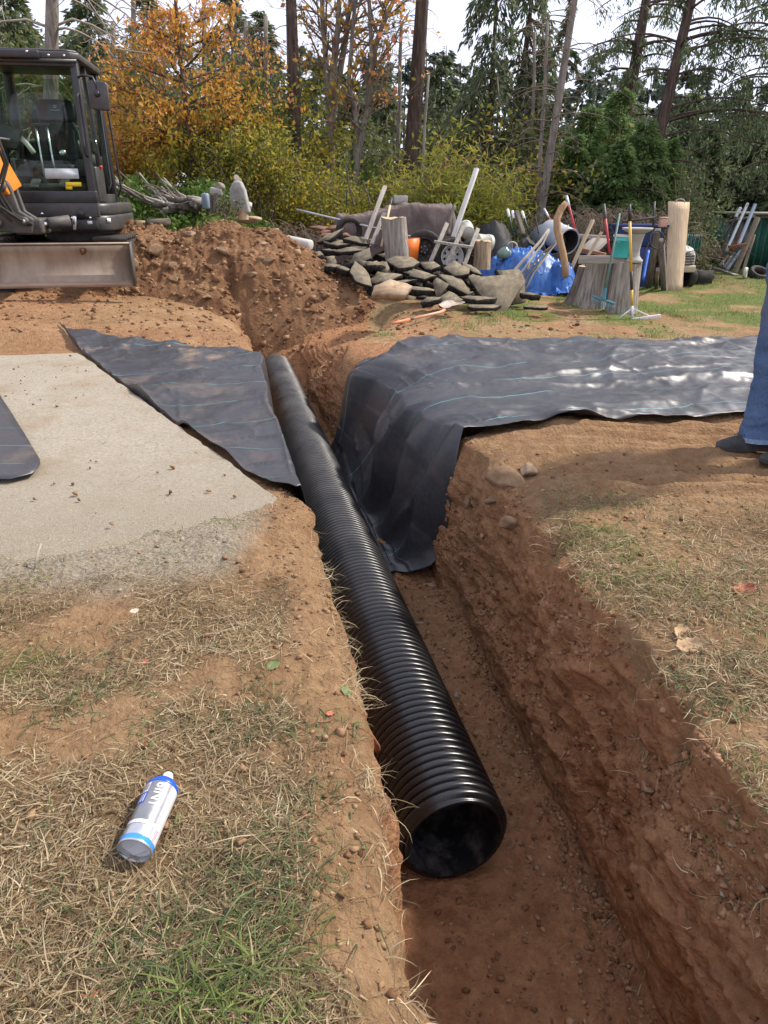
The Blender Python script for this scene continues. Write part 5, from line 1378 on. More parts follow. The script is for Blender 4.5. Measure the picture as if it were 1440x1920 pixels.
def tyre(px, py, Y, ro, label, rim=None, tilt=(0, 0), ri=.6, w=.16):
    p = at(px, py, Y)
    root = thing('wheel' if rim else 'tyre', label, 'wheel' if rim else 'tyre', p, (R(90) + tilt[0], 0, tilt[1]))
    q = G(); h = w / 2
    q.lathe([(ro * ri, -h * .8), (ro * .80, -h), (ro * .95, -h * .9), (ro, -h * .6), (ro, h * .6), (ro * .95, h * .9), (ro * .80, h), (ro * ri, h * .8)], 40, close=True)
    q.obj('tyre' if rim else 'casing', M_RUBBER, root, smooth=True)
    if rim:
        q = G(); q.lathe([(ro * ri, h * .8), (ro * ri + .006, h * .9), (ro * ri - .006, h * .92), (ro * ri * .92, h * .5), (ro * ri * .80, -h * .2), (ro * ri * .45, -h * .1), (ro * ri * .38, h * .15), (ro * ri * .25, h * .22), (0.001, h * .22)], 36); r_ = q.obj('rim', rim, root, smooth=True)
        for k in range(5):
            a = k * 1.2566; q = G(); q.lathe([(0, .012), (.008, .012), (.010, 0)], 8, Matrix.Translation((ro * ri * .30 * math.cos(a), ro * ri * .30 * math.sin(a), h * .22))); q.obj('wheel_nut', M_GALV, r_)
        for k in range(8):
            a = k * .785 + .3; q = G(); q.lathe([(0, .003), (.018, .003), (.018, 0)], 8, Matrix.Translation((ro * ri * .62 * math.cos(a), ro * ri * .62 * math.sin(a), -h * .13))); q.obj('rim_hole', M_BLKSTEEL, r_)
    return root
M_RIM = surf('white_rim', [(.55, .55, .55), (.68, .68, .68)], 20, .5, .1, dust=((.3, .25, .2), .1))
M_DKRIM = surf('dark_rim', [(.02, .02, .02), (.06, .058, .055)], 20, .5, .2)
tyre(655, 432, 10.9, .19, 'bare black tyre standing at the left end of the brown tarp', None, (.1, .25), .62)
tyre(795, 468, 10.6, .26, 'black wheel with a thin bright rim line beside the orange sign', M_DKRIM, (-.06, -.1), .60)
tyre(846, 481, 10.5, .235, 'tyre on a white steel rim behind the grey wooden rack', M_RIM, (-.06, .15), .66)
tyre(888, 476, 10.8, .21, 'dark tyre half hidden at the right foot of the wooden rack', M_DKRIM, (0, .3), .6)

# stump with two faces lit, standing on end
def stump(px0, px1, pyt, pyb, Y, label, mat=None, lean=0, flare=1.25, name='stump', seed=3, square=0):
    if Y is None: Y = ong((px0 + px1) / 2, pyb).y
    pb = at((px0 + px1) / 2, pyb, Y); pt = at((px0 + px1) / 2, pyt, Y)
    zc = Y * CT + (CAM_H - pb.z) * ST
    rr = (px1 - px0) / 2 / FPX * zc; h = pt.z - pb.z
    root = thing(name, label, 'log' if name == 'log' else 'stump', (pb.x, pb.y + rr, pb.z))
    n = 40; a = np.arange(n) * 2 * math.pi / n
    rows = []
    for k, f in enumerate(np.linspace(0, 1, 16)):
        fl = 1 + (flare - 1) * (1 - f) ** 2.2 * (1 + .5 * np.sin(a * 5 + seed))
        lob = 1 + .06 * np.sin(a * 3 + seed) + .07 * vnoise(np.c_[np.cos(a) * 1.6, np.sin(a) * 1.6, np.full(n, f * 1.2)], seed) + .03 * vnoise(np.c_[np.cos(a) * 6, np.sin(a) * 6, np.full(n, f * 1.5)], seed + 1)
        r_ = rr * fl * lob
        rows.append(np.stack([r_ * np.cos(a) + lean * f * h, r_ * np.sin(a), np.full(n, f * h) + (.02 * vnoise(np.c_[np.cos(a) * 3, np.sin(a) * 3, a * 0], seed) * (f > .95))], 1))
    P = np.array(rows); P = np.concatenate([P, P[:, :1]], 1)
    q = G(); q.grid(P); q.obj('trunk', mat or M_GREYBARK, root, smooth=True)
    q = G(); top = P[-1][:-1]; q.add(np.concatenate([top, [top.mean(0)]]), [[i, (i + 1) % n, n] for i in range(n)]); q.obj('cut_face', M_CUTWOOD, root)
    return root
stump(724, 770, 409, 490, 10.2, 'tall silvery log section standing upright left of the orange sign', M_GREYBARK, -.10, 1.02, 'log', 5)
stump(890, 921, 452, 506, 10.3, 'split log with peeling bark under the white buckets', surf('peeling_bark', [(.16, .11, .07), (.38, .28, .18), (.50, .40, .28)], 9, .95, .9, 20, stretch=(4, 4, .4), bdist=.03), 0, 1.03, 'log', 6)
# stumps by the rakes
stump(1089, 1138, 492, 579, None, 'middle weathered stump with a flared foot, left of the green rake head', M_GREYBARK, .10, 1.30, seed=7)
stump(1146, 1196, 494, 590, None, 'right-hand weathered stump behind the yellow handled landscape rake', M_GREYBARK, .0, 1.12, seed=8)
stump(1066, 1102, 502, 573, None, 'dark leaning root stump at the left of the three stumps', M_BARK, .22, 1.35, seed=9)
stump(1131, 1147, 493, 562, 9.3, 'narrow brown split post wedged between the two big stumps', M_BARK, .03, 1.0, 'log', seed=10)

# boards and poles leaning over the heap
post('board', 'longer grey board leaning up against the brown tarp', 'board', at(685, 450, 10.4), at(722, 349, 11.2), .060, .028, M_GREYWOOD)
post('board', 'shorter grey board leaning right of the longer one', 'board', at(697, 458, 10.3), at(721, 399, 10.8), .055, .028, M_GREYWOOD)
p = post('tool_handle', None, None, (0, 0, 0), (0, 0, 1), .03, .03, M_PALEWOOD, round_=True); bpy.data.objects.remove(p)
def handle(name, label, cat, a, b_, r_, mat, grip=None, glen=.18, gmat=None):
    a, b_ = Vector(a), Vector(b_); L = (b_ - a).length
    root = thing(name, label, cat, a); root.rotation_mode = 'QUATERNION'; root.rotation_quaternion = (b_ - a).to_track_quat('Z', 'Y')
    q = G(); q.tube([(0, 0, 0), (0, 0, L * .5), (0, 0, L)], r_, 10); q.obj('shaft', mat, root, smooth=True)
    if grip:
        q = G(); q.tube([(0, 0, L - glen), (0, 0, L - glen + .01), (0, 0, L + .004), (0, 0, L + .01)], [r_ * 1.05, r_ * 1.3, r_ * 1.3, r_ * .8], 10); q.obj('grip', grip, root, smooth=True)
    return root
handle('tool_handle', 'pale wooden tool handle with black tip standing before the brown tarp', 'tool handle', at(715, 462, 10.3), at(734, 373, 10.9), .016, M_PALEWOOD, M_BLKSTEEL, .12)
post('metal_pipe', 'long thin grey pipe slanting down in front of the brown tarp', 'pipe', at(556, 393, 11.0), at(818, 455, 10.7), .03, .03, M_GALV, round_=True)
def sign():
    p = at(771, 469, 10.4)
    root = thing('road_sign', 'blank bright orange sign panel propped beside the upright log', 'sign', p, (R(78), R(0), R(4)))
    q = G(); w, h, c = .105, .16, .02
    poly = [(-w + c, -h), (w - c, -h), (w, -h + c), (w, h - c), (w - c, h), (-w + c, h), (-w, h - c), (-w, -h + c)]
    q.prism([(x_ + y_ * .15, y_) for x_, y_ in poly], 0, .004); q.obj('panel', surf('sign_orange', [(.78, .16, .015), (.82, .19, .02)], 8, .45, .05), root)
    q = G(); o1 = np.array([(x_ + y_ * .15, y_) for x_, y_ in poly]); i1 = o1 * .93
    n = len(poly); q.add(np.concatenate([np.c_[o1 * .985, np.full(n, .0055)], np.c_[i1, np.full(n, .0055)]]), [[i, (i + 1) % n, n + (i + 1) % n, n + i] for i in range(n)]); q.obj('border', surf('sign_black', [(.02, .02, .02), (.03, .03, .03)], 9, .5, 0), root)
    for k in range(4):
        q = G(); q.prism([(-.115 + k * .018, -.15), (-.108 + k * .018, -.15), (-.125 + k * .02, -.09 - k * .006)], .0042, .0058); q.obj('black_ray', MATS['sign_black'], root)
sign()
# grey wooden rack: three uprights and a crossbar
def rack():
    root = thing('wooden_rack', 'grey weathered wooden rack of slanted posts with one crossbar', 'rack', at(850, 500, 10.2))
    o = Vector(root.location)
    for a, b_ in (((805, 496), (838, 419)), ((836, 498), (869, 424)), ((870, 498), (896, 429))):
        q = G(); q.beam(at(a[0], a[1], 10.15) - o, at(b_[0], b_[1], 10.5) - o, .055, .045, (0, 1, 0)); q.obj('upright', M_GREYWOOD, root, bevel=.005)
    q = G(); q.beam(at(814, 453, 10.22) - o, at(887, 464, 10.22) - o, .035, .10, (0, 1, 0)); q.obj('crossbar', M_GREYWOOD, root, bevel=.005)
rack()
post('pole', 'tall whitewashed pole leaning highest over the heap, through the rack', 'pole', at(850, 445, 10.6), at(894, 316, 11.0), .065, .04, surf('whitewashed', [(.42, .40, .36), (.60, .58, .53), (.66, .64, .6)], 6, .85, .3, stretch=(3, 3, .6)))
post('pole', 'brown weathered stake leaning left of the tall white pole', 'pole', at(838, 440, 10.9), at(851, 385, 11.2), .05, .05, M_BARK, round_=True, bend=.02)
def bucket(px, py, Y, r_, h, label, mat, rot, lid=None):
    root = thing('bucket', label, 'bucket', at(px, py, Y), rot)
    q = G(); q.lathe([(0.001, 0), (r_ * .84, 0), (r_ * .86, .01), (r_ * .96, h * .78), (r_ * 1.04, h * .79), (r_ * 1.04, h * .83), (r_ * .98, h * .84), (r_, h * .97), (r_ * 1.03, h), (r_ * .96, h), (r_ * .82, .02), (.001, .02)], 32); q.obj('pail', mat, root, smooth=True)
    q = G(); a = np.linspace(.15, math.pi - .15, 14); q.tube(np.stack([r_ * 1.03 * np.cos(a), -r_ * .9 * np.sin(a) * .9, h * .86 - .05 * np.sin(a)], 1), .005, 6); q.obj('bail', M_GALV, root, smooth=True)
    if lid:
        q = G(); q.lathe([(0.001, h + .018), (r_ * .9, h + .015), (r_ * 1.08, h + .012), (r_ * 1.08, h - .01)], 32); q.obj('lid', lid, root, smooth=True)
M_PAILW = surf('white_pail', [(.42, .41, .34), (.54, .53, .45)], 9, .6, .1, dust=((.28, .24, .16), .2))
bucket(893, 452, 10.6, .115, .24, 'dirty white bucket tipped over on the split log', M_PAILW, (R(-20), R(100), R(10)))
bucket(878, 437, 11.0, .11, .22, 'dirty white bucket lying behind the tipped one', M_PAILW, (R(-35), R(70), R(60)))
q = G(); V = rock_verts(31, ICO3, .5, .8, 4); q.add(V * np.array([.13, .09, .10]), ICO3[1]); tag(q.obj('plastic_jug', surf('dark_jug', [(.03, .04, .06), (.07, .09, .12)], 9, .4, .1), smooth=True, loc=at(842, 392, 11.6)), 'dark blue plastic jug on the right end of the brown tarp', 'jug')

# black tarp heap, blue tarp, drum, jug
def heap_fn(cx, cy, rx, ry, h, base, p_=2.2):
    def fn(X, Y):
        d = np.sqrt(((X - cx) / rx) ** 2 + ((Y - cy) / ry) ** 2)
        return base + h * np.clip(1 - d ** p_, -.12, 1)
    return fn
gz = float(g(1.9, 11.0))
cloth_heap('black_tarp', 'crumpled black tarp heaped behind the blue tarp', 'tarp', lambda X, Y: np.maximum(heap_fn(1.80, 12.5, .55, .65, .90, gz, 2.0)(X, Y), heap_fn(2.28, 12.4, .50, .65, .70, gz, 1.8)(X, Y)), 1.15, 2.9, 11.7, 13.2, M_BLTARP, 150, 110, .075, 2.2, 9)
gz = float(g(1.9, 9.9))
cloth_heap('blue_tarp', 'bright blue plastic tarp thrown over scrap, sticks leaning on it', 'tarp', lambda X, Y: np.maximum(heap_fn(2.18, 11.3, .68, .55, .52, gz, 2.4)(X, Y), np.maximum(heap_fn(1.75, 11.5, .42, .45, .40, gz, 2.0)(X, Y), heap_fn(2.62, 11.1, .28, .40, .44, gz, 2.0)(X, Y))), 1.25, 2.98, 10.6, 12.1, M_BLUETARP, 220, 170, .085, 2.6, 21)
def drum(px, py, Y, r_, L, label, yaw, pitch, outer, seed):
    root = thing('drum', label, 'drum', at(px, py, Y), (R(pitch), 0, R(yaw)))
    q = G(); q.lathe([(r_ * .9, .0), (r_, .005), (r_, L * .33), (r_ * 1.03, L * .35), (r_, L * .37), (r_, L * .66), (r_ * 1.03, L * .68), (r_, L * .70), (r_, L), (.001, L)], 36); q.obj('shell', outer, root, smooth=True)
    q = G(); q.lathe([(r_ * .97, .001), (r_ * .97, L - .01), (.001, L - .01)], 36); q.obj('inside', M_BLKSTEEL, root, smooth=True)
    q = G(); q.lathe([(r_ * .96, -.003), (r_ * 1.02, -.003), (r_ * 1.02, .012), (r_ * .96, .012)], 36, close=True); q.obj('rim', M_GALV, root, smooth=True)
M_DRUM = surf('drum_white', [(.30, .33, .36), (.42, .46, .48)], 8, .5, .15, dust=((.3, .25, .2), .12))
M_DRUMB = surf('drum_grey', [(.10, .13, .16), (.16, .19, .22)], 8, .5, .15, dust=((.3, .25, .2), .12))
drum(1066, 453, 11.5, .19, .55, 'open pale drum lying on its side, mouth towards the curved branch', 22, -78, M_DRUM, 1)
drum(1040, 456, 11.8, .17, .55, 'dark grey drum lying behind the curved branch', 10, -80, M_DRUMB, 2)
def carboy():
    root = thing('glass_jug', 'green glass jug with a pale hose loop beside the black tarp', 'jug', at(945, 484, 11.3))
    q = G(); q.lathe([(.001, 0), (.10, 0), (.115, .03), (.11, .09), (.06, .14), (.03, .16), (.028, .19), (.034, .195)], 28); q.obj('bottle', surf('green_glass', [(.10, .17, .14), (.18, .27, .22)], 9, .15, 0, spec=.8), root, smooth=True)
    q = G(); a = np.linspace(-.2, 2.6, 14); q.tube(np.stack([.10 + .085 * np.cos(a), -.05 + 0 * a, .13 + .10 * np.sin(a)], 1), .010, 8); q.obj('hose_loop', M_PAILW, root, smooth=True)
carboy()
# sticks leaning over the blue tarp
SG = 'sticks leaning on the blue tarp'
for a, b_, w, lab in [((955, 521), (1028, 432), .05, 'thickest straight grey stick at left of the leaning bundle'), ((967, 527), (1029, 435), .035, 'second grey stick close behind the thickest one'),
                      ((978, 537), (1045, 447), .04, 'brown stick in the middle of the leaning bundle'), ((972, 530), (1020, 452), .025, 'short thin stick low between the bundle sticks'),
                      ((984, 540), (1066, 421), .022, 'long thin pale stick crossing in front of the curved branch'), ((974, 524), (1033, 462), .03, 'dark stick lying low across the blue tarp')]:
    post('stick', lab, 'stick', at(a[0], a[1], 10.35), at(b_[0], b_[1], 11.1), w * 1.1, w, M_BARK if 'brown' in lab or 'dark' in lab else M_GREYWOOD, SG, round_=True, bend=.018, taper=.7)
q = G(); P = [at(x_, y_, Y_) for x_, y_, Y_ in ((1060, 520, 10.5), (1060, 500, 10.55), (1056, 478, 10.6), (1050, 452, 10.65), (1045, 430, 10.7), (1044, 410, 10.75), (1052, 392, 10.8), (1062, 379, 10.8))]
q.tube([p - P[0] for p in P], [.045, .05, .052, .05, .055, .05, .048, .035], 12); tag(q.obj('branch', surf('orange_wood', [(.26, .15, .075), (.42, .27, .15)], 9, .9, .5, stretch=(3, 3, .6)), smooth=True, loc=P[0]), 'thick curved bare branch rising in front of the drum', 'branch')
# fence posts with white tops
for px, yb, ax, ay, lab in [(962, 440, 952, 393, 'left dark green metal fence post with a white tip'), (969, 442, 961, 396, 'second dark green fence post with a white tip'), (993, 440, 979, 397, 'right dark green fence post with a white tip')]:
    handle('fence_post', lab, 'fence post', at(px, yb, 11.5), at(ax, ay, 11.7), .016, surf('post_green', [(.012, .035, .025), (.02, .05, .035)], 9, .5, .1), surf('post_white', [(.6, .6, .58), (.7, .7, .68)], 9, .5, .1), .12)
post('board', 'brown squared post among the white tipped fence posts', 'board', at(981, 440, 11.5), at(968, 396, 11.7), .07, .05, M_BARK)
post('metal_pipe', 'thin black rod standing right of the fence posts', 'pipe', at(1010, 438, 11.4), at(1004, 407, 11.5), .02, .02, M_BLKSTEEL, round_=True)
handle('tool_handle', 'shorter red tool handle leaning behind the drum', 'tool handle', at(1046, 440, 12.0), at(1020, 392, 12.2), .016, M_REDPAINT, M_GALV, .15)
handle('tool_handle', 'taller red tool handle leaning right of the curved branch', 'tool handle', at(1080, 437, 11.8), at(1062, 368, 12.1), .018, M_REDPAINT, M_GALV, .17)
handle('tool_handle', 'red and black tool handle standing at the left of the blue bin', 'tool handle', at(1143, 475, 10.5), at(1132, 384, 10.9), .018, M_REDPAINT, M_BLKSTEEL, .22)
post('board', 'longer pale plank leaning down left of the dark root stump', 'board', ong(1050, 551), at(1112, 412, 11.2), .055, .03, M_PALEWOOD)
post('board', 'shorter pale plank leaning right beside the longer plank', 'board', ong(1064, 549), at(1128, 435, 11.2), .055, .03, M_PALEWOOD)
# bench of scrap boards and a brick-red beam behind the stumps
post('board', 'reddish offcut of timber lying behind the leaning planks', 'board', at(1092, 468, 11.5), at(1135, 478, 11.3), .07, .05, surf('red_wood', [(.24, .10, .05), (.34, .16, .085)], 7, .9, .4, stretch=(4, 4, .5)))
post('board', 'thick grey board lying across the tops of the stumps', 'board', at(1085, 487, 9.45), at(1172, 486, 9.2), .03, .10, M_GREYWOOD)
post('board', 'grey weathered beam lying behind the drum and planks', 'board', at(1075, 442, 12.2), at(1140, 446, 12.1), .07, .06, M_GREYWOOD)
post('board', 'silver grey panel of boards leaning behind the reddish offcut', 'board', at(1100, 474, 11.8), at(1126, 448, 12.0), .34, .03, M_GREYWOOD)

bucket(1164, 483, 9.25, .112, .25, 'turquoise plastic bucket with white lid standing on the stumps', surf('teal_pail', [(.045, .40, .40), (.06, .48, .47)], 9, .4, .05), (0, 0, .3), M_PAILW)
def urn():
    root = thing('birdbath', 'pale concrete birdbath pedestal with wide bowl behind the turquoise bucket', 'birdbath', at(1187, 492, 9.2))
    m_ = surf('pale_concrete', [(.30, .285, .245), (.40, .385, .34)], 10, .9, .3, 50)
    q = G(); q.lathe([(.001, 0), (.11, 0), (.11, .03), (.09, .045), (.065, .08), (.06, .14), (.07, .22), (.09, .30), (.10, .33)], 36); q.obj('pedestal', m_, root, smooth=True)
    q = G(); q.lathe([(.09, .33), (.13, .35), (.175, .375), (.18, .395), (.168, .395), (.11, .37), (.001, .36)], 40); q.obj('bowl', m_, root, smooth=True)
urn()
def bin_():
    p = ong(1180, 536)
    root = thing('wheelbarrow', 'dark blue plastic tub on a stand, behind the birdbath and teal bucket', 'tub', p)
    M_BLUE = surf('tub_blue', [(.012, .025, .11), (.022, .04, .16)], 6, .45, .1, dust=((.2, .18, .16), .08))
    h = at(1180, 420, p.y).z - p.z
    q = G(); out = [(-.40, -.26), (.40, -.26), (.40, .3), (-.40, .3)]
    V = []
    for z, s_ in ((h - .34, .78), (h, 1.0), (h, .94), (h - .32, .73)): V += [(x_ * s_, y_ * s_ + .02, z) for x_, y_ in out]
    F = [[i + k * 4, (i + 1) % 4 + k * 4, (i + 1) % 4 + k * 4 + 4, i + k * 4 + 4] for k in range(3) for i in range(4)] + [[3, 2, 1, 0], [12, 13, 14, 15]]
    q.add(V, F); q.obj('tub', M_BLUE, root, bevel=.02)
    q = G(); q.box((0, -.27, h - .015), (.86, .05, .05)); q.obj('rim', M_BLUE, root, bevel=.012)
    q = G(); q.box((.17, 0, (h - .34) / 2), (.32, .36, h - .34)); q.obj('stand', M_BLUE, root, bevel=.02)
    for s_ in (-1, 1):
        q = G(); q.tube([(.30 * s_, -.2, h + .005), (.30 * s_, .1, h + .04), (.30 * s_, .5, h + .12)], .017, 8); q.obj('handle', M_BLKSTEEL, root, smooth=True)
bin_()
q = G(); q.box((0, 0, 0), (.5, .04, .03)); tag(q.obj('board', M_BLKSTEEL, loc=at(1197, 412, 11.1), rot=(0, R(-6), .2), bevel=.005), 'short black bar resting on the rim of the blue tub', 'bar')
handle('tool_handle', 'black tool handle rising behind the right end of the blue tub', 'tool handle', at(1225, 430, 11.5), at(1227, 378, 11.6), .018, M_BLKSTEEL)
post('metal_pipe', 'blue plastic pipe leaning low between tub and grey posts', 'pipe', at(1206, 524, 10.6), at(1216, 470, 10.9), .04, .04, surf('pipe_blue', [(.02, .10, .42), (.03, .14, .5)], 9, .45, .05), round_=True)
post('fence_post', 'left grey weathered square post leaning right of the birdbath', 'post', ong(1216, 541), at(1233, 432, 11.3), .09, .08, surf('dark_greywood', [(.09, .08, .07), (.18, .165, .15), (.27, .25, .225)], 6, .95, .7, stretch=(5, 5, .5)))
post('fence_post', 'right grey weathered square post beside the wide plywood board', 'post', ong(1246, 546), at(1239, 450, 11.5), .09, .08, MATS['dark_greywood'])
post('fence_post', 'short dark timber standing low between the two grey posts', 'post', ong(1231, 541), at(1233, 505, 11.1), .05, .05, MATS['dark_greywood'])
q = G(); q.lathe([(.115, -.008), (.13, -.008), (.13, .008), (.115, .008)], 26, close=True); tag(q.obj('cable_coil', M_RUBBER, smooth=True, loc=at(1232, 450, 11.0), rot=(R(75), 0, .3)), 'black cable loop hung over the grey posts', 'cable')
q = G(); q.box((0, 0, 0), (.11, .10, .12)); q.prism([(-.06, -.05), (.06, -.05), (.06, .05), (-.06, .05)], .06, .085); tag(q.obj('post_cap', surf('copper_cap', [(.42, .22, .15), (.55, .33, .24)], 9, .5, .1), loc=at(1243, 418, 11.8), bevel=.01), 'dark red box with pinkish cap beside the top of the plywood board', 'box')

# wide board: warped plank
def plank():
    a = ong(1263, 547); b_ = at(1273, 379, a.y + .5); L = (b_ - a).length
    m, nt, b = start('sawn_board')
    tc = nd(nt, 'ShaderNodeTexCoord').outputs['Object']
    mp = nd(nt, 'ShaderNodeMapping', {'Vector': tc, 'Scale': (1, 1, .16)}).outputs[0]
    n = nd(nt, 'ShaderNodeTexNoise', {'Vector': mp, 'Scale': 3.2, 'Detail': 3.0, 'Roughness': .5, 'Distortion': 1.4}).outputs[0]
    bands = mth(nt, 'SINE', mth(nt, 'MULTIPLY', n, 75))
    n2 = nd(nt, 'ShaderNodeTexNoise', {'Vector': tc, 'Scale': 30.0, 'Detail': 6}).outputs[0]
    col = ramp(nt, mth(nt, 'ADD', mth(nt, 'MULTIPLY', bands, .12), .5), [(.25, (.40, .27, .155)), (.6, (.56, .42, .27)), (.8, (.60, .47, .32))])
    col = fmix(nt, mth(nt, 'MULTIPLY', n2, .3), col, (.36, .29, .21))
    nt.links.new(col, b.inputs['Base Color']); b.inputs['Roughness'].default_value = .85
    q = G(); n_ = 12; zz = np.linspace(0, L, n_); w0, w1 = .132, .172
    V = []
    for i, z in enumerate(zz):
        w = w0 + (w1 - w0) * i / (n_ - 1); jx = .004 * math.sin(i * 2.1)
        V += [(-w + jx, -.018, z), (w + jx, -.018, z), (w + jx, .018, z), (-w + jx, .018, z)]
    F = [[i * 4 + k, i * 4 + (k + 1) % 4, i * 4 + 4 + (k + 1) % 4, i * 4 + 4 + k] for i in range(n_ - 1) for k in range(4)] + [[3, 2, 1, 0], [n_ * 4 - 4, n_ * 4 - 3, n_ * 4 - 2, n_ * 4 - 1]]
    q.add(V, F); o = q.obj('board', m, loc=a); o.rotation_mode = 'QUATERNION'; o.rotation_quaternion = (b_ - a).to_track_quat('Z', 'Y') @ Quaternion((0, 0, 1), 0)
    # keep the broad side to the camera
    z = (b_ - a).normalized(); x = Vector((1, 0, 0)) - z * z.x; x.normalize(); y = z.cross(x)
    o.rotation_quaternion = Matrix((x, y, z)).transposed().to_quaternion()
    tag(o, 'wide pale sawn board standing upright in front of the garden tractor', 'board')
plank()
q = G(); a = np.linspace(0, math.pi, 14); q.tube(np.stack([.075 * np.cos(a), 0 * a, .05 * np.sin(a)], 1), .010, 8); tag(q.obj('hoop', M_GREYWOOD, smooth=True, loc=at(1275, 380, 12.1)), 'small pale hoop showing above the top of the wide board', 'hoop')

def tractor():
    p = ong(1296, 542)
    root = thing('lawn_tractor', 'cream garden tractor with slatted grille half hidden behind the wide board', 'lawn tractor', (p.x - .13, p.y + .2, p.z), (0, 0, R(8)))
    M_CR = surf('tractor_cream', [(.52, .50, .44), (.62, .60, .54)], 6, .4, .05, dust=((.3, .25, .18), .08)); M_TAN = surf('tractor_tan', [(.40, .33, .21), (.48, .40, .27)], 6, .5, .1)
    sec = lambda w, t, y: [(-w, y, .36), (w, y, .36), (w, y, t - .10), (w * .78, y, t - .02), (0, y, t), (-w * .78, y, t - .02), (-w, y, t - .10)]
    q = G(); R_ = [sec(.20, .60, -.02), sec(.225, .66, .06), sec(.235, .70, .30), sec(.24, .74, .75)]; n = 7
    V = [v for s_ in R_ for v in s_]; F = [[k * n + i, k * n + (i + 1) % n, (k + 1) * n + (i + 1) % n, (k + 1) * n + i] for k in range(3) for i in range(n)] + [list(range(6, -1, -1)), list(range(21, 28))]
    for f in F: q.add(np.zeros((0, 3)), np.zeros((0, 4), int)) if False else None
    q.add(V, [f for f in F if len(f) == 4]); base = 0
    for f in F:
        if len(f) != 4: q.F.append(np.array([f])); q.T.append(np.zeros(1)); q.M.append(np.zeros(1, int))
    hood = q.obj('hood', M_CR, root, bevel=.02)
    for k in range(4):
        q = G(); q.box((0, -.025, .385 + k * .045), (.34, .03, .026)); q.obj('grille_slot', M_BLKSTEEL, hood)
    q = G(); q.box((0, -.02, .31), (.42, .10, .11)); q.obj('bumper', M_TAN, root, bevel=.015)
    q = G(); q.box((.05, -.03, .56), (.10, .02, .03)); q.obj('badge', M_GALV, hood, bevel=.004)
    for s_ in (-1, 1):
        for yy, rr, ww in ((.14, .16, .13), (1.05, .23, .18)):
            q = G(); q.lathe([(rr * .45, -ww / 2), (rr * .9, -ww / 2), (rr, -ww * .35), (rr, ww * .35), (rr * .9, ww / 2), (rr * .45, ww / 2)], 28, Matrix.Translation((.24 * s_, yy, rr)) @ Matrix.Rotation(R(90), 4, 'Y'), close=True)
            w = q.obj('wheel', M_RUBBER, root, smooth=False)
            q = G(); q.lathe([(.0, -ww * .3), (rr * .46, -ww * .42), (rr * .46, ww * .42), (0, ww * .3)], 20, Matrix.Translation((.24 * s_, yy, rr)) @ Matrix.Rotation(R(90), 4, 'Y')); q.obj('rim', M_BLKSTEEL, w)
    q = G(); q.prism([(-.30, .42), (.10, .34), (.34, .38), (.60, .62), (.62, .80), (.3, .9), (-.3, .9)], .10, .25); q.obj('mower_deck', M_BLKSTEEL, root, bevel=.03)
    q = G(); q.prism([(.30, .40), (.84, .36), (.90, .44), (.88, .75), (.30, .80)], .10, .16, Matrix.Translation((0, 0, .24)) @ Matrix.Rotation(R(16), 4, 'Y')); q.obj('side_chute', M_BLKSTEEL, root, bevel=.015)
    q = G(); q.prism([(.30, .36), (.80, .33), (.80, .37), (.30, .40)], .02, .24); q.obj('chute_skirt', M_RUBBER, root)
    q = G(); q.box((0, 1.0, .52), (.42, .40, .10)); q.obj('seat', M_SEAT, root, bevel=.04)
    q = G(); q.box((0, 1.2, .72), (.40, .10, .34)); q.obj('seat_back', M_SEAT, root, bevel=.04)
    q = G(); q.lathe([(.15, -.012), (.174, -.012), (.174, .012), (.15, .012)], 24, Matrix.Translation((0, .72, .86)) @ Matrix.Rotation(R(-35), 4, 'X'), close=True); q.obj('steering_wheel', M_BLKSTEEL, root, smooth=True)
tractor()
def hose():
    p = at(1299, 440, 13.2)
    root = thing('garden_hose', 'green garden hose hung in long loops behind the garden tractor', 'garden hose', p)
    mh_ = [surf('hose_green', [(.02, .13, .10), (.04, .20, .15)], 9, .45, .05), surf('hose_dark', [(.01, .05, .06), (.02, .09, .08)], 9, .45, .05)]
    for k in range(8):
        x0 = -.10 + k * .028; L = .34 + .05 * math.sin(k * 1.7)
        a = np.linspace(0, 2 * math.pi, 22); q = G(); q.tube(np.stack([x0 + .018 * np.cos(a) + .01 * k * .3, -.05 + .06 * np.cos(a) - .004 * k, -L / 2 + L / 2 * np.sin(a)], 1), .012, 6); q.obj('loop', mh_[k % 2], root, smooth=True)
    q = G(); q.tube([(-.14, .03, .0), (.16, .03, -.04)], .014, 6); q.obj('hanger', M_BLKSTEEL, root)
    q = G(); q.tube([(0.0, .06, .0), (0, .06, -.62)], .02, 6); q.obj('hanger_post', M_BLKSTEEL, root)
hose()

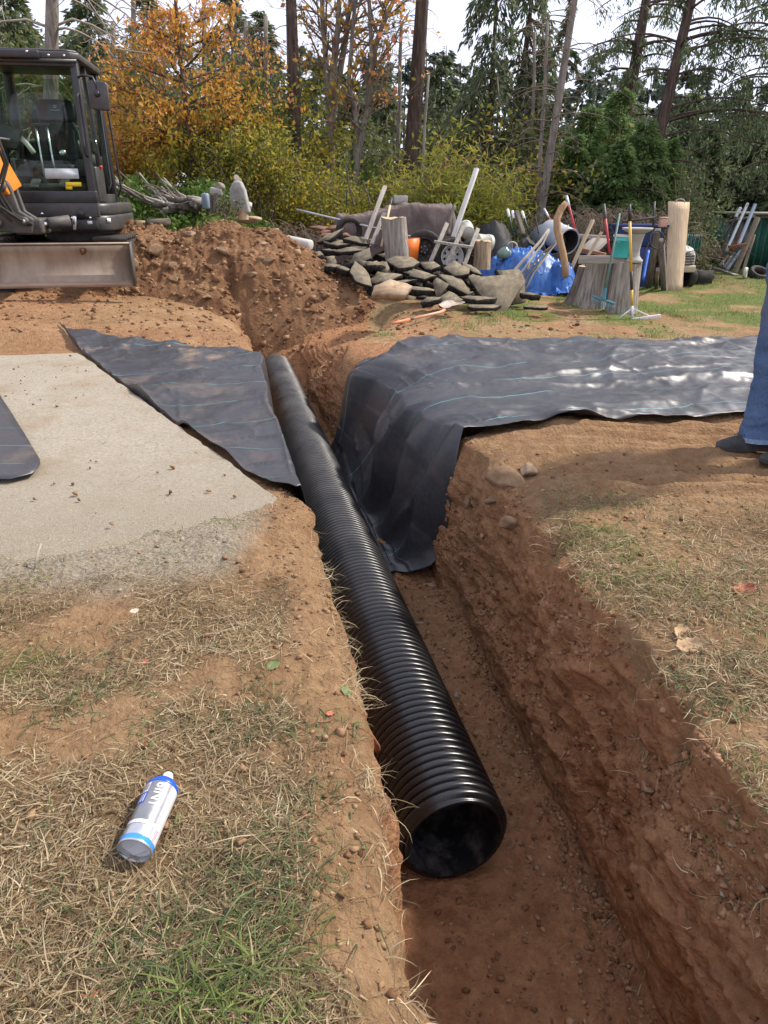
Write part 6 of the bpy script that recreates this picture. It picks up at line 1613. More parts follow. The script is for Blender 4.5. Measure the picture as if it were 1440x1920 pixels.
# ---------------------------------------------------------------- rakes and shovel
def bow_rake():
    a = at(1132, 560, 8.55); b_ = at(1162, 400, 8.95); L = (b_ - a).length
    root = thing('garden_rake', 'green garden rake leaning head down against the stumps', 'rake', a)
    z = (b_ - a).normalized(); x = Vector((1, 0, 0)) - z * z.x; x.normalize(); y = z.cross(x)
    root.rotation_mode = 'QUATERNION'; root.rotation_quaternion = Matrix((x, y, z)).transposed().to_quaternion()
    M_TEAL = surf('rake_teal', [(.03, .13, .17), (.05, .19, .24)], 9, .5, .1); M_SAGE = surf('rake_handle_green', [(.06, .12, .10), (.10, .17, .14)], 9, .6, .1)
    q = G(); q.tube([(0, 0, .03), (0, 0, L * .5), (0, 0, L)], [.015, .014, .012], 10); q.obj('shaft', M_SAGE, root, smooth=True)
    q = G(); q.lathe([(.022, -.01), (.022, .09), (.017, .12)], 12); q.prism([(-.03, -.012), (.03, -.012), (.012, .05), (-.012, .05)], -.012, .012, Matrix.Rotation(R(90), 4, 'X')); q.obj('socket', M_TEAL, root)
    q = G(); q.box((0, 0, -.015), (.27, .02, .024), (0, R(8), 0)); hd = q.obj('head_bar', M_TEAL, root, bevel=.004)
    for k in range(13):
        xx = -.126 + k * .021; q = G(); q.beam((xx, 0, -.02 - xx * .14), (xx * 1.05, -.015, -.10 - xx * .14), .006, .006); q.obj('tine', M_TEAL, hd)
bow_rake()
def land_rake():
    a = ong(1184, 599); a.y -= .04; b_ = at(1180, 383, a.y + .12); L = (b_ - a).length
    root = thing('landscape_rake', 'wide white headed landscape rake with yellow and black handle', 'rake', a)
    z = (b_ - a).normalized(); x = Vector((1, 0, 0)) - z * z.x; x.normalize(); y = z.cross(x)
    root.rotation_mode = 'QUATERNION'; root.rotation_quaternion = Matrix((x, y, z)).transposed().to_quaternion()
    M_W = surf('rake_white', [(.62, .62, .62), (.7, .7, .7)], 9, .5, .05); M_Y = surf('rake_yellow', [(.56, .33, .045), (.66, .42, .08)], 9, .5, .05)
    def seg(n_, z0, z1, r_, m_): q = G(); q.tube([(0, 0, z0 * L), (0, 0, z1 * L)], r_, 12); q.obj(n_, m_, root, smooth=True)
    seg('ferrule', .0, .13, .014, M_W); seg('lower_shaft', .13, .27, .016, M_Y); seg('middle_grip', .27, .43, .0165, M_BLKSTEEL); seg('upper_shaft', .43, .86, .016, M_Y); seg('top_grip', .86, 1.0, .019, M_BLKSTEEL)
    w = .33
    q = G(); q.box((0, 0, .01), (w * 2, .03, .022)); hd = q.obj('head_bar', M_W, root, bevel=.003)
    for s_ in (-1, 1):
        q = G(); q.beam((s_ * .01, 0, .13), (s_ * .20, 0, .018), .014, .014); q.obj('brace', M_W, root)
    for k in range(28):
        xx = -w + .012 + k * (2 * w - .024) / 27; q = G(); q.box((xx, -.012, -.012), (.009, .006, .03)); q.obj('tooth', M_W, hd)
land_rake()
def shovel():
    a, b_ = ong(736, 612), ong(834, 592); a.z += .03; b_.z += .05
    root = thing('shovel', 'orange handled shovel lying on the dirt in front of the asphalt', 'shovel', a)
    z = (b_ - a).normalized(); L = (b_ - a).length; y = Vector((0, 0, 1)) - z * z.z; y.normalize(); x = y.cross(z)
    root.rotation_mode = 'QUATERNION'; root.rotation_quaternion = Matrix((x, y, z)).transposed().to_quaternion()
    M_O = surf('shovel_orange', [(.62, .17, .07), (.72, .25, .12)], 9, .5, .1)
    q = G(); q.tube([(0, 0, 0), (0, 0, L * .30)], .015, 10); q.obj('handle', M_O, root, smooth=True)
    q = G(); q.tube([(0, 0, L * .30), (0, 0, L * .36)], .0165, 10); q.obj('collar', M_BLKSTEEL, root, smooth=True)
    q = G(); q.tube([(0, 0, L * .36), (0, 0, L * .9), (0, .015, L * 1.02)], [.015, .016, .018], 10); q.obj('socket', surf('shovel_peach', [(.55, .26, .15), (.65, .34, .21)], 9, .5, .1), root, smooth=True)
    us = np.linspace(0, 1, 14); vs = np.linspace(-1, 1, 13); P = []
    for u_ in us:
        hw_ = .125 * min(1, .72 + u_ * .5) * (1 if u_ < .85 else math.sqrt(max(0, 1 - ((u_ - .85) / .15) ** 2)) * .55 + .45)
        P.append([(v_ * hw_, .012 + .034 * v_ * v_ * (1 - .3 * u_) + .02 * (1 - u_) ** 2 + u_ * .05, L * 1.0 + u_ * .27) for v_ in vs])
    q = G(); q.grid(np.array(P)); o = q.obj('blade', surf('shovel_steel', [(.30, .25, .20), (.42, .36, .30)], 7, .6, .2, metal=.2), root, smooth=True)
    so = o.modifiers.new('thickness', 'SOLIDIFY'); so.thickness = .003
shovel()

# ---------------------------------------------------------------- green shed and the lengths leaning on it
def shed():
    p0 = at(1350, 500, 13.6); gz = float(g(7, 14)) 
    zb = p0.z - .02
    root = thing('shed', 'low green corrugated metal shed at the right edge of the yard', 'shed', (0, 0, 0))
    M_GM = surf('green_metal', [(.030, .13, .10), (.05, .18, .135)], 5, .5, .1, 40, dust=((.12, .13, .10), .12)); M_GREYM = surf('grey_metal', [(.16, .18, .19), (.27, .29, .30)], 5, .5, .1, 40, metal=.2, dust=((.12, .10, .08), .15))
    A = ong(1348, 496); B = ong(1400, 504); Cc = ong(1520, 511)
    top = at(1420, 406, B.y).z
    def wall(a, b_, name, mat, ribs, ta, tb):
        n = ribs; d = (b_ - a); d.z = 0; L = d.length; dn = d.normalized(); nn = Vector((dn.y, -dn.x, 0))
        for k in range(n):
            f0, f1 = k / n, (k + 1) / n
            q = G(); P = []
            for f, off in ((0, .0), (.62, .0), (.70, .022), (.90, .022), (1.0, .0)):
                ff = f0 + (f1 - f0) * f; pt = a + d * ff + nn * off; tz = ta + (tb - ta) * ff
                P.append([(pt.x, pt.y, a.z - .05), (pt.x, pt.y, tz)])
            P = np.array(P); q.grid(P); o = q.obj(name, mat, root); so = o.modifiers.new('t', 'SOLIDIFY'); so.thickness = .004
    wall(A, B, 'side_panel', M_GREYM, 5, top - .12, top - .01)
    wall(B, Cc, 'front_panel', M_GM, 9, top - .01, top + .02)
    D_ = Cc + Vector((.35, 1.9, 0)); E_ = A + Vector((.35, 1.9, 0))
    wall(Cc, D_, 'end_panel', M_GM, 6, top + .02, top + .15); wall(E_, A, 'rear_panel', M_GM, 6, top + .1, top - .12)
    q = G(); rr = [(A.x - .08, A.y - .05), (B.x - .05, B.y - .14), (Cc.x + .15, Cc.y - .14), (D_.x + .15, D_.y + .1), (E_.x - .1, E_.y + .1)]
    q.prism(rr, top + .03, top + .06); q.obj('roof', surf('shed_roof', [(.16, .14, .12), (.28, .25, .21)], 6, .8, .3), root)
    q = G(); a_, b_ = A + Vector((-.05, -.04, 0)), B + Vector((-.05, -.05, 0)); a_.z = top - .13; b_.z = top + .01; q.beam(a_, b_, .05, .05); q.obj('edge_beam', M_GREYWOOD, root)
    q = G(); a_, b_ = Vector(B) + Vector((0, -.04, 0)), Vector(Cc) + Vector((0, -.04, 0)); a_.z = b_.z = top + .0; q.beam(a_, b_, .04, .06); q.obj('front_beam', M_GREYWOOD, root)
shed()
LG = 'lengths of pipe and lumber leaning on the shed'
for a, b_, w, m_, lab, rnd in [
    ((1329, 491), (1375, 410), .06, M_BLKSTEEL, 'leftmost black pipe leaning on the shed wall', True), ((1336, 492), (1380, 412), .05, M_BLKSTEEL, 'second black pipe leaning close to the leftmost one', True),
    ((1343, 494), (1388, 412), .04, M_BLKSTEEL, 'third thin black pipe leaning on the shed', True), ((1330, 487), (1346, 424), .035, M_PALEWOOD, 'thin yellowish lath leaning at the far left of the shed', False),
    ((1345, 493), (1352, 466), .035, M_PALEWOOD, 'short yellow lath standing low among the black pipes', False),
    ((1383, 462), (1416, 383), .06, surf('pvc_blue', [(.30, .36, .44), (.40, .46, .54)], 9, .45, .05), 'pale blue grey plastic pipe rising highest above the shed roof', True),
    ((1362, 470), (1402, 381), .05, surf('pvc_white', [(.52, .55, .58), (.62, .64, .66)], 9, .45, .05), 'white plastic pipe rising behind the blue grey one', True),
    ((1377, 512), (1421, 408), .08, surf('tan_lumber', [(.20, .155, .105), (.33, .27, .19)], 6, .9, .3, stretch=(4, 4, .5)), 'long tan timber leaning on the corner of the green panel', False),
    ((1392, 512), (1414, 440), .05, MATS['tan_lumber'], 'shorter tan timber leaning beside the long tan timber', False),
    ((1350, 500), (1374, 471), .07, M_GREYWOOD, 'grey board lying low and slanted at the foot of the pipes', False), ((1358, 503), (1378, 474), .05, M_GREYWOOD, 'second grey board lying low beside the first', False),
    ((1362, 507), (1389, 470), .06, MATS['pvc_blue'], 'low blue grey pipe slanting across the foot of the shed', True),
    ((1372, 470), (1394, 430), .06, surf('rust', [(.13, .05, .025), (.22, .09, .045)], 9, .9, .4), 'rusty steel bar leaning in the middle of the shed lengths', False),
]:
    ya = ong(*a).y if a[1] > 480 else 14.9; yb = max(ya + .3, 15.2); w *= 1.12
    post('pipe' if rnd else 'board', lab, 'pipe' if rnd else 'board', at(a[0], a[1], ya), at(b_[0], b_[1], yb), w, w * (.9 if not rnd else 1), m_, LG, round_=rnd)
handle('metal_pipe', 'dark pole with a long white tip leaning at the shed corner', 'pipe', at(1352, 462, 14.9), at(1388, 390, 15.3), .025, M_BLKSTEEL, MATS['pvc_white'], .22)
post('metal_pipe', 'rusty crossbar lying level across the leaning lengths', 'pipe', at(1366, 463, 14.8), at(1400, 458, 14.8), .05, .05, MATS['rust'], LG)
post('board', 'grey plank lying on the grass at the foot of the shed lengths', 'board', ong(1336, 502), ong(1380, 517), .10, .05, M_GREYWOOD)
q = G(); V = rock_verts(41, ICO3, .5, .8, 6); q.add(V * .09, ICO3[1]); tag(q.obj('rock', M_GREYROCK, loc=ong(1329, 503, .06)), 'grey lump of concrete left of the shed lengths', 'rock')
q = G(); q.lathe([(.05, -.03), (.10, -.035), (.11, 0), (.10, .035), (.05, .03)], 26, close=True); tag(q.obj('hose_reel', M_PAILW, smooth=True, loc=ong(1397, 512, .1), rot=(R(90), R(10), R(60))), 'white ring of tubing standing on the grass by the green panel', 'ring')
root_t = tyre(1422, 514, 14.4, .19, 'black tyre lying half under the green shed panel', None, (R(-60), .2), .6)

# ---------------------------------------------------------------- things left of the heap
def small_things():
    # brush poles
    PG = 'poles thrown in the brush pile on the left bank'
    for k in range(60):
        f = k / 59; x0 = rng.uniform(228, 392); 
        px0 = x0; py0 = np.interp(x0, [225, 300, 390], [372, 388, 402]) + rng.uniform(-14, 10)
        L = rng.uniform(40, 105); an = R(rng.normal(218 if k % 4 else 200, 10)); px1 = px0 + L * math.cos(an) * 1.0; py1 = py0 + L * math.sin(an) * .85
        Y0 = rng.uniform(11.6, 12.4)
        a = at(px0, py0, Y0); a.z = max(a.z, float(g(a.x, a.y)) - .02); b_ = at(px1, max(py1, 300), Y0 + rng.uniform(-.1, .5))
        q = G(); w = rng.uniform(.018, .042); L_ = (b_ - a).length; ts = np.linspace(0, 1, 7)
        q.tube(np.c_[rng.normal(0, .006, 7), rng.normal(0, .006, 7), ts * L_], w * .75 * (1 - .5 * ts), 7)
        o = q.obj('branch', [M_GREYBARK, M_GREYWOOD, M_BARK][k % 3], smooth=True, loc=a); o.rotation_mode = 'QUATERNION'; o.rotation_quaternion = (b_ - a).to_track_quat('Z', 'Y')
        tag(o, 'bare pole in the brush pile on the left bank below the orange tree', 'pole', PG)
    for k in range(16):
        px = rng.uniform(330, 398); py = rng.uniform(374, 400); a = at(px, py, 11.9); b_ = at(px + rng.uniform(-45, -20), py + rng.uniform(-8, 14), 11.6)
        q = G(); L_ = (b_ - a).length; q.tube([(0, 0, 0), (.01, .005, L_ / 2), (0, 0, L_)], rng.uniform(.02, .045), 8); o = q.obj('branch', [M_BARK, M_GREYBARK][k % 2], smooth=True, loc=a); o.rotation_mode = 'QUATERNION'; o.rotation_quaternion = (b_ - a).to_track_quat('Z', 'Y')
        tag(o, 'cut pole lying flat at the right foot of the brush pile', 'pole', 'poles lying at the foot of the brush pile')
    stump(393, 412, 364, 400, 11.2, 'dark log section carrying a rounded grey stone head', M_BARK, 0, 1.05, 'log', seed=14)
    p = at(409, 354, 11.3)
    root = thing('stone_ornament', 'grey carved stone head resting on a pale block on the dark log', 'ornament', p)
    q = G(); V = rock_verts(51, ICO3, .25, .9, 3); q.add(V * np.array([.085, .08, .075]) + (.02, 0, .02), ICO3[1]); q.obj('head', M_GREYROCK, root, smooth=True)
    q = G(); q.box((-.03, 0, -.035), (.17, .13, .09), (0, .2, 0)); q.obj('block', M_CONC, root, bevel=.015)
    p = at(449, 397, 11.0)
    root = thing('stone_ornament', 'white sloping plaster piece with a grey cap right of the seedling', 'ornament', p)
    q = G(); q.prism([(-.14, -.02), (.16, -.02), (.11, .28), (.06, .40), (-.04, .40), (-.10, .30)], -.09, .09, Matrix.Rotation(R(90), 4, 'X')); q.obj('body', surf('plaster', [(.20, .19, .17), (.31, .30, .275), (.40, .39, .36)], 5, .95, .8), root, bevel=.03)
    q = G(); V = rock_verts(52, ICO3, .3, .9, 4); q.add(V * np.array([.065, .06, .07]) + (-.0, 0, .42), ICO3[1]); q.obj('cap', M_GREYROCK, root, smooth=True)
    stump(446, 464, 392, 412, 10.9, 'short cut stump behind the crest of the dirt mound', M_CUTWOOD, 0, 1.05, seed=15)
    q = G(); q.add(rock_verts(53, ICO3, .3, .6, 5) * np.array([.10, .08, .12]), ICO3[1]); tag(q.obj('rock', surf('pale_stone', [(.45, .43, .38), (.58, .56, .5)], 9, .9, .3), smooth=True, loc=at(463, 388, 11.1)), 'pale rounded stone leaning at the right of the plaster piece', 'rock')
    q = G(); q.lathe([(.001, 0), (.055, 0), (.06, .02), (.06, .20), (.04, .22), (.001, .22)], 20); tag(q.obj('bucket', surf('bluegrey_tin', [(.14, .18, .23), (.22, .27, .32)], 9, .5, .1), smooth=True, loc=at(387, 392, 11.6)), 'blue grey tin beside the dark log section', 'tin')
    # pale log and rough logs behind the heap
    a, b_ = at(540, 452, 10.4), at(582, 460, 10.2); q = G(); L_ = (b_ - a).length; q.tube([(0, 0, -.01), (0, 0, 0), (0, 0, L_), (0, 0, L_ + .01)], [.06, .075, .07, .05], 16); o = q.obj('log', surf('pale_bark', [(.44, .42, .38), (.58, .56, .51)], 9, .95, .5), smooth=True, loc=a); o.rotation_mode = 'QUATERNION'; o.rotation_quaternion = (b_ - a).to_track_quat('Z', 'Y'); tag(o, 'whitish log lying at the left end of the asphalt heap', 'log')
    for k, (x0, y0, x1, y1, r_, lab) in enumerate([(222, 440, 262, 436, .05, 'brown log end beside the house of the excavator'), (255, 421, 300, 424, .055, 'cut log lying on the left shoulder of the mound'), (275, 418, 318, 416, .045, 'pale split log on top of the left shoulder of the mound'), (232, 448, 250, 470, .05, 'dark round log tucked between mound and blade')]):
        a, b_ = at(x0, y0, 9.9), at(x1, y1, 10.1); q = G(); L_ = (b_ - a).length; q.tube([(0, 0, 0), (0, 0, L_)], r_, 14); o = q.obj('log', [M_BARK, M_CUTWOOD][k % 2], smooth=False, loc=a); o.rotation_mode = 'QUATERNION'; o.rotation_quaternion = (b_ - a).to_track_quat('Z', 'Y'); tag(o, lab, 'log')
    # bark heap beside the tyre
    for k in range(6):
        p = at(598 + k * 9, 428 + (k % 3) * 7, 11.2 - .08 * (k % 3)); slab_piece('bark_slab', 'curled sheet of reddish bark stacked left of the black tyre', 'bark', p, .30, .16, .03, (R(18), R(rng.uniform(-14, 14)), R(rng.uniform(-30, 30))), 300 + k, [surf('red_bark', [(.09, .045, .03), (.17, .085, .055), (.26, .15, .10)], 9, .95, .7)] * 2, 6, 'bark sheets stacked by the tyre')
small_things()
# ---------------------------------------------------------------- the wood behind the yard
M_TRUNK_DK = surf('bark_dark', [(.045, .032, .026), (.10, .072, .058), (.17, .125, .10)], 7, .95, .9, 16, stretch=(3, 3, .4), spec=.1, bdist=.04)
M_TRUNK_GY = surf('bark_grey', [(.12, .10, .085), (.23, .20, .17), (.35, .31, .27)], 6, .95, .8, 16, stretch=(3, 3, .5), spec=.1, bdist=.03)
M_TWIG = surf('bare_twig', [(.14, .105, .08), (.24, .19, .145)], 5, .95, .3, spec=.1)
M_TWIG_PALE = surf('pale_twig', [(.26, .22, .18), (.40, .35, .29)], 5, .95, .3, spec=.1)
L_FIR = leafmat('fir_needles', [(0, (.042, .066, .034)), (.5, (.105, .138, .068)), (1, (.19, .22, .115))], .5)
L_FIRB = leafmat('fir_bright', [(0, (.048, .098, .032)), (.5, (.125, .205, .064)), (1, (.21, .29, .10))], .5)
L_FIRFAR = leafmat('fir_far', [(0, (.055, .076, .062)), (.5, (.092, .12, .092)), (1, (.14, .17, .12))], .15)  # lightened towards grey: distance haze put into the needle colour
L_OLIVE = leafmat('olive_leaves', [(0, (.055, .068, .022)), (.5, (.125, .14, .042)), (1, (.22, .21, .075))], .42)
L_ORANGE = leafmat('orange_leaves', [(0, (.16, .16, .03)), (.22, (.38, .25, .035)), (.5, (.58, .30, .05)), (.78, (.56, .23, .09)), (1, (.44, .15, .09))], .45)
L_YELLOW = leafmat('yellow_leaves', [(0, (.08, .11, .02)), (.35, (.21, .22, .035)), (.65, (.44, .34, .04)), (1, (.58, .42, .06))], .42)
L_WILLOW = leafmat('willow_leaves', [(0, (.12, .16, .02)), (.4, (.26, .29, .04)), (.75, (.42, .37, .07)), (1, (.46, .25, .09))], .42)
L_GREEN = leafmat('green_leaves', [(0, (.03, .07, .012)), (.5, (.075, .14, .025)), (1, (.16, .23, .05))], .35)
L_SHRUB = leafmat('shrub_leaves', [(0, (.045, .065, .025)), (.5, (.11, .135, .05)), (1, (.22, .24, .11))], .3)
L_BRAMBLE = leafmat('bramble_leaves', [(0, (.10, .05, .025)), (.5, (.19, .11, .06)), (1, (.30, .20, .12))], .25)

def unit(v): return v / (np.linalg.norm(v, axis=-1, keepdims=True) + 1e-9)

def leaves(gb, C, size, aspect=.5, dirs=None, jit=.8, tone=None, mi=0):
    """diamond leaves at C; their long axes along dirs (or anywhere)"""
    n = len(C)
    a = rng.normal(size=(n, 3))
    if dirs is not None: a = unit(dirs) + jit * unit(a) * .9
    a = unit(a); b_ = unit(np.cross(a, rng.normal(size=(n, 3))))
    s = (np.asarray(size) * rng.uniform(.65, 1.35, n))[:, None]
    V = np.stack([C, C + a * s * .5 + b_ * s * aspect * .5, C + a * s, C + a * s * .5 - b_ * s * aspect * .5], 1).reshape(-1, 3)
    gb.add(V, np.arange(4 * n).reshape(n, 4), rng.random(n) if tone is None else np.clip(tone, 0, 1), mi)

def trunk_obj(root, pts_, rad, mat, n=12, rough=.06):
    q = G(); q.tube(pts_, rad, n); V = q.V[0]
    return q.obj('trunk', mat, root, smooth=True)

def lean_pts(h, dx, dy, n=9, wob=.02):
    t = np.linspace(0, 1, n)
    return np.stack([dx * t + wob * h * .2 * vnoise(np.c_[t * 3 + rng.uniform(0, 90), t * 0, t * 0], 2), dy * t + wob * h * .2 * vnoise(np.c_[t * 3 + rng.uniform(0, 90), t * 0, t * 0], 3), h * t - .15 * (1 - t)], 1)

def conifer(x, y, h, rad, label, group, z0=.08, nb=70, per=22, sz=.28, droop=.25, leaf=L_FIR, trunk=M_TRUNK_DK, tr=None, aspect=.32, name='fir_tree', power=.85, hang=.35, dead=0, cat='fir tree', top=1.0, dx=0, dy=0, gz=None, thin=1.0):
    gz = float(g(x, y)) if gz is None else gz
    root = thing(name, label, cat, (x, y, gz), group=group)
    tr = tr or h * .016
    P = lean_pts(h, dx, dy); trunk_obj(root, P, tr * np.linspace(1, .12, len(P)), trunk, 8)
    f = rng.uniform(z0, .99 * top, nb) if nb > 40 else np.linspace(z0, .99, nb)
    L = rad * ((1 - f) ** power * .95 + .05) * rng.uniform(.55, 1.15, nb)
    az = rng.uniform(0, 2 * math.pi, nb)
    base = np.stack([np.interp(f * h, P[:, 2], P[:, 0]), np.interp(f * h, P[:, 2], P[:, 1]), f * h], 1)
    u = rng.uniform(.12, 1, (nb, per)) ** .8
    d = np.stack([np.cos(az), np.sin(az), 0 * az], 1)
    side = np.stack([-np.sin(az), np.cos(az), 0 * az], 1)
    rise = .22 * (1 - f)[:, None] - droop * u * 1.6
    C = base[:, None, :] + d[:, None, :] * (L[:, None] * u)[..., None]
    C[..., 2] += L[:, None] * u * rise
    wdt = L[:, None] * .32 * (1.1 - u) * rng.normal(0, 1, (nb, per)).clip(-1.6, 1.6)
    C = C + side[:, None, :] * wdt[..., None]
    C[..., 2] += rng.normal(0, .03 * rad, (nb, per)) - np.abs(wdt) * .25
    D = d[:, None, :] * .9 + side[:, None, :] * np.sign(wdt)[..., None] * .6 + np.array([0, 0, -1.0]) * (hang + .4 * rng.random((nb, per)))[..., None]
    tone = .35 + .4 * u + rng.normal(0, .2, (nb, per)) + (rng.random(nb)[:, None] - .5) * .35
    q = G(); leaves(q, C.reshape(-1, 3), sz, aspect, D.reshape(-1, 3), .55, tone.reshape(-1))
    q.obj('crown', leaf, root)
    q = G()
    idx = np.argsort(-L)[:min(nb, 45)]
    for k in idx:
        e = base[k] + d[k] * L[k]; e[2] += L[k] * (.22 * (1 - f[k]) - droop * 1.6); mid = (base[k] + e) / 2; mid[2] += L[k] * droop * .4
        q.tube([base[k], mid, e], [tr * .22, tr * .14, tr * .05], 4, cap=False)
    for k in range(dead):
        fz = rng.uniform(.05, z0 + .25); a = rng.uniform(0, 6.28); l = rad * rng.uniform(.4, .9)
        q.tube([(0, 0, fz * h), (math.cos(a) * l * .5, math.sin(a) * l * .5, fz * h + .04 * l), (math.cos(a) * l, math.sin(a) * l, fz * h - .18 * l)], [tr * .16, tr * .1, tr * .03], 4, cap=False)
    q.obj('limbs', trunk if not dead else M_TWIG, root)
    return root

def grow(q, p, d, L, r, lev, maxlev, kids, tips, spread=.6, up=.25, wob=.18, minr=.004):
    n = 5; pts_ = [p]; dd = d.copy()
    for i in range(n):
        dd = unit(dd + rng.normal(0, wob, 3) * .5 + np.array([0, 0, up * .12]))
        p = p + dd * L / n; pts_.append(p)
    r1 = max(r * .45, minr * .6)
    q.tube(pts_, np.linspace(r, r1, n + 1), 8 if lev == 0 else (5 if lev == 1 else 3), cap=False)
    tips.append((lev, np.array(pts_)))
    if lev >= maxlev: return
    for k in range(kids[lev]):
        f = rng.uniform(.25, 1.0); i = min(int(f * n), n - 1); b_ = pts_[i] + (pts_[i + 1] - pts_[i]) * (f * n - i)
        ax = unit(np.cross(dd, rng.normal(size=3))); sp = spread * rng.uniform(.6, 1.3)
        nd_ = unit(dd * math.cos(sp) + ax * math.sin(sp))
        grow(q, b_, nd_, L * rng.uniform(.38, .68), max(r1 * rng.uniform(.5, .8), minr), lev + 1, maxlev, kids, tips, spread, up, wob, minr)

def broadleaf(x, y, h, label, group=None, r=.08, kids=(12, 5, 3), maxlev=2, leafn=0, lsz=.1, leaf=None, bark=M_TRUNK_GY, name='tree', spread=.75, stems=1, lean=(0, 0), aspect=.5, up=.25, tonef=None, cat='tree', limbfrac=.6, spreadleaf=.12, gz=None, hangl=.3, stemspread=.25, levs=(1, 2, 3)):
    gz = float(g(x, y)) if gz is None else gz
    root = thing(name, label, cat, (x, y, gz), group=group)
    q0, q = G(), G(); tips = []
    for s_ in range(stems):
        a = rng.uniform(0, 6.28); off = np.array([math.cos(a), math.sin(a), 0]) * (stemspread if stems > 1 else 0)
        P = lean_pts(h * rng.uniform(.85, 1) if stems > 1 else h, lean[0] + off[0] * h * .5, lean[1] + off[1] * h * .5, 9, .12) + off * .25
        rr = r * (rng.uniform(.7, 1) if stems > 1 else 1)
        q0.tube(P, rr * np.linspace(1, .25, 9), 9, cap=False); tips.append((0, P))
        for k in range(kids[0]):
            f = rng.uniform(1 - limbfrac, .98); b_ = np.array([np.interp(f, np.linspace(0, 1, 9), P[:, i]) for i in range(3)])
            a = rng.uniform(0, 6.28); el = rng.uniform(.1, .9)
            d = unit(np.array([math.cos(a), math.sin(a), el * (.6 + up)]))
            grow(q, b_, d, h * .34 * (1.15 - f) * rng.uniform(.7, 1.3) + .12 * h * rng.random(), rr * .36 * (1.15 - f) + .006, 1, maxlev, (0,) + tuple(kids[1:]), tips, spread, up)
    q0.obj('trunk', bark, root, smooth=True)
    if q.V: q.obj('limbs', bark, root)
    if leafn:
        cand = [t[1] for t in tips if t[0] in levs]
        w = np.array([len(c) for c in cand]); pick = rng.integers(0, len(cand), leafn); u = rng.uniform(.25, 1, leafn)
        C = np.array([c[min(int(u_ * (len(c) - 1)), len(c) - 2)] * (1 - (u_ * (len(c) - 1)) % 1) + c[min(int(u_ * (len(c) - 1)) + 1, len(c) - 1)] * ((u_ * (len(c) - 1)) % 1) for c, u_ in ((cand[i], uu) for i, uu in zip(pick, u))])
        C = C + rng.normal(0, spreadleaf, (leafn, 3))
        clump = np.array([rng.random() for _ in cand])[pick]
        tone = (clump * .5 + rng.random(leafn) * .5) if tonef is None else tonef(C, clump)
        qq = G(); leaves(qq, C, lsz, aspect, np.tile(np.array([0, 0, -1.0]), (leafn, 1)) * hangl + rng.normal(size=(leafn, 3)), 1.0, tone); qq.obj('crown', leaf, root)
    return root

def shrub(x, y, h, w, label, group, leaf, n=2400, lsz=.07, stems=16, aspect=.45, stemmat=M_TWIG, upright=.5, name='bush', cat='bush', bare=.15, arch=.3, tw=.010, gz=None, dense=1.0, tonef=None):
    gz = float(g(x, y)) if gz is None else gz
    root = thing(name, label, cat, (x, y, gz), group=group)
    q = G(); paths = []
    for k in range(stems):
        a = rng.uniform(0, 6.28); rr = math.sqrt(rng.random()); t = np.linspace(0, 1, 7)
        hh = h * rng.uniform(.55, 1.05) * (1 - .25 * rr)
        ox, oy = math.cos(a) * w * .25 * rr, math.sin(a) * w * .25 * rr
        out = w * .5 * rr * (1 - upright * .6)
        P = np.stack([ox + math.cos(a) * out * t ** 1.5 + .05 * h * vnoise(np.c_[t * 3 + k, t * 0, t * 0], 4), oy + math.sin(a) * out * t ** 1.5 + .05 * h * vnoise(np.c_[t * 3, t * 0 + k, t * 0], 5), hh * (t - arch * rr * t ** 3) - .04 * (1 - t)], 1)
        q.tube(P, tw * np.linspace(1, .3, 7), 4, cap=False); paths.append(P)
        for j in range(5):
            i = rng.integers(2, 6); b_ = P[i]; d = unit(rng.normal(size=3) + np.array([math.cos(a), math.sin(a), .7])) * h * rng.uniform(.12, .30)
            S = np.array([b_, b_ + d * .5, b_ + d + np.array([0, 0, -.03 * h])]); q.tube(S, [tw * .5, tw * .35, tw * .15], 3, cap=False); paths.append(np.array([S[0] + (S[2] - S[0]) * f for f in np.linspace(0, 1, 7)]))
    q.obj('stems', stemmat, root)
    if n:
        PA = np.array(paths); pk = rng.integers(0, len(PA), n); u = rng.uniform(bare, 1, n) * 6; i = np.minimum(u.astype(int), 5); fr = (u - i)[:, None]
        C = PA[pk, i] * (1 - fr) + PA[pk, i + 1] * fr + rng.normal(0, .045 * h, (n, 3)) * dense
        C[:, 2] = np.maximum(C[:, 2], .02)
        cl = rng.random(len(PA))[pk]
        tone = cl * .55 + rng.random(n) * .45 if tonef is None else tonef(C, cl)
        qq = G(); leaves(qq, C, lsz, aspect, rng.normal(size=(n, 3)) + np.array([0, 0, .3 if upright > .6 else -.2]), .9, tone); qq.obj('leaves', leaf, root)
    return root

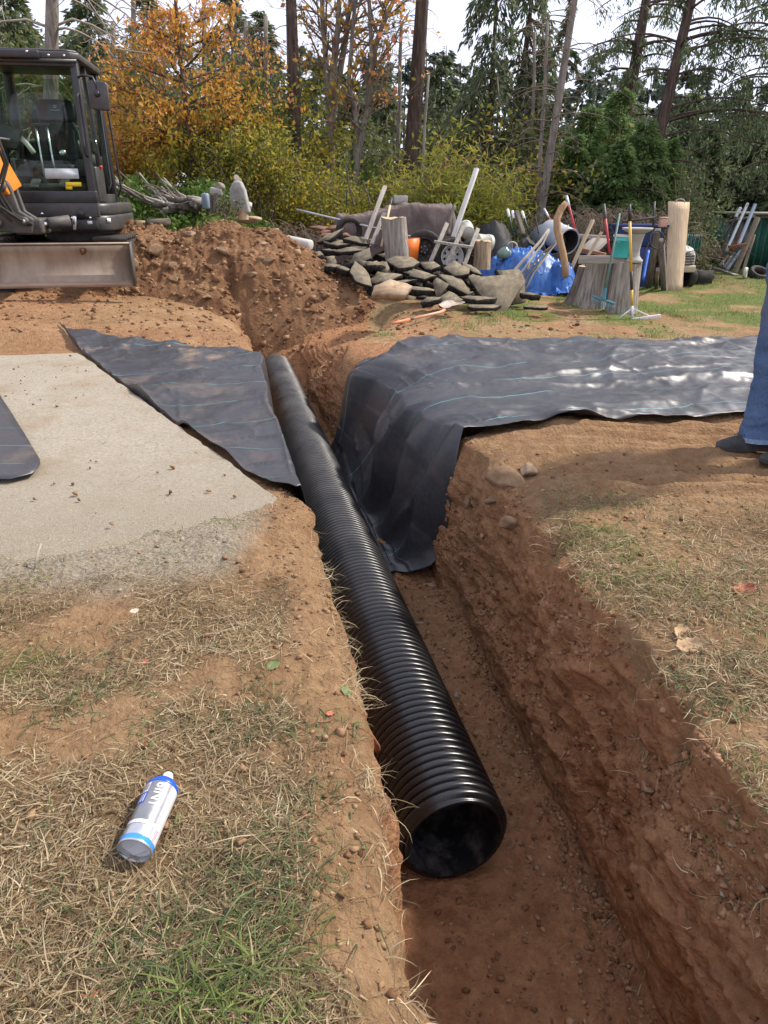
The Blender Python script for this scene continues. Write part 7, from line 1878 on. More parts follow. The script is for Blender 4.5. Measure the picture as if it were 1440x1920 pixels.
def tangle(x, y, w, dpt, h, label, n=260, mat=M_TWIG, leafn=500, name='bramble_thicket', cat='brambles', leaf=L_BRAMBLE, tw=.008, lsz=.05, gz=None):
    gz = float(g(x, y)) if gz is None else gz
    root = thing(name, label, cat, (x, y, gz)); q = G(); pts_ = []
    t = np.linspace(0, 1, 8)
    for k in range(n):
        x0, y0 = rng.uniform(-w / 2, w / 2), rng.uniform(-dpt / 2, dpt / 2); a = rng.uniform(0, 6.28); L = rng.uniform(.4, 1.3) * min(h, .85); hh = h * rng.uniform(.45, 1.0) * (1 - .35 * abs(x0 / w * 2) ** 3)
        P = np.stack([x0 + math.cos(a) * L * t, y0 + math.sin(a) * L * .6 * t, hh * (2.2 * t - 1.75 * t * t) + .02], 1) + .05 * np.stack([vnoise(np.c_[t * 4 + k, t * 0, t * 0], s_) for s_ in (1, 2, 3)], 1)
        q.tube(P, tw * rng.uniform(.6, 1.3) * np.linspace(1, .4, 8), 3, cap=False); pts_.append(P)
    q.obj('stems', mat, root)
    PA = np.array(pts_); C = PA[rng.integers(0, n, leafn), rng.integers(1, 8, leafn)] + rng.normal(0, .05, (leafn, 3)); C[:, 2] = np.maximum(C[:, 2], .02)
    qq = G(); leaves(qq, C, lsz, .6); qq.obj('leaves', leaf, root)
    return root

def X_at(px, Y, z=1.2):
    zc = Y * CT + (CAM_H - z) * ST
    return (px - 720) / FPX * zc
def Z_at(py, Y): return at(720, py, Y).z

# --- far firs: a serrated skyline
k = 0
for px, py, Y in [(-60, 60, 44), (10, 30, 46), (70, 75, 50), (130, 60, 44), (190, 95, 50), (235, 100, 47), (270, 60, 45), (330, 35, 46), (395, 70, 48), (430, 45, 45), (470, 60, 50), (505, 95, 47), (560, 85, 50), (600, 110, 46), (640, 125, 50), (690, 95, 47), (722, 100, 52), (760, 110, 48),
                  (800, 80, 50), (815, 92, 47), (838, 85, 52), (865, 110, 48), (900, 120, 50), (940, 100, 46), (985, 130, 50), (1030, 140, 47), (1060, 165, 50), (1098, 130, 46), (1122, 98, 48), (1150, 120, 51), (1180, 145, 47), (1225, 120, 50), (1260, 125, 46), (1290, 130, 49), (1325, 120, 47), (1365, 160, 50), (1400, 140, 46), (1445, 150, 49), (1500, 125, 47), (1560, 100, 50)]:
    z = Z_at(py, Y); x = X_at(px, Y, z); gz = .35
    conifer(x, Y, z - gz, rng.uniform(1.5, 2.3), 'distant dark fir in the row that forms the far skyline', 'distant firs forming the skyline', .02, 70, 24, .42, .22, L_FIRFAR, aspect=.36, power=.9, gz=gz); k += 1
# --- nearer dark firs filling the wood
for px, py, Y, rad, lab in [(-40, -60, 27, 2.4, 'tall dark fir at the far left behind the excavator cab'), (40, 20, 24, 2.0, 'dark fir seen through the excavator windscreen'), (-10, -80, 20, 2.0, 'broad dark fir high behind the left of the excavator roof'), (150, -70, 22, 1.7, 'tall fir behind the dead grey trunk'), (165, 30, 27, 1.7, 'slim dark fir just right of the excavator roof'),
                            (268, -30, 30, 2.0, 'tall dark fir rising behind the left edge of the orange tree'), (425, -60, 28, 2.0, 'tall dark fir behind the right half of the orange tree'), (487, 20, 25, 1.5, 'narrow fir left of the tall dark bare trunk'),
                            (590, 90, 28, 1.7, 'dark fir between the tall bare trunk and the forked alders'), (715, 110, 27, 1.8, 'dark fir right of the forked alders'), (830, 95, 25, 1.5, 'dark fir left of the drooping conifers'), (660, 150, 22, 1.5, 'low dark fir behind the forked alders'),
                            (1010, 150, 26, 1.6, 'dark fir behind the thin leaning snags'), (1185, 130, 27, 1.8, 'fir behind the bright young firs'), (1300, 170, 24, 1.5, 'dense dark fir left of the right edge'), (1385, 240, 20, 1.4, 'dark fir above the green shed'), (1450, 210, 20, 1.9, 'tall dark fir cut by the right edge'), (1335, 230, 19, 1.2, 'shorter dark fir behind the green shrub'), (1520, 180, 19, 2, 'dark fir just beyond the right edge')]:
    z = Z_at(py, Y); x = X_at(px, Y, z); gz = float(g(x, Y)); conifer(x, Y, z - gz, rad, lab, 'firs standing in the wood', .04, 110, 48, .20, .26, L_FIR, aspect=.30, dead=14, power=.7, gz=gz)
# --- understorey: olive and dull bushes that close the wood
for j, (px, Y, h, lf, lab) in enumerate([(-30, 17, 3.2, L_OLIVE, 'olive green thicket at the far left behind the excavator'), (60, 18, 3.0, L_OLIVE, 'olive bush behind the excavator seat'), (150, 19, 3.2, L_OLIVE, 'olive bush right behind the excavator cab door'), (245, 18.5, 2.6, L_OLIVE, 'olive bush behind the left of the orange tree'), (440, 17.5, 2.8, L_OLIVE, 'olive bush right of the orange tree'), (500, 17, 2.5, L_YELLOW, 'yellow green bush left of the tall bare trunk'),
                                         (585, 18, 2.2, L_OLIVE, 'olive bush right of the tall bare trunk'), (850, 19, 2.6, L_OLIVE, 'olive bush behind the willow shrub'), (920, 18.5, 2.8, L_SHRUB, 'grey green bush under the drooping conifers'), (985, 18, 2.6, L_OLIVE, 'olive bush behind the leaning snag foot'), (1050, 20, 2.6, L_OLIVE, 'olive bush left of the bright young firs'), (1380, 21, 2.4, L_OLIVE, 'olive bush above the shed roof'), (1440, 21, 2.8, L_OLIVE, 'olive bush at the right edge above the shed'), (760, 20, 2.4, L_OLIVE, 'olive bush behind the leaning dark trunk'), (1110, 17.5, 2.6, L_SHRUB, 'grey green bush glimpsed behind the young firs'), (960, 16.5, 2.6, L_YELLOW, 'yellowing bush between willow shrub and leaning snag'), (1020, 16, 2.3, L_SHRUB, 'pale green bush just right of the leaning snag foot'), (880, 22, 3.6, L_OLIVE, 'tall olive bush behind the drooping conifers')]):
    shrub(X_at(px, Y), Y, h * 1.4, h * 1.5, lab, 'bushes under the firs', lf, 3800, .12, 22, .5)
# --- dead grey trunk left, with long bare branches
def snag(px0, py0, px1, py1, Y, r, label, nb=20, bl=1.6, mat=M_TRUNK_GY, z0=.15, droop=.5, twm=M_TWIG, tb=.10, Ytop=None, twigs=3, name='dead_tree'):
    a = at(px0, py0, Y); gz = float(g(a.x, Y)); b_ = at(px1, py1, Ytop or Y)
    a = Vector((a.x, Y, min(a.z, gz))) if py0 > 330 else a
    ex = 1.7 if py1 < 0 else 1.0                     # trunks that leave the frame go on up and taper out
    b_ = a + (b_ - a) * ex; nb = int(nb * (1.5 if ex > 1 else 1)); z0 = z0 / ex if ex > 1 else z0
    root = thing(name, label, 'tree', a); d = b_ - a; L = d.length
    t = np.linspace(0, 1, 9); P = np.outer(t, np.array(d)) + .02 * np.stack([vnoise(np.c_[t * 4 + px0, t * 0, t * 0], 6), t * 0, t * 0], 1); P[0, 2] -= .1
    q = G(); q.tube(P, r * (np.linspace(1, .62, 9) if ex == 1 else np.array([1, .93, .86, .79, .71, .6, .46, .28, .05])), 12); q.obj('trunk', mat, root, smooth=True)
    if nb:
        q = G()
        for k in range(nb):
            f = rng.uniform(z0, 1.0); b0 = np.array(d) * f; az = rng.uniform(0, 6.28) if k % 3 else rng.choice([0, math.pi]) + rng.normal(0, .4); l = bl * rng.uniform(.4, 1.15)
            tt = np.linspace(0, 1, 6); B = b0 + np.stack([math.cos(az) * l * tt, math.sin(az) * l * tt, l * (.35 * tt - droop * tt * tt * 1.3)], 1) + .03 * l * np.stack([vnoise(np.c_[tt * 4 + k, tt * 0, tt * 0 + s_], 6) for s_ in range(3)], 1)
            q.tube(B, r * tb * np.linspace(1, .25, 6), 4, cap=False)
            for j in range(twigs):
                i = rng.integers(2, 6); e = B[i] + np.array([rng.normal(0, .22), rng.normal(0, .22), -rng.uniform(.02, .32)]) * l; q.tube([B[i], (B[i] + e) / 2 + rng.normal(0, .02, 3), e], r * tb * np.array([.4, .3, .12]), 3, cap=False)
        q.obj('limbs', twm, root)
    return root
snag(97, 370, 97, -40, 14.5, .15, 'grey dead trunk with long pale branches seen through the excavator cab', 36, 2.0, M_TRUNK_GY, .12, .62, M_TWIG_PALE, .16)
for j, (px, py, Y) in enumerate([(255, -10, 17), (300, 20, 17.5), (215, 40, 16.5), (385, 0, 18), (455, 40, 18), (500, 30, 18)]):
    snag(px, 360, px + rng.uniform(-10, 10), py, Y, .07, ['thin dead grey conifer with fine twigs left of the orange crown', 'second thin dead conifer behind the orange crown', 'short dead conifer close to the excavator cab', 'dead conifer behind the middle of the orange crown', 'dead conifer behind the right edge of the orange crown', 'thin dead conifer just left of the tall bare trunk'][j], 70, 1.15, M_TRUNK_GY, .15, .6, M_TWIG, .12, twigs=6)
snag(556, 345, 545, -30, 16.5, .155, 'tall straight dark bare trunk in the middle of the wood', 7, 1.1, M_TRUNK_DK, .6, .7, M_TWIG, .07)
snag(764, 345, 793, -30, 17, .19, 'thick dark trunk leaning right above the covered trailer', 26, .6, M_TRUNK_DK, .25, .5, M_TWIG, .06)
snag(782, 368, 802, 140, 14, .030, 'slender pale grey pole trunk right of the thick leaning trunk', 5, .4, M_TRUNK_GY, .5, .2)
snag(1003, 405, 1080, -25, 14.5, .085, 'thin grey dead trunk leaning right, fringed with fine bare branches', 60, 1.15, M_TRUNK_GY, .12, .42, M_TWIG, .14, twigs=4)
snag(1012, 400, 1027, 40, 14.8, .045, 'thin upright dead trunk beside the leaning grey one', 36, .9, M_TRUNK_GY, .2, .5, M_TWIG, .2)
snag(995, 395, 1004, 60, 17.5, .05, 'faint dead trunk behind the leaning grey one', 26, .8, M_TRUNK_GY, .2, .5, M_TWIG, .2)
snag(745, 330, 752, 40, 20, .06, 'thin grey dead trunk left of the thick leaning trunk', 40, .9, M_TRUNK_GY, .2, .5, M_TWIG, .14)
# --- orange tree
def orange_tone(C, cl): return np.clip(.15 + .10 * C[:, 2] + .30 * cl + rng.normal(0, .16, len(C)), 0, 1)
def orange_tree():
    Y = 14.0; x = X_at(360, Y, 1.5); gz = float(g(x, Y))
    root = thing('cherry_tree', 'orange leaved autumn tree with a slim dark trunk above the brush pile', 'tree', (x, Y, gz))
    h = Z_at(-60, Y) - gz; P = lean_pts(h, .04, 0, 10, .03); q0 = G(); q0.tube(P, .062 * np.linspace(1, .35, 10), 10, cap=False); q0.obj('trunk', M_TRUNK_DK, root, smooth=True)
    q = G(); tips = []
    zs = [(Z_at(py, Y) - gz, px) for py, px in [(255, 240), (240, 300), (225, 440), (205, 215), (190, 470), (180, 280), (170, 400), (215, 350), (150, 235), (150, 460), (130, 330), (110, 250), (110, 420), (80, 285), (85, 430), (45, 270), (50, 430), (20, 320), (20, 400), (265, 330), (270, 270), (240, 400), (200, 330), (140, 390), (165, 440), (60, 350), (285, 300), (280, 400), (230, 250), (195, 240)]]
    for z, px in zs:
        tx = X_at(px, Y, z + gz) - x; L0 = abs(tx)
        b0 = np.array([0, 0, max(.9, z - .30 * L0 - .1)]); ty = rng.normal(0, .55)
        tip = np.array([tx, ty, z]); d = tip - b0; L = np.linalg.norm(d)
        grow(q, b0, d / L, L, .022, 1, 3, (0, 6, 3), tips, .65, .05, .14, .004)
    q.obj('limbs', M_TRUNK_DK, root)
    cand = [t[1] for t in tips]; n = 6200; pk = rng.integers(0, len(cand), n); CA = np.array(cand); i = rng.integers(1, 6, n)
    C = CA[pk, i] + rng.normal(0, .10, (n, 3)) * np.array([1, 1, .6]); cl = rng.random(len(cand))[pk]
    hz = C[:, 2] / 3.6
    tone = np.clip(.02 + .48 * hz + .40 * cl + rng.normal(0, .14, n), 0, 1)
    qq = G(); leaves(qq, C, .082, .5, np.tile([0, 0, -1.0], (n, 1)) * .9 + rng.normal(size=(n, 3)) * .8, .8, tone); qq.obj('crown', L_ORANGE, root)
    # green and yellow undergrowth round its foot
    shrub(X_at(300, 14.2), 14.4, 1.6, 2.4, 'yellow and green undergrowth round the foot of the orange tree', None, L_YELLOW, 2600, .085, 18)
    shrub(X_at(405, 14.4), 14.8, 1.9, 2.0, 'green bush just right of the orange tree trunk', None, L_GREEN, 2400, .085, 16)
    shrub(X_at(225, 13.8), 14.6, 2.0, 1.8, 'orange yellow bush between excavator and orange tree', None, L_ORANGE, 2200, .09, 16)
orange_tree()
# --- forked alders with few leaves
def alder(px, Y, forks, label, r=.085, leafn=420):
    x = X_at(px, Y); gz = float(g(x, Y)); root = thing('alder_tree', label, 'tree', (x, Y, gz)); q, ql = G(), G(); tips = []
    for pth in forks:
        P = np.array([[X_at(a, Y, Z_at(b, Y)) - x, c, Z_at(b, Y) - gz] for a, b, c in pth]); t = np.linspace(0, 1, len(P)); tt = np.linspace(0, 1, 14)
        P = np.stack([np.interp(tt, t, P[:, k]) for k in range(3)], 1); P = P + .02 * np.stack([vnoise(np.c_[tt * 6 + px, tt * 0, tt * 0 + s_], 9) for s_ in range(3)], 1)
        q.tube(P, r * np.linspace(1, .45, 14), 9, cap=False); tips.append((1, P[::2][:6]))
        for k in range(11):
            f = rng.uniform(.3, 1); i = int(f * 12); d = unit(np.array([rng.normal(0, .8), rng.normal(0, .5), rng.uniform(.2, 1.0)])); grow(ql, P[i], d, rng.uniform(.5, 1.5), r * .28, 1, 3, (0, 4, 3), tips, .6, .1, .2, .005)
    q.obj('trunk', M_TRUNK_GY, root, smooth=True); ql.obj('limbs', M_TWIG, root)
    cand = [t[1] for t in tips if len(t[1]) == 6]; CA = np.array(cand); n = leafn; C = CA[rng.integers(0, len(CA), n), rng.integers(2, 6, n)] + rng.normal(0, .07, (n, 3))
    qq = G(); leaves(qq, C, .12, .6); qq.obj('crown', L_ORANGE, root)
alder(622, 17, [[(622, 350, 0), (620, 200, 0), (608, 90, .1), (602, -30, .1)], [(621, 230, 0), (640, 120, .1), (662, -30, .2)], [(621, 180, 0), (632, 80, -.1), (640, -30, -.1)]], 'grey forked alder with three stems right of the tall bare trunk', .09)
alder(665, 16.5, [[(664, 350, 0), (680, 240, 0), (700, 130, 0), (690, -30, .1)], [(690, 200, 0), (700, 90, .1), (750, -30, .1)], [(668, 320, 0), (668, 240, .1), (655, 150, .1), (668, -30, 0)]], 'grey forked alder with crooked stems left of the thick leaning trunk', .075)
shrub(X_at(650, 16.8, 2.2), 16.6, 2.2, .7, 'bright green ivy and yellow leaves climbing the forked alders', None, L_GREEN, 1200, .11, 10, .6, upright=.9)
# --- drooping conifers right of centre
for px, py, Y, rad, lab, nb, tw_ in [(905, -90, 18, 1.35, 'tall drooping conifer with hanging dark foliage right of the willow', 120, .13), (945, -120, 18.6, 1.2, 'second tall drooping conifer leaning right at the skyline', 110, .15), (985, 60, 18, .8, 'short drooping conifer crown bowed over to the right', 80, .08), (870, 120, 19, 1.0, 'drooping conifer behind the left of the willow shrub', 90, .1), (1030, -60, 17, .45, 'thin weeping conifer with sparse hanging tufts at the top', 40, .05)]:
    z = Z_at(py, Y); x = X_at(px, Y, 1.2); gz = float(g(x, Y)); conifer(x, Y, z - gz, rad, lab, None, .22, int(nb * .62), 60, .15, .55, L_FIR, M_TRUNK_DK, tw_, .26, 'weeping_conifer', .35, 1.6, 10, 'conifer', gz=gz, dx=(X_at(px + (35 if '945' in str(px) else 10), Y, z) - X_at(px, Y, z)))
# --- leaning pines on the right with long drooping boughs
def pine(px0, py0, px1, py1, Y, r, label, boughs, leaf=L_FIR, sz=.17):
    a = at(px0, py0, Y); b_ = at(px1, py1, Y); gz = float(g(a.x, Y))
    d = (b_ - a); s_ = (a.z - gz) / d.z; base = a - d * s_; root = thing('pine_tree', label, 'pine tree', base); tot = (b_ - base) * 1.6
    boughs = [(f / 1.6, a_, l_) for f, a_, l_ in boughs] + [(rng.uniform(.62, .99), rng.uniform(0, 6.28), rng.uniform(.3, 1.5)) for _ in range(16)]
    q = G(); t = np.linspace(0, 1, 9); P = np.outer(t, np.array(tot)); P[0, 2] -= .1; q.tube(P, r * np.array([1.1, 1.03, .96, .88, .78, .65, .48, .28, .05]), 12); q.obj('trunk', M_TRUNK_DK, root, smooth=True)
    q, ql = G(), G(); C, D, T_n = [], [], []
    for f, az, l in boughs:
        b0 = np.array(tot) * f; tt = np.linspace(0, 1, 7); B = b0 + np.stack([math.cos(az) * l * tt, math.sin(az) * l * tt, l * (.10 * np.sin(tt * 3) - .12 * tt * tt)], 1)
        q.tube(B, r * .20 * np.linspace(1, .25, 7), 5, cap=False)
        for k in range(int(7 * l)):
            u = rng.uniform(.25, 1) * 6; i = min(int(u), 5); c = B[i] + (B[i + 1] - B[i]) * (u - i); L = rng.uniform(.12, .55) * (.5 + .12 * l); sd = rng.normal(0, .25, 2)
            n = int(8 + 26 * L); w = rng.random(n)
            C.append(c + np.c_[sd[0] * w * L * 1.6, sd[1] * w * L * 1.6, -w * L] + rng.normal(0, .035, (n, 3))); D.append(np.tile([sd[0], sd[1], -1.0], (n, 1))); T_n.append(.5 + rng.normal(0, .22, n))
    q.obj('limbs', M_TRUNK_DK, root); C = np.concatenate(C); leaves(ql, C, sz * .62, .24, np.concatenate(D), .7, np.concatenate(T_n)); ql.obj('crown', leaf, root)
bo = [(rng.uniform(.45, 1.0), rng.normal(0, .5), rng.uniform(1.2, 3.0)) for _ in range(20)] + [(rng.uniform(.45, 1.0), math.pi + rng.normal(0, .5), rng.uniform(.4, 1.3)) for _ in range(8)] + [(rng.uniform(.35, 1), rng.uniform(0, 6.28), rng.uniform(.6, 2)) for _ in range(10)]
pine(1240, 235, 1302, -25, 15.5, .125, 'leaning dark pine trunk with drooping boughs at upper right', bo)
bo = [(rng.uniform(.5, 1.0), rng.uniform(0, 6.28), rng.uniform(.5, 1.5)) for _ in range(34)]
pine(1182, 170, 1216, -25, 17.5, .14, 'dark pine trunk left of the leaning pine with short boughs', bo)
bo = [(rng.uniform(.3, 1.0), math.pi + rng.normal(0, .6), rng.uniform(.7, 2.2)) for _ in range(24)] + [(rng.uniform(.3, 1), rng.uniform(0, 6.28), rng.uniform(.5, 1.6)) for _ in range(16)]
pine(1470, 300, 1490, -40, 15.5, .12, 'dark pine standing at the right edge with boughs reaching left', bo)
# --- bright young firs
for px, py, Y, rad, lab in [(1100, 195, 15.5, 1.25, 'bright green young fir with broad boughs above the brambles'), (1150, 165, 16, 1.3, 'taller bright green young fir behind the broad one'), (1205, 225, 15.2, 1.2, 'bushy bright young fir left of the green shrub'), (1075, 250, 15, .8, 'small bright fir at the left of the young fir clump'), (1165, 262, 14.6, .9, 'low bright fir in front of the young fir clump'), (1250, 260, 15.5, 1.0, 'yellowish young fir at the right of the clump')]:
    z = Z_at(py, Y); x = X_at(px, Y, 1.8); gz = float(g(x, Y)); conifer(x, Y, z - gz, rad, lab, 'bright young firs on the right', .10, 130, 75, .115, .20, L_FIRB, aspect=.28, power=.65, gz=gz, hang=.2, dead=6)
# --- shrubs in front
YB = 'yellow autumn bushes in front of the wood'
for j, (px, Y, h, w, lf, n, lab) in enumerate([(440, 13.8, 1.5, 1.7, L_YELLOW, 2400, 'olive yellow bush right of the white plaster piece'), (490, 14.2, 1.7, 1.5, L_YELLOW, 2200, 'yellow bush left of the tall bare trunk'), (545, 14.6, 1.9, 1.6, L_YELLOW, 2200, 'tall yellow bush at the foot of the tall bare trunk'), (600, 14.2, 1.5, 1.6, L_YELLOW, 2400, 'yellow bush above the bare twigs'),
                                                (655, 14.4, 1.45, 1.5, L_YELLOW, 2200, 'yellow bush behind the left of the covered trailer'), (705, 14.8, 1.9, 1.4, L_YELLOW, 2600, 'bright yellow bush left of the thick leaning trunk'), (740, 14.2, 1.4, 1.3, L_YELLOW, 2000, 'yellow bush behind the concrete block'), (470, 15.8, 2.3, 1.8, L_GREEN, 2200, 'green bush deep between orange tree and bare trunk'), (595, 16.0, 2.2, 1.6, L_YELLOW, 2000, 'deeper yellow bush behind the alder foot'), (800, 15, 1.5, 1.2, L_GREEN, 1600, 'green bush left of the willow shrub')]):
    shrub(X_at(px, Y), Y, h * 1.28, w, lab, YB, lf, int(n * 1.25), .075, 20, tonef=(lambda C, cl: np.clip(.15 + .5 * cl + rng.normal(0, .2, len(C)), 0, 1)))
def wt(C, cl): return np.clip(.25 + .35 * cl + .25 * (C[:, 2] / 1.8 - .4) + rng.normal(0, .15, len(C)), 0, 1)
for px, Y, h, w, lab in [(820, 13.6, 2.45, 1.3, 'yellow green willow shrub with narrow upright leaves, left clump'), (875, 13.5, 2.35, 1.3, 'yellow green willow shrub in the middle behind the tall white pole'), (930, 13.8, 1.95, 1.2, 'yellow green willow shrub, lower right clump')]:
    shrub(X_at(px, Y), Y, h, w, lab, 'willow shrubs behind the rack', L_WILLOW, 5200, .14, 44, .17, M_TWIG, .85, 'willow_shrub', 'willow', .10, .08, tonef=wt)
for px, Y, h, w, lab in [(1275, 14.0, 2.3, 1.5, 'grey green shrub with small leaves behind the wide board'), (1296, 14.4, 2.2, .95, 'grey green shrub right of the one behind the wide board'), (1228, 15.0, 2.1, 1.1, 'grey green shrub at the left, over the brambles')]:
    shrub(X_at(px, Y), Y, h, w, lab, 'grey green shrubs', L_SHRUB, 4200, .06, 26, .42, M_TWIG, .5, dense=1.1)
tangle(X_at(1150, 13.2), 13.4, 2.3, 1.2, 1.75, 'brown leafless bramble thicket behind the blue tub', 760, M_TWIG, 900)
tangle(X_at(1312, 15.6), 15.6, .5, .5, .9, 'brown bramble thicket between garden hose and shed', 200, M_TWIG, 300)
tangle(X_at(560, 13.0), 13.0, 1.9, 1.0, 1.05, 'brown grassy thicket behind the long thin pipe', 260, M_TWIG, 900, leaf=L_BRAMBLE)
tangle(X_at(700, 14.4), 14.4, 2.0, .8, .8, 'brown thicket behind the covered trailer', 200, M_TWIG, 700, leaf=L_BRAMBLE)
tangle(X_at(985, 13.8), 13.8, 1.2, .8, 1.5, 'bare grey thicket at the foot of the leaning snag', 200, M_TWIG, 300)
shrub(X_at(582, 11.8), 11.8, .95, 1.1, 'leafless pale shrub with forked twigs left of the black tyre', None, L_BRAMBLE, 0, .05, 13, stemmat=M_TWIG_PALE, upright=.4, tw=.013, name='bare_shrub', cat='shrub', arch=.1)
shrub(X_at(958, 13.2), 13.4, 1.1, .7, 'dark low conifer bush behind the black tarp', None, L_FIR, 1500, .11, 14, .3, name='bush')
for px, py0, py1, lab in [(652, 388, 312, 'thin dark stake rising left behind the covered trailer'), (684, 390, 338, 'second thin dark stake behind the covered trailer')]:
    a, b_ = at(px + 10, py0, 12.9), at(px - 4, py1, 12.9); post('stake', lab, 'stake', a, b_, .03, .03, M_BARK, round_=True, bend=.02)
post('fence_post', 'thin green metal stake behind the long pipe', 'stake', at(650, 385, 12.5), at(650, 356, 12.5), .02, .02, MATS['post_green'])
# seedling in front of the plaster piece
shrub(at(427, 400, 10.75).x, 10.75, .42, .34, 'small leafy green seedling on the crest of the dirt mound', None, L_SHRUB, 240, .06, 6, .4, name='seedling', cat='seedling', gz=at(427, 404, 10.75).z)
# ---------------------------------------------------------------- straw, grass, leaves on the ground
L_STRAW = leafmat('dry_straw_blade', [(0, (.11, .075, .04)), (.35, (.24, .175, .095)), (.7, (.40, .315, .185)), (1, (.58, .485, .32))], .2, .7)
L_GRASS = leafmat('green_blade', [(0, (.05, .065, .028)), (.45, (.115, .145, .055)), (.8, (.20, .23, .09)), (1, (.34, .30, .15))], .35, .55)
L_GRASSB = leafmat('bright_blade', [(0, (.06, .09, .02)), (.5, (.13, .18, .04)), (.85, (.23, .27, .08)), (1, (.36, .32, .15))], .35, .55)

def blades(gb, X, Y, Z, L, W, el, curl=.6, tone=None, segs=3, lift=.004, az=None):
    """curved ribbons: el = rise angle at the foot"""
    n = len(X); a = rng.uniform(0, 2 * math.pi, n) if az is None else az
    L = np.broadcast_to(L, (n,)); W = np.broadcast_to(W, (n,)); el = np.broadcast_to(el, (n,))
    P = np.stack([X, Y, Z + lift], 1); d2 = rng.normal(0, curl * .5, n); pts_ = [P]; e = el.copy(); aa = a.copy()
    for k in range(segs):
        d = np.stack([np.cos(aa) * np.cos(e), np.sin(aa) * np.cos(e), np.sin(e)], 1)
        P = P + d * (L / segs)[:, None]; pts_.append(P); e = e - curl * rng.uniform(.2, 1.0, n) * np.sign(el + .001) * .8; aa = aa + d2 / segs * 1.5
    zg = ground_at(pts_[-1][:, 0], pts_[-1][:, 1]); pts_[-1][:, 2] = np.maximum(pts_[-1][:, 2], np.where(zg > Z - .08, zg + lift, Z - .06))
    side = np.stack([-np.sin(a), np.cos(a), rng.normal(0, .5, n)], 1); side = unit(side) * (W / 2)[:, None]
    rows = []
    for k, p in enumerate(pts_):
        w = 1 - (k / segs) ** 2 * .85
        rows += [p - side * w, p + side * w]
    V = np.stack(rows, 1); m = 2 * (segs + 1)
    F = np.concatenate([np.arange(n)[:, None] * m + np.array([2 * k, 2 * k + 1, 2 * k + 3, 2 * k + 2]) for k in range(segs)])
    t = rng.random(n) if tone is None else tone
    gb.add(V.reshape(-1, 3), F, np.tile(t, segs))

def near_ok(x, y): return ~((np.abs(x - axis_x(y)) < .2) & (y > 1.5)) & ~((slab_s(x, y) < .0) & (y > 2.75))
def field(n, x0, x1, y0, y1):
    # density rises towards the camera
    x = rng.uniform(x0, x1, n); y = y0 + (y1 - y0) * rng.random(n) ** 1.5
    return x, y
# flat straw
q = G()
x, y = field(230000, -1.5, 2.4, .50, 3.3)
s_, gv, _, _, _ = masks(x, y); t = x - axis_x(y)
k = near_ok(x, y) & (rng.random(len(x)) < s_ ** 1.3 * .62 + .012) & ((t < lip_l(y) - .02) | (t > lip_r(y) - .03))
k &= ~((np.abs(x + .48) < .035) & (y > .98) & (y < 1.2))
x, y = x[k], y[k]; cl = np.clip(.45 + .35 * fbm(p3(x, y), 3.5, 3, seed=121), 0, 1)
blades(q, x, y, ground_at(x, y), rng.uniform(.012, .052, len(x)) * (1 + 1.2 * rng.random(len(x)) ** 6), rng.uniform(.0010, .0030, len(x)), rng.normal(.16, .28, len(x)), .32, np.clip(cl * .45 + rng.random(len(x)) ** 1.4 * .7 - .05, 0, 1), 3)
x, y = field(70000, -1.4, 2.3, .5, 3.0); s_ = masks(x, y)[0]; t = x - axis_x(y)      # chaff
k = near_ok(x, y) & (rng.random(len(x)) < s_ * .55 + .05) & ((t < lip_l(y) - .03) | (t > lip_r(y) - .02)); x, y = x[k], y[k]
blades(q, x, y, ground_at(x, y), rng.uniform(.006, .022, len(x)), rng.uniform(.0012, .0034, len(x)), rng.normal(.05, .25, len(x)), .1, None, 1)
# straw sticking out of the lips of the trench
for side in (0, 1):
    n = 900; yy = rng.uniform(.6, 2.6, n); kk = fbm(p3(yy * 0, yy), 3, 2, seed=131 + side) > -.1; yy = yy[kk]; n = len(yy)
    tt = (lip_l(yy) - rng.uniform(.0, .05, n)) if side == 0 else (lip_r(yy) + rng.uniform(-.02, .07, n)); xx = axis_x(yy) + tt
    kk = (rng.random(n) < (.6 if side == 0 else .9)) ; xx, yy = xx[kk], yy[kk]; n = len(xx)
    blades(q, xx, yy, ground_at(xx, yy), rng.uniform(.03, .09, n), rng.uniform(.001, .0024, n), rng.uniform(-.6, .9, n), .8, None, 4, az=rng.normal(0 if side == 0 else math.pi, .9, n))
for cx, cy, n, sp in ((.02, 1.02, 160, .03), (-.02, 1.22, 110, .03), (.82, 1.25, 260, .07), (.80, 1.6, 200, .06), (.74, 2.0, 160, .06), (.86, 1.08, 200, .05)):
    xx, yy = rng.normal(cx, sp, n), rng.normal(cy, sp * 1.3, n); blades(q, xx, yy, ground_at(xx, yy), rng.uniform(.03, .09, n), rng.uniform(.001, .0024, n), rng.uniform(-.3, .9, n), .8, None, 4)
# a few fibres in the trench and on the slab approach
yy = rng.uniform(.8, 3.6, 260); xx = axis_x(yy) + rng.uniform(.19, .55, 260); blades(q, xx, yy, ground_at(xx, yy), rng.uniform(.015, .07, 260), .0013, rng.normal(.1, .2, 260), .7, None, 4)
xx, yy = rng.uniform(-1.9, -.4, 900), rng.uniform(2.0, 2.8, 900); kk = masks(xx, yy)[1] > .2; xx, yy = xx[kk], yy[kk]; blades(q, xx, yy, ground_at(xx, yy), rng.uniform(.01, .05, len(xx)), .0013, rng.normal(.05, .1, len(xx)), .5, None, 3)
straw = stuff(q.obj('dry_straw', L_STRAW), 'dry straw and dead grass matted over both trench banks', 'straw')

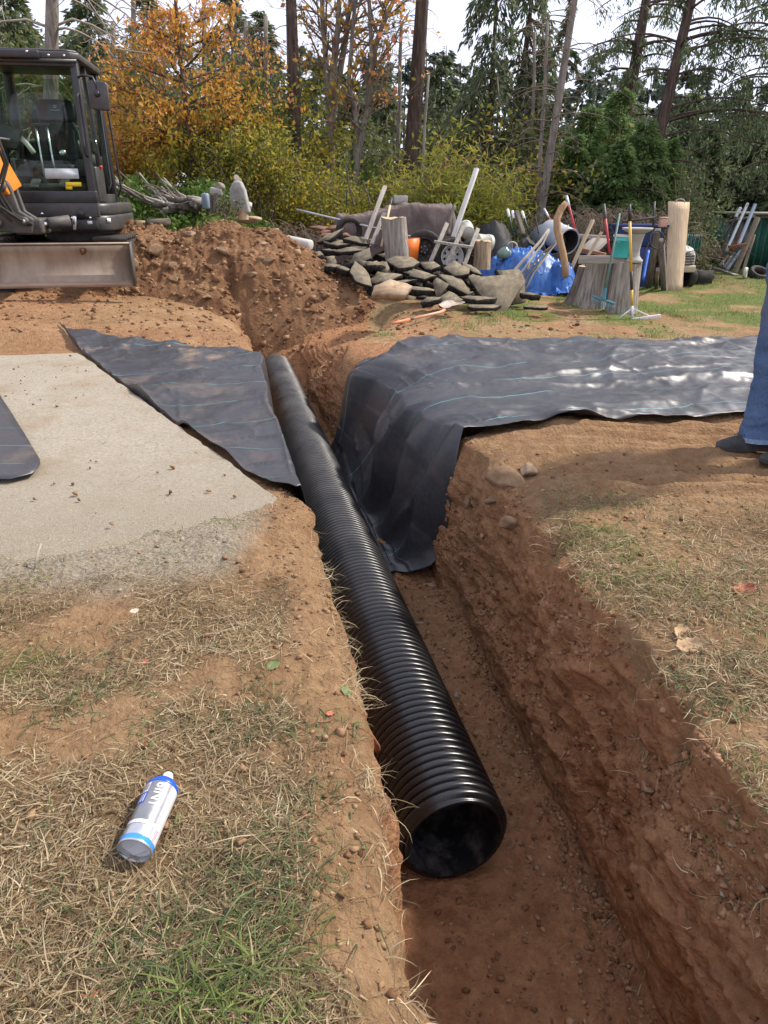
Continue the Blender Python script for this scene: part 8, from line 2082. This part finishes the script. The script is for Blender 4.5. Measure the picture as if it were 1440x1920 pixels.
# living grass: tufts near the camera
q = G(); qb = G()
def tuft(cx, cy, n, sp, L, gb, tone0=.3, W=.0032, el=(.12, .95), az0=None):
    n = int(n * .6); sp *= 1.15
    xx, yy = rng.normal(cx, sp, n), rng.normal(cy, sp, n); blades(gb, xx, yy, ground_at(xx, yy), rng.uniform(.45, 1.1, n) * L, rng.uniform(.6, 1.2, n) * W, rng.uniform(*el, n), .75, np.clip(tone0 + rng.normal(0, .22, n), 0, 1), 4, .002, None if az0 is None else rng.normal(az0, .5, n))
def tuft_px(px, py, n, sp, L, gb, **kw):
    p = on_ground(px, py); tuft(p.x, p.y, n, sp, L, gb, **kw)
for px, py, n, sp, L, b_ in [(340, 1800, 130, .045, .10, q), (430, 1840, 170, .05, .11, qb), (500, 1780, 120, .045, .10, q), (380, 1880, 160, .05, .10, qb), (300, 1850, 90, .04, .09, q), (480, 1890, 130, .05, .09, qb), (250, 1780, 60, .035, .08, q), (460, 1690, 150, .05, .09, q), (540, 1680, 110, .045, .08, q), (600, 1600, 60, .04, .06, q), (500, 1560, 110, .045, .07, q), (420, 1620, 60, .035, .06, q), (600, 1510, 70, .04, .06, q),
                             (110, 1330, 80, .05, .09, q), (60, 1250, 90, .05, .07, qb), (20, 1255, 70, .05, .06, qb), (180, 1240, 50, .04, .06, q), (170, 1300, 60, .045, .08, q), (300, 1380, 70, .045, .07, q), (250, 1290, 45, .04, .06, q), (500, 1330, 90, .05, .07, q), (460, 1290, 60, .05, .06, q), (420, 1360, 70, .05, .06, q), (560, 1370, 50, .04, .06, q), (640, 1360, 40, .03, .07, q), (70, 1600, 40, .04, .06, q), (20, 1700, 40, .04, .06, q), (130, 1700, 30, .03, .06, q),
                             (310, 1000, 40, .035, .04, q), (305, 1052, 60, .045, .045, qb), (70, 1090, 70, .06, .045, qb), (30, 1098, 50, .05, .04, q), (440, 985, 30, .03, .035, qb), (400, 980, 25, .03, .03, qb),
                             (1115, 945, 130, .10, .05, qb), (1170, 960, 90, .08, .05, q), (1095, 995, 110, .06, .055, qb), (1150, 1020, 130, .08, .06, qb), (1210, 1060, 90, .08, .05, qb), (1240, 1100, 70, .06, .06, qb), (1330, 1120, 90, .08, .06, qb), (1400, 1080, 90, .09, .07, q), (1320, 1040, 60, .08, .05, q), (1120, 1085, 80, .05, .05, qb), (1180, 1110, 60, .05, .05, q), (1260, 1270, 50, .04, .05, q), (1300, 1300, 60, .04, .05, q), (1420, 1250, 60, .05, .05, q), (1370, 1340, 50, .04, .05, q), (1400, 1450, 50, .04, .05, qb), (1250, 1010, 40, .08, .04, q), (1400, 960, 40, .08, .04, q), (1430, 1180, 50, .06, .05, qb), (1400, 1555, 50, .035, .05, q)]:
    if px > 900: n = int(n * 2.2)
    tuft_px(px, py, n, sp, L, b_, tone0=.35 if b_ is q else .5)
x, y = field(26000, -1.4, 2.6, .5, 3.2); s_ = masks(x, y)[0]; nz = fbm(p3(x, y), 2.2, 4, seed=141); t = x - axis_x(y)
k = near_ok(x, y) & (rng.random(len(x)) < s_ * np.where(t > 0, sst(-.35, .4, nz), sst(.0, .6, nz) * .7)) & ((t < lip_l(y) - .06) | (t > lip_r(y)))
k &= ~((np.abs(x + .48) < .045) & (y > .94) & (y < 1.22)); x, y = x[k], y[k]
blades(q, x, y, ground_at(x, y), rng.uniform(.015, .055, len(x)), rng.uniform(.0014, .003, len(x)), rng.uniform(.1, 1.1, len(x)), .8, np.clip(rng.normal(.35, .22, len(x)), 0, 1), 3)
stuff(q.obj('green_grass', L_GRASS), 'dull green grass blades and tufts on the trench banks', 'grass')
# bright tufts and the mown yard behind the fabric
x, y = rng.uniform(-.2, 8.5, 60000), 6.2 + 9 * rng.random(60000) ** 1.25
g_ = masks(x, y)[2]; nz = fbm(p3(x, y), 2.5, 3, seed=151)
k = rng.random(len(x)) < g_ * (.25 + .35 * sst(-.2, .5, nz)); x, y = x[k], y[k]
blades(qb, x, y, ground_at(x, y), rng.uniform(.025, .065, len(x)), rng.uniform(.004, .008, len(x)), rng.uniform(.3, 1.4, len(x)), .7, np.clip(.45 + .3 * fbm(p3(x, y), 1.5, 2, seed=152) + rng.normal(0, .15, len(x)), 0, 1), 2)
for px, py, n, sp in [(915, 600, 160, .10), (880, 612, 90, .09), (950, 590, 110, .10), (1255, 588, 130, .07), (1270, 592, 110, .06), (1220, 628, 70, .05), (1050, 562, 60, .05), (1045, 572, 70, .05), (720, 625, 50, .06), (840, 605, 60, .08), (1300, 600, 70, .1), (1390, 590, 90, .12), (1340, 575, 90, .15)]:
    p = ong(px, py); xx, yy = rng.normal(p.x, sp, n), rng.normal(p.y, sp * 1.6, n); blades(qb, xx, yy, ground_at(xx, yy), rng.uniform(.04, .10, n), rng.uniform(.004, .008, n), rng.uniform(.4, 1.4, n), .7, np.clip(rng.normal(.6, .2, n), 0, 1), 3)
stuff(qb.obj('green_grass', L_GRASSB), 'bright green grass tufts on the banks and across the back yard', 'grass')
# weeds on the left bank behind the mound
q = G(); n = 15000; x, y = rng.uniform(-6.5, -1.6, n), rng.uniform(10.9, 13.0, n)
nz = fbm(p3(x, y), 1.8, 3, seed=161); k = rng.random(n) < sst(-.5, .2, nz) * .9; x, y = x[k], y[k]; n = len(x)
C = np.stack([x, y, g(x, y) + rng.uniform(.0, .20, n) * (.5 + sst(-.2, .5, nz[k]))], 1)
leaves(q, C, .075, .6, rng.normal(size=(n, 3)) + np.array([0, 0, .4]), .9, np.clip(.5 + .3 * nz[k] + rng.normal(0, .2, n), 0, 1))
stuff(q.obj('ground_cover', L_GREEN), 'leafy green ground cover on the bank behind the dirt mound', 'ground cover')
# dry stalks in the back yard and fallen bits
q = G(); x, y = rng.uniform(-3.5, 6, 14000), rng.uniform(6.0, 11, 14000); d_ = masks(x, y)[4]; k = (rng.random(len(x)) < d_ * .5 + .02) & (ground_at(x, y) > g(x, y) - .1); x, y = x[k], y[k]
blades(q, x, y, top_at(x, y), rng.uniform(.04, .12, len(x)), rng.uniform(.003, .006, len(x)), rng.normal(.15, .25, len(x)), .5, None, 2)
stuff(q.obj('dry_straw', L_STRAW), 'dry stalks strewn over the yard between fabric and scrap', 'straw')
q = G(); n = 2600; x, y = rng.uniform(-6, 9, n), rng.uniform(11.5, 16, n); k_ = (y > 13.2) | (x < -1.5); x, y = x[k_], y[k_]; leaves(q, np.stack([x, y, g(x, y) + .015], 1), .045, .6, None, 1); stuff(q.obj('leaf_litter', L_BRAMBLE), 'brown leaf litter at the edge of the wood', 'leaf litter')

def leaf_thing(px, py, s, label, mat, rz, name='fallen_leaf', cat='leaf', curl=.5):
    p = on_ground(px, py); u = np.linspace(-1, 1, 9); v = np.linspace(-1, 1, 7); U, V = np.meshgrid(u, v)
    w = np.sqrt(np.clip(1 - U ** 2, 0, 1)) * (.62 + .10 * np.sin(U * 9))
    X = U * s; Yy = V * w * s; Z = s * curl * (.55 * (V * w) ** 2 + .35 * U ** 2) + .006 + s * .06 * np.sin(5 * U + 4 * V)
    q = G(); q.grid(np.stack([X, Yy, Z], -1)); o = q.obj(name, mat, smooth=True, loc=p, rot=(.25, -.15, rz)); so = o.modifiers.new('t', 'SOLIDIFY'); so.thickness = .0006
    return tag(o, label, cat)
M_LRED = surf('leaf_redbrown', [(.24, .075, .035), (.36, .13, .065)], 60, .7, .3); M_LTAN = surf('leaf_tan', [(.32, .20, .10), (.45, .31, .18)], 60, .8, .3); M_LORG = surf('leaf_coral', [(.42, .12, .06), (.52, .18, .10)], 60, .7, .2); M_LGRN = surf('leaf_weed', [(.085, .115, .035), (.15, .18, .06)], 60, .6, .2); M_PETAL = surf('petal_red', [(.62, .03, .06), (.7, .06, .09)], 60, .6, .1)
leaf_thing(1393, 1112, .040, 'reddish brown curled leaf on the right bank near the frame edge', M_LRED, .4, curl=1.1)
leaf_thing(172, 1880, .022, 'rust brown leaf in the grass at the bottom left', M_LRED, .3, curl=.8)
leaf_thing(268, 1244, .012, 'small bright red petal in the straw on the left bank', M_PETAL, .6, 'petal', 'petal')
leaf_thing(1275, 1192, .035, 'upper tan curled leaf by the lip of the right bank', M_LTAN, 1.1, curl=1.0)
leaf_thing(1290, 1215, .04, 'lower tan crumpled leaf by the lip of the right bank', M_LTAN, .2, curl=1.0)
leaf_thing(620, 1340, .011, 'coral leaf scrap beside the trench lip, upper one', M_LORG, .2)
leaf_thing(597, 1360, .014, 'coral leaf scrap beside the trench lip, lower one', M_LORG, 1.2)
leaf_thing(645, 1432, .013, 'coral leaf scrap near the torn orange root at the lip', M_LORG, 2.2)
leaf_thing(512, 1250, .022, 'broad green weed leaf in the straw left of the pipe', M_LGRN, .8)
leaf_thing(648, 1300, .02, 'light green weed leaf on the bare lip left of the pipe', M_LGRN, 1.9)
leaf_thing(335, 1538, .014, 'small green weed leaf just right of the spray can', M_LGRN, 1.2)
leaf_thing(253, 1148, .016, 'pale oval chip lying on the grey dirt near the slab', surf('pale_chip', [(.55, .47, .35), (.62, .55, .43)], 30, .8, .1), .1, 'wood_chip', 'chip', .1)
# torn orange root at the lip
a = on_ground(692, 1375); b_ = on_ground(712, 1425); q = G(); d = b_ - a
q.tube([(0, 0, .004), tuple(d * .45 + Vector((.004, 0, .012))), tuple(d + Vector((0, 0, .006)))], [.006, .012, .003], 8, squash=.45); tag(q.obj('torn_root', surf('orange_root', [(.36, .14, .07), (.48, .22, .12)], 40, .8, .4), smooth=True, loc=a), 'torn orange root splinter on the lip of the trench above the pipe end', 'root')
p = on_ground(716, 1440); q = G(); q.tube([(0, 0, 0), (.012, .0, -.02), (.018, -.004, -.07), (.014, -.006, -.12), (.020, -.008, -.155)], .0013, 5); tag(q.obj('hanging_root', surf('thin_root', [(.30, .14, .08), (.4, .2, .12)], 40, .8, .2), smooth=True, loc=p), 'thin reddish root hanging off the lip beside the pipe end', 'root')
for px, py, L, rz, lab in [(65, 1068, .07, 1.5, 'short brown twig standing in the weeds at the near edge of the slab'), (220, 1760, .09, -.4, 'pale splinter of wood in the grass below the spray can'), (1195, 1608, .06, .3, 'pale twig lying on the trench wall at the lower right')]:
    p = on_ground(px, py); q = G(); c_, s2 = math.cos(rz), math.sin(rz); q.tube([(0, 0, .004), (c_ * L * .5, s2 * L * .4, .008 + (.03 if rz > 1 else 0)), (c_ * L, s2 * L, .006 + (.06 if rz > 1 else 0))], [.004, .0045, .003], 6); tag(q.obj('twig', M_TWIG_PALE, smooth=True, loc=p), lab, 'twig')
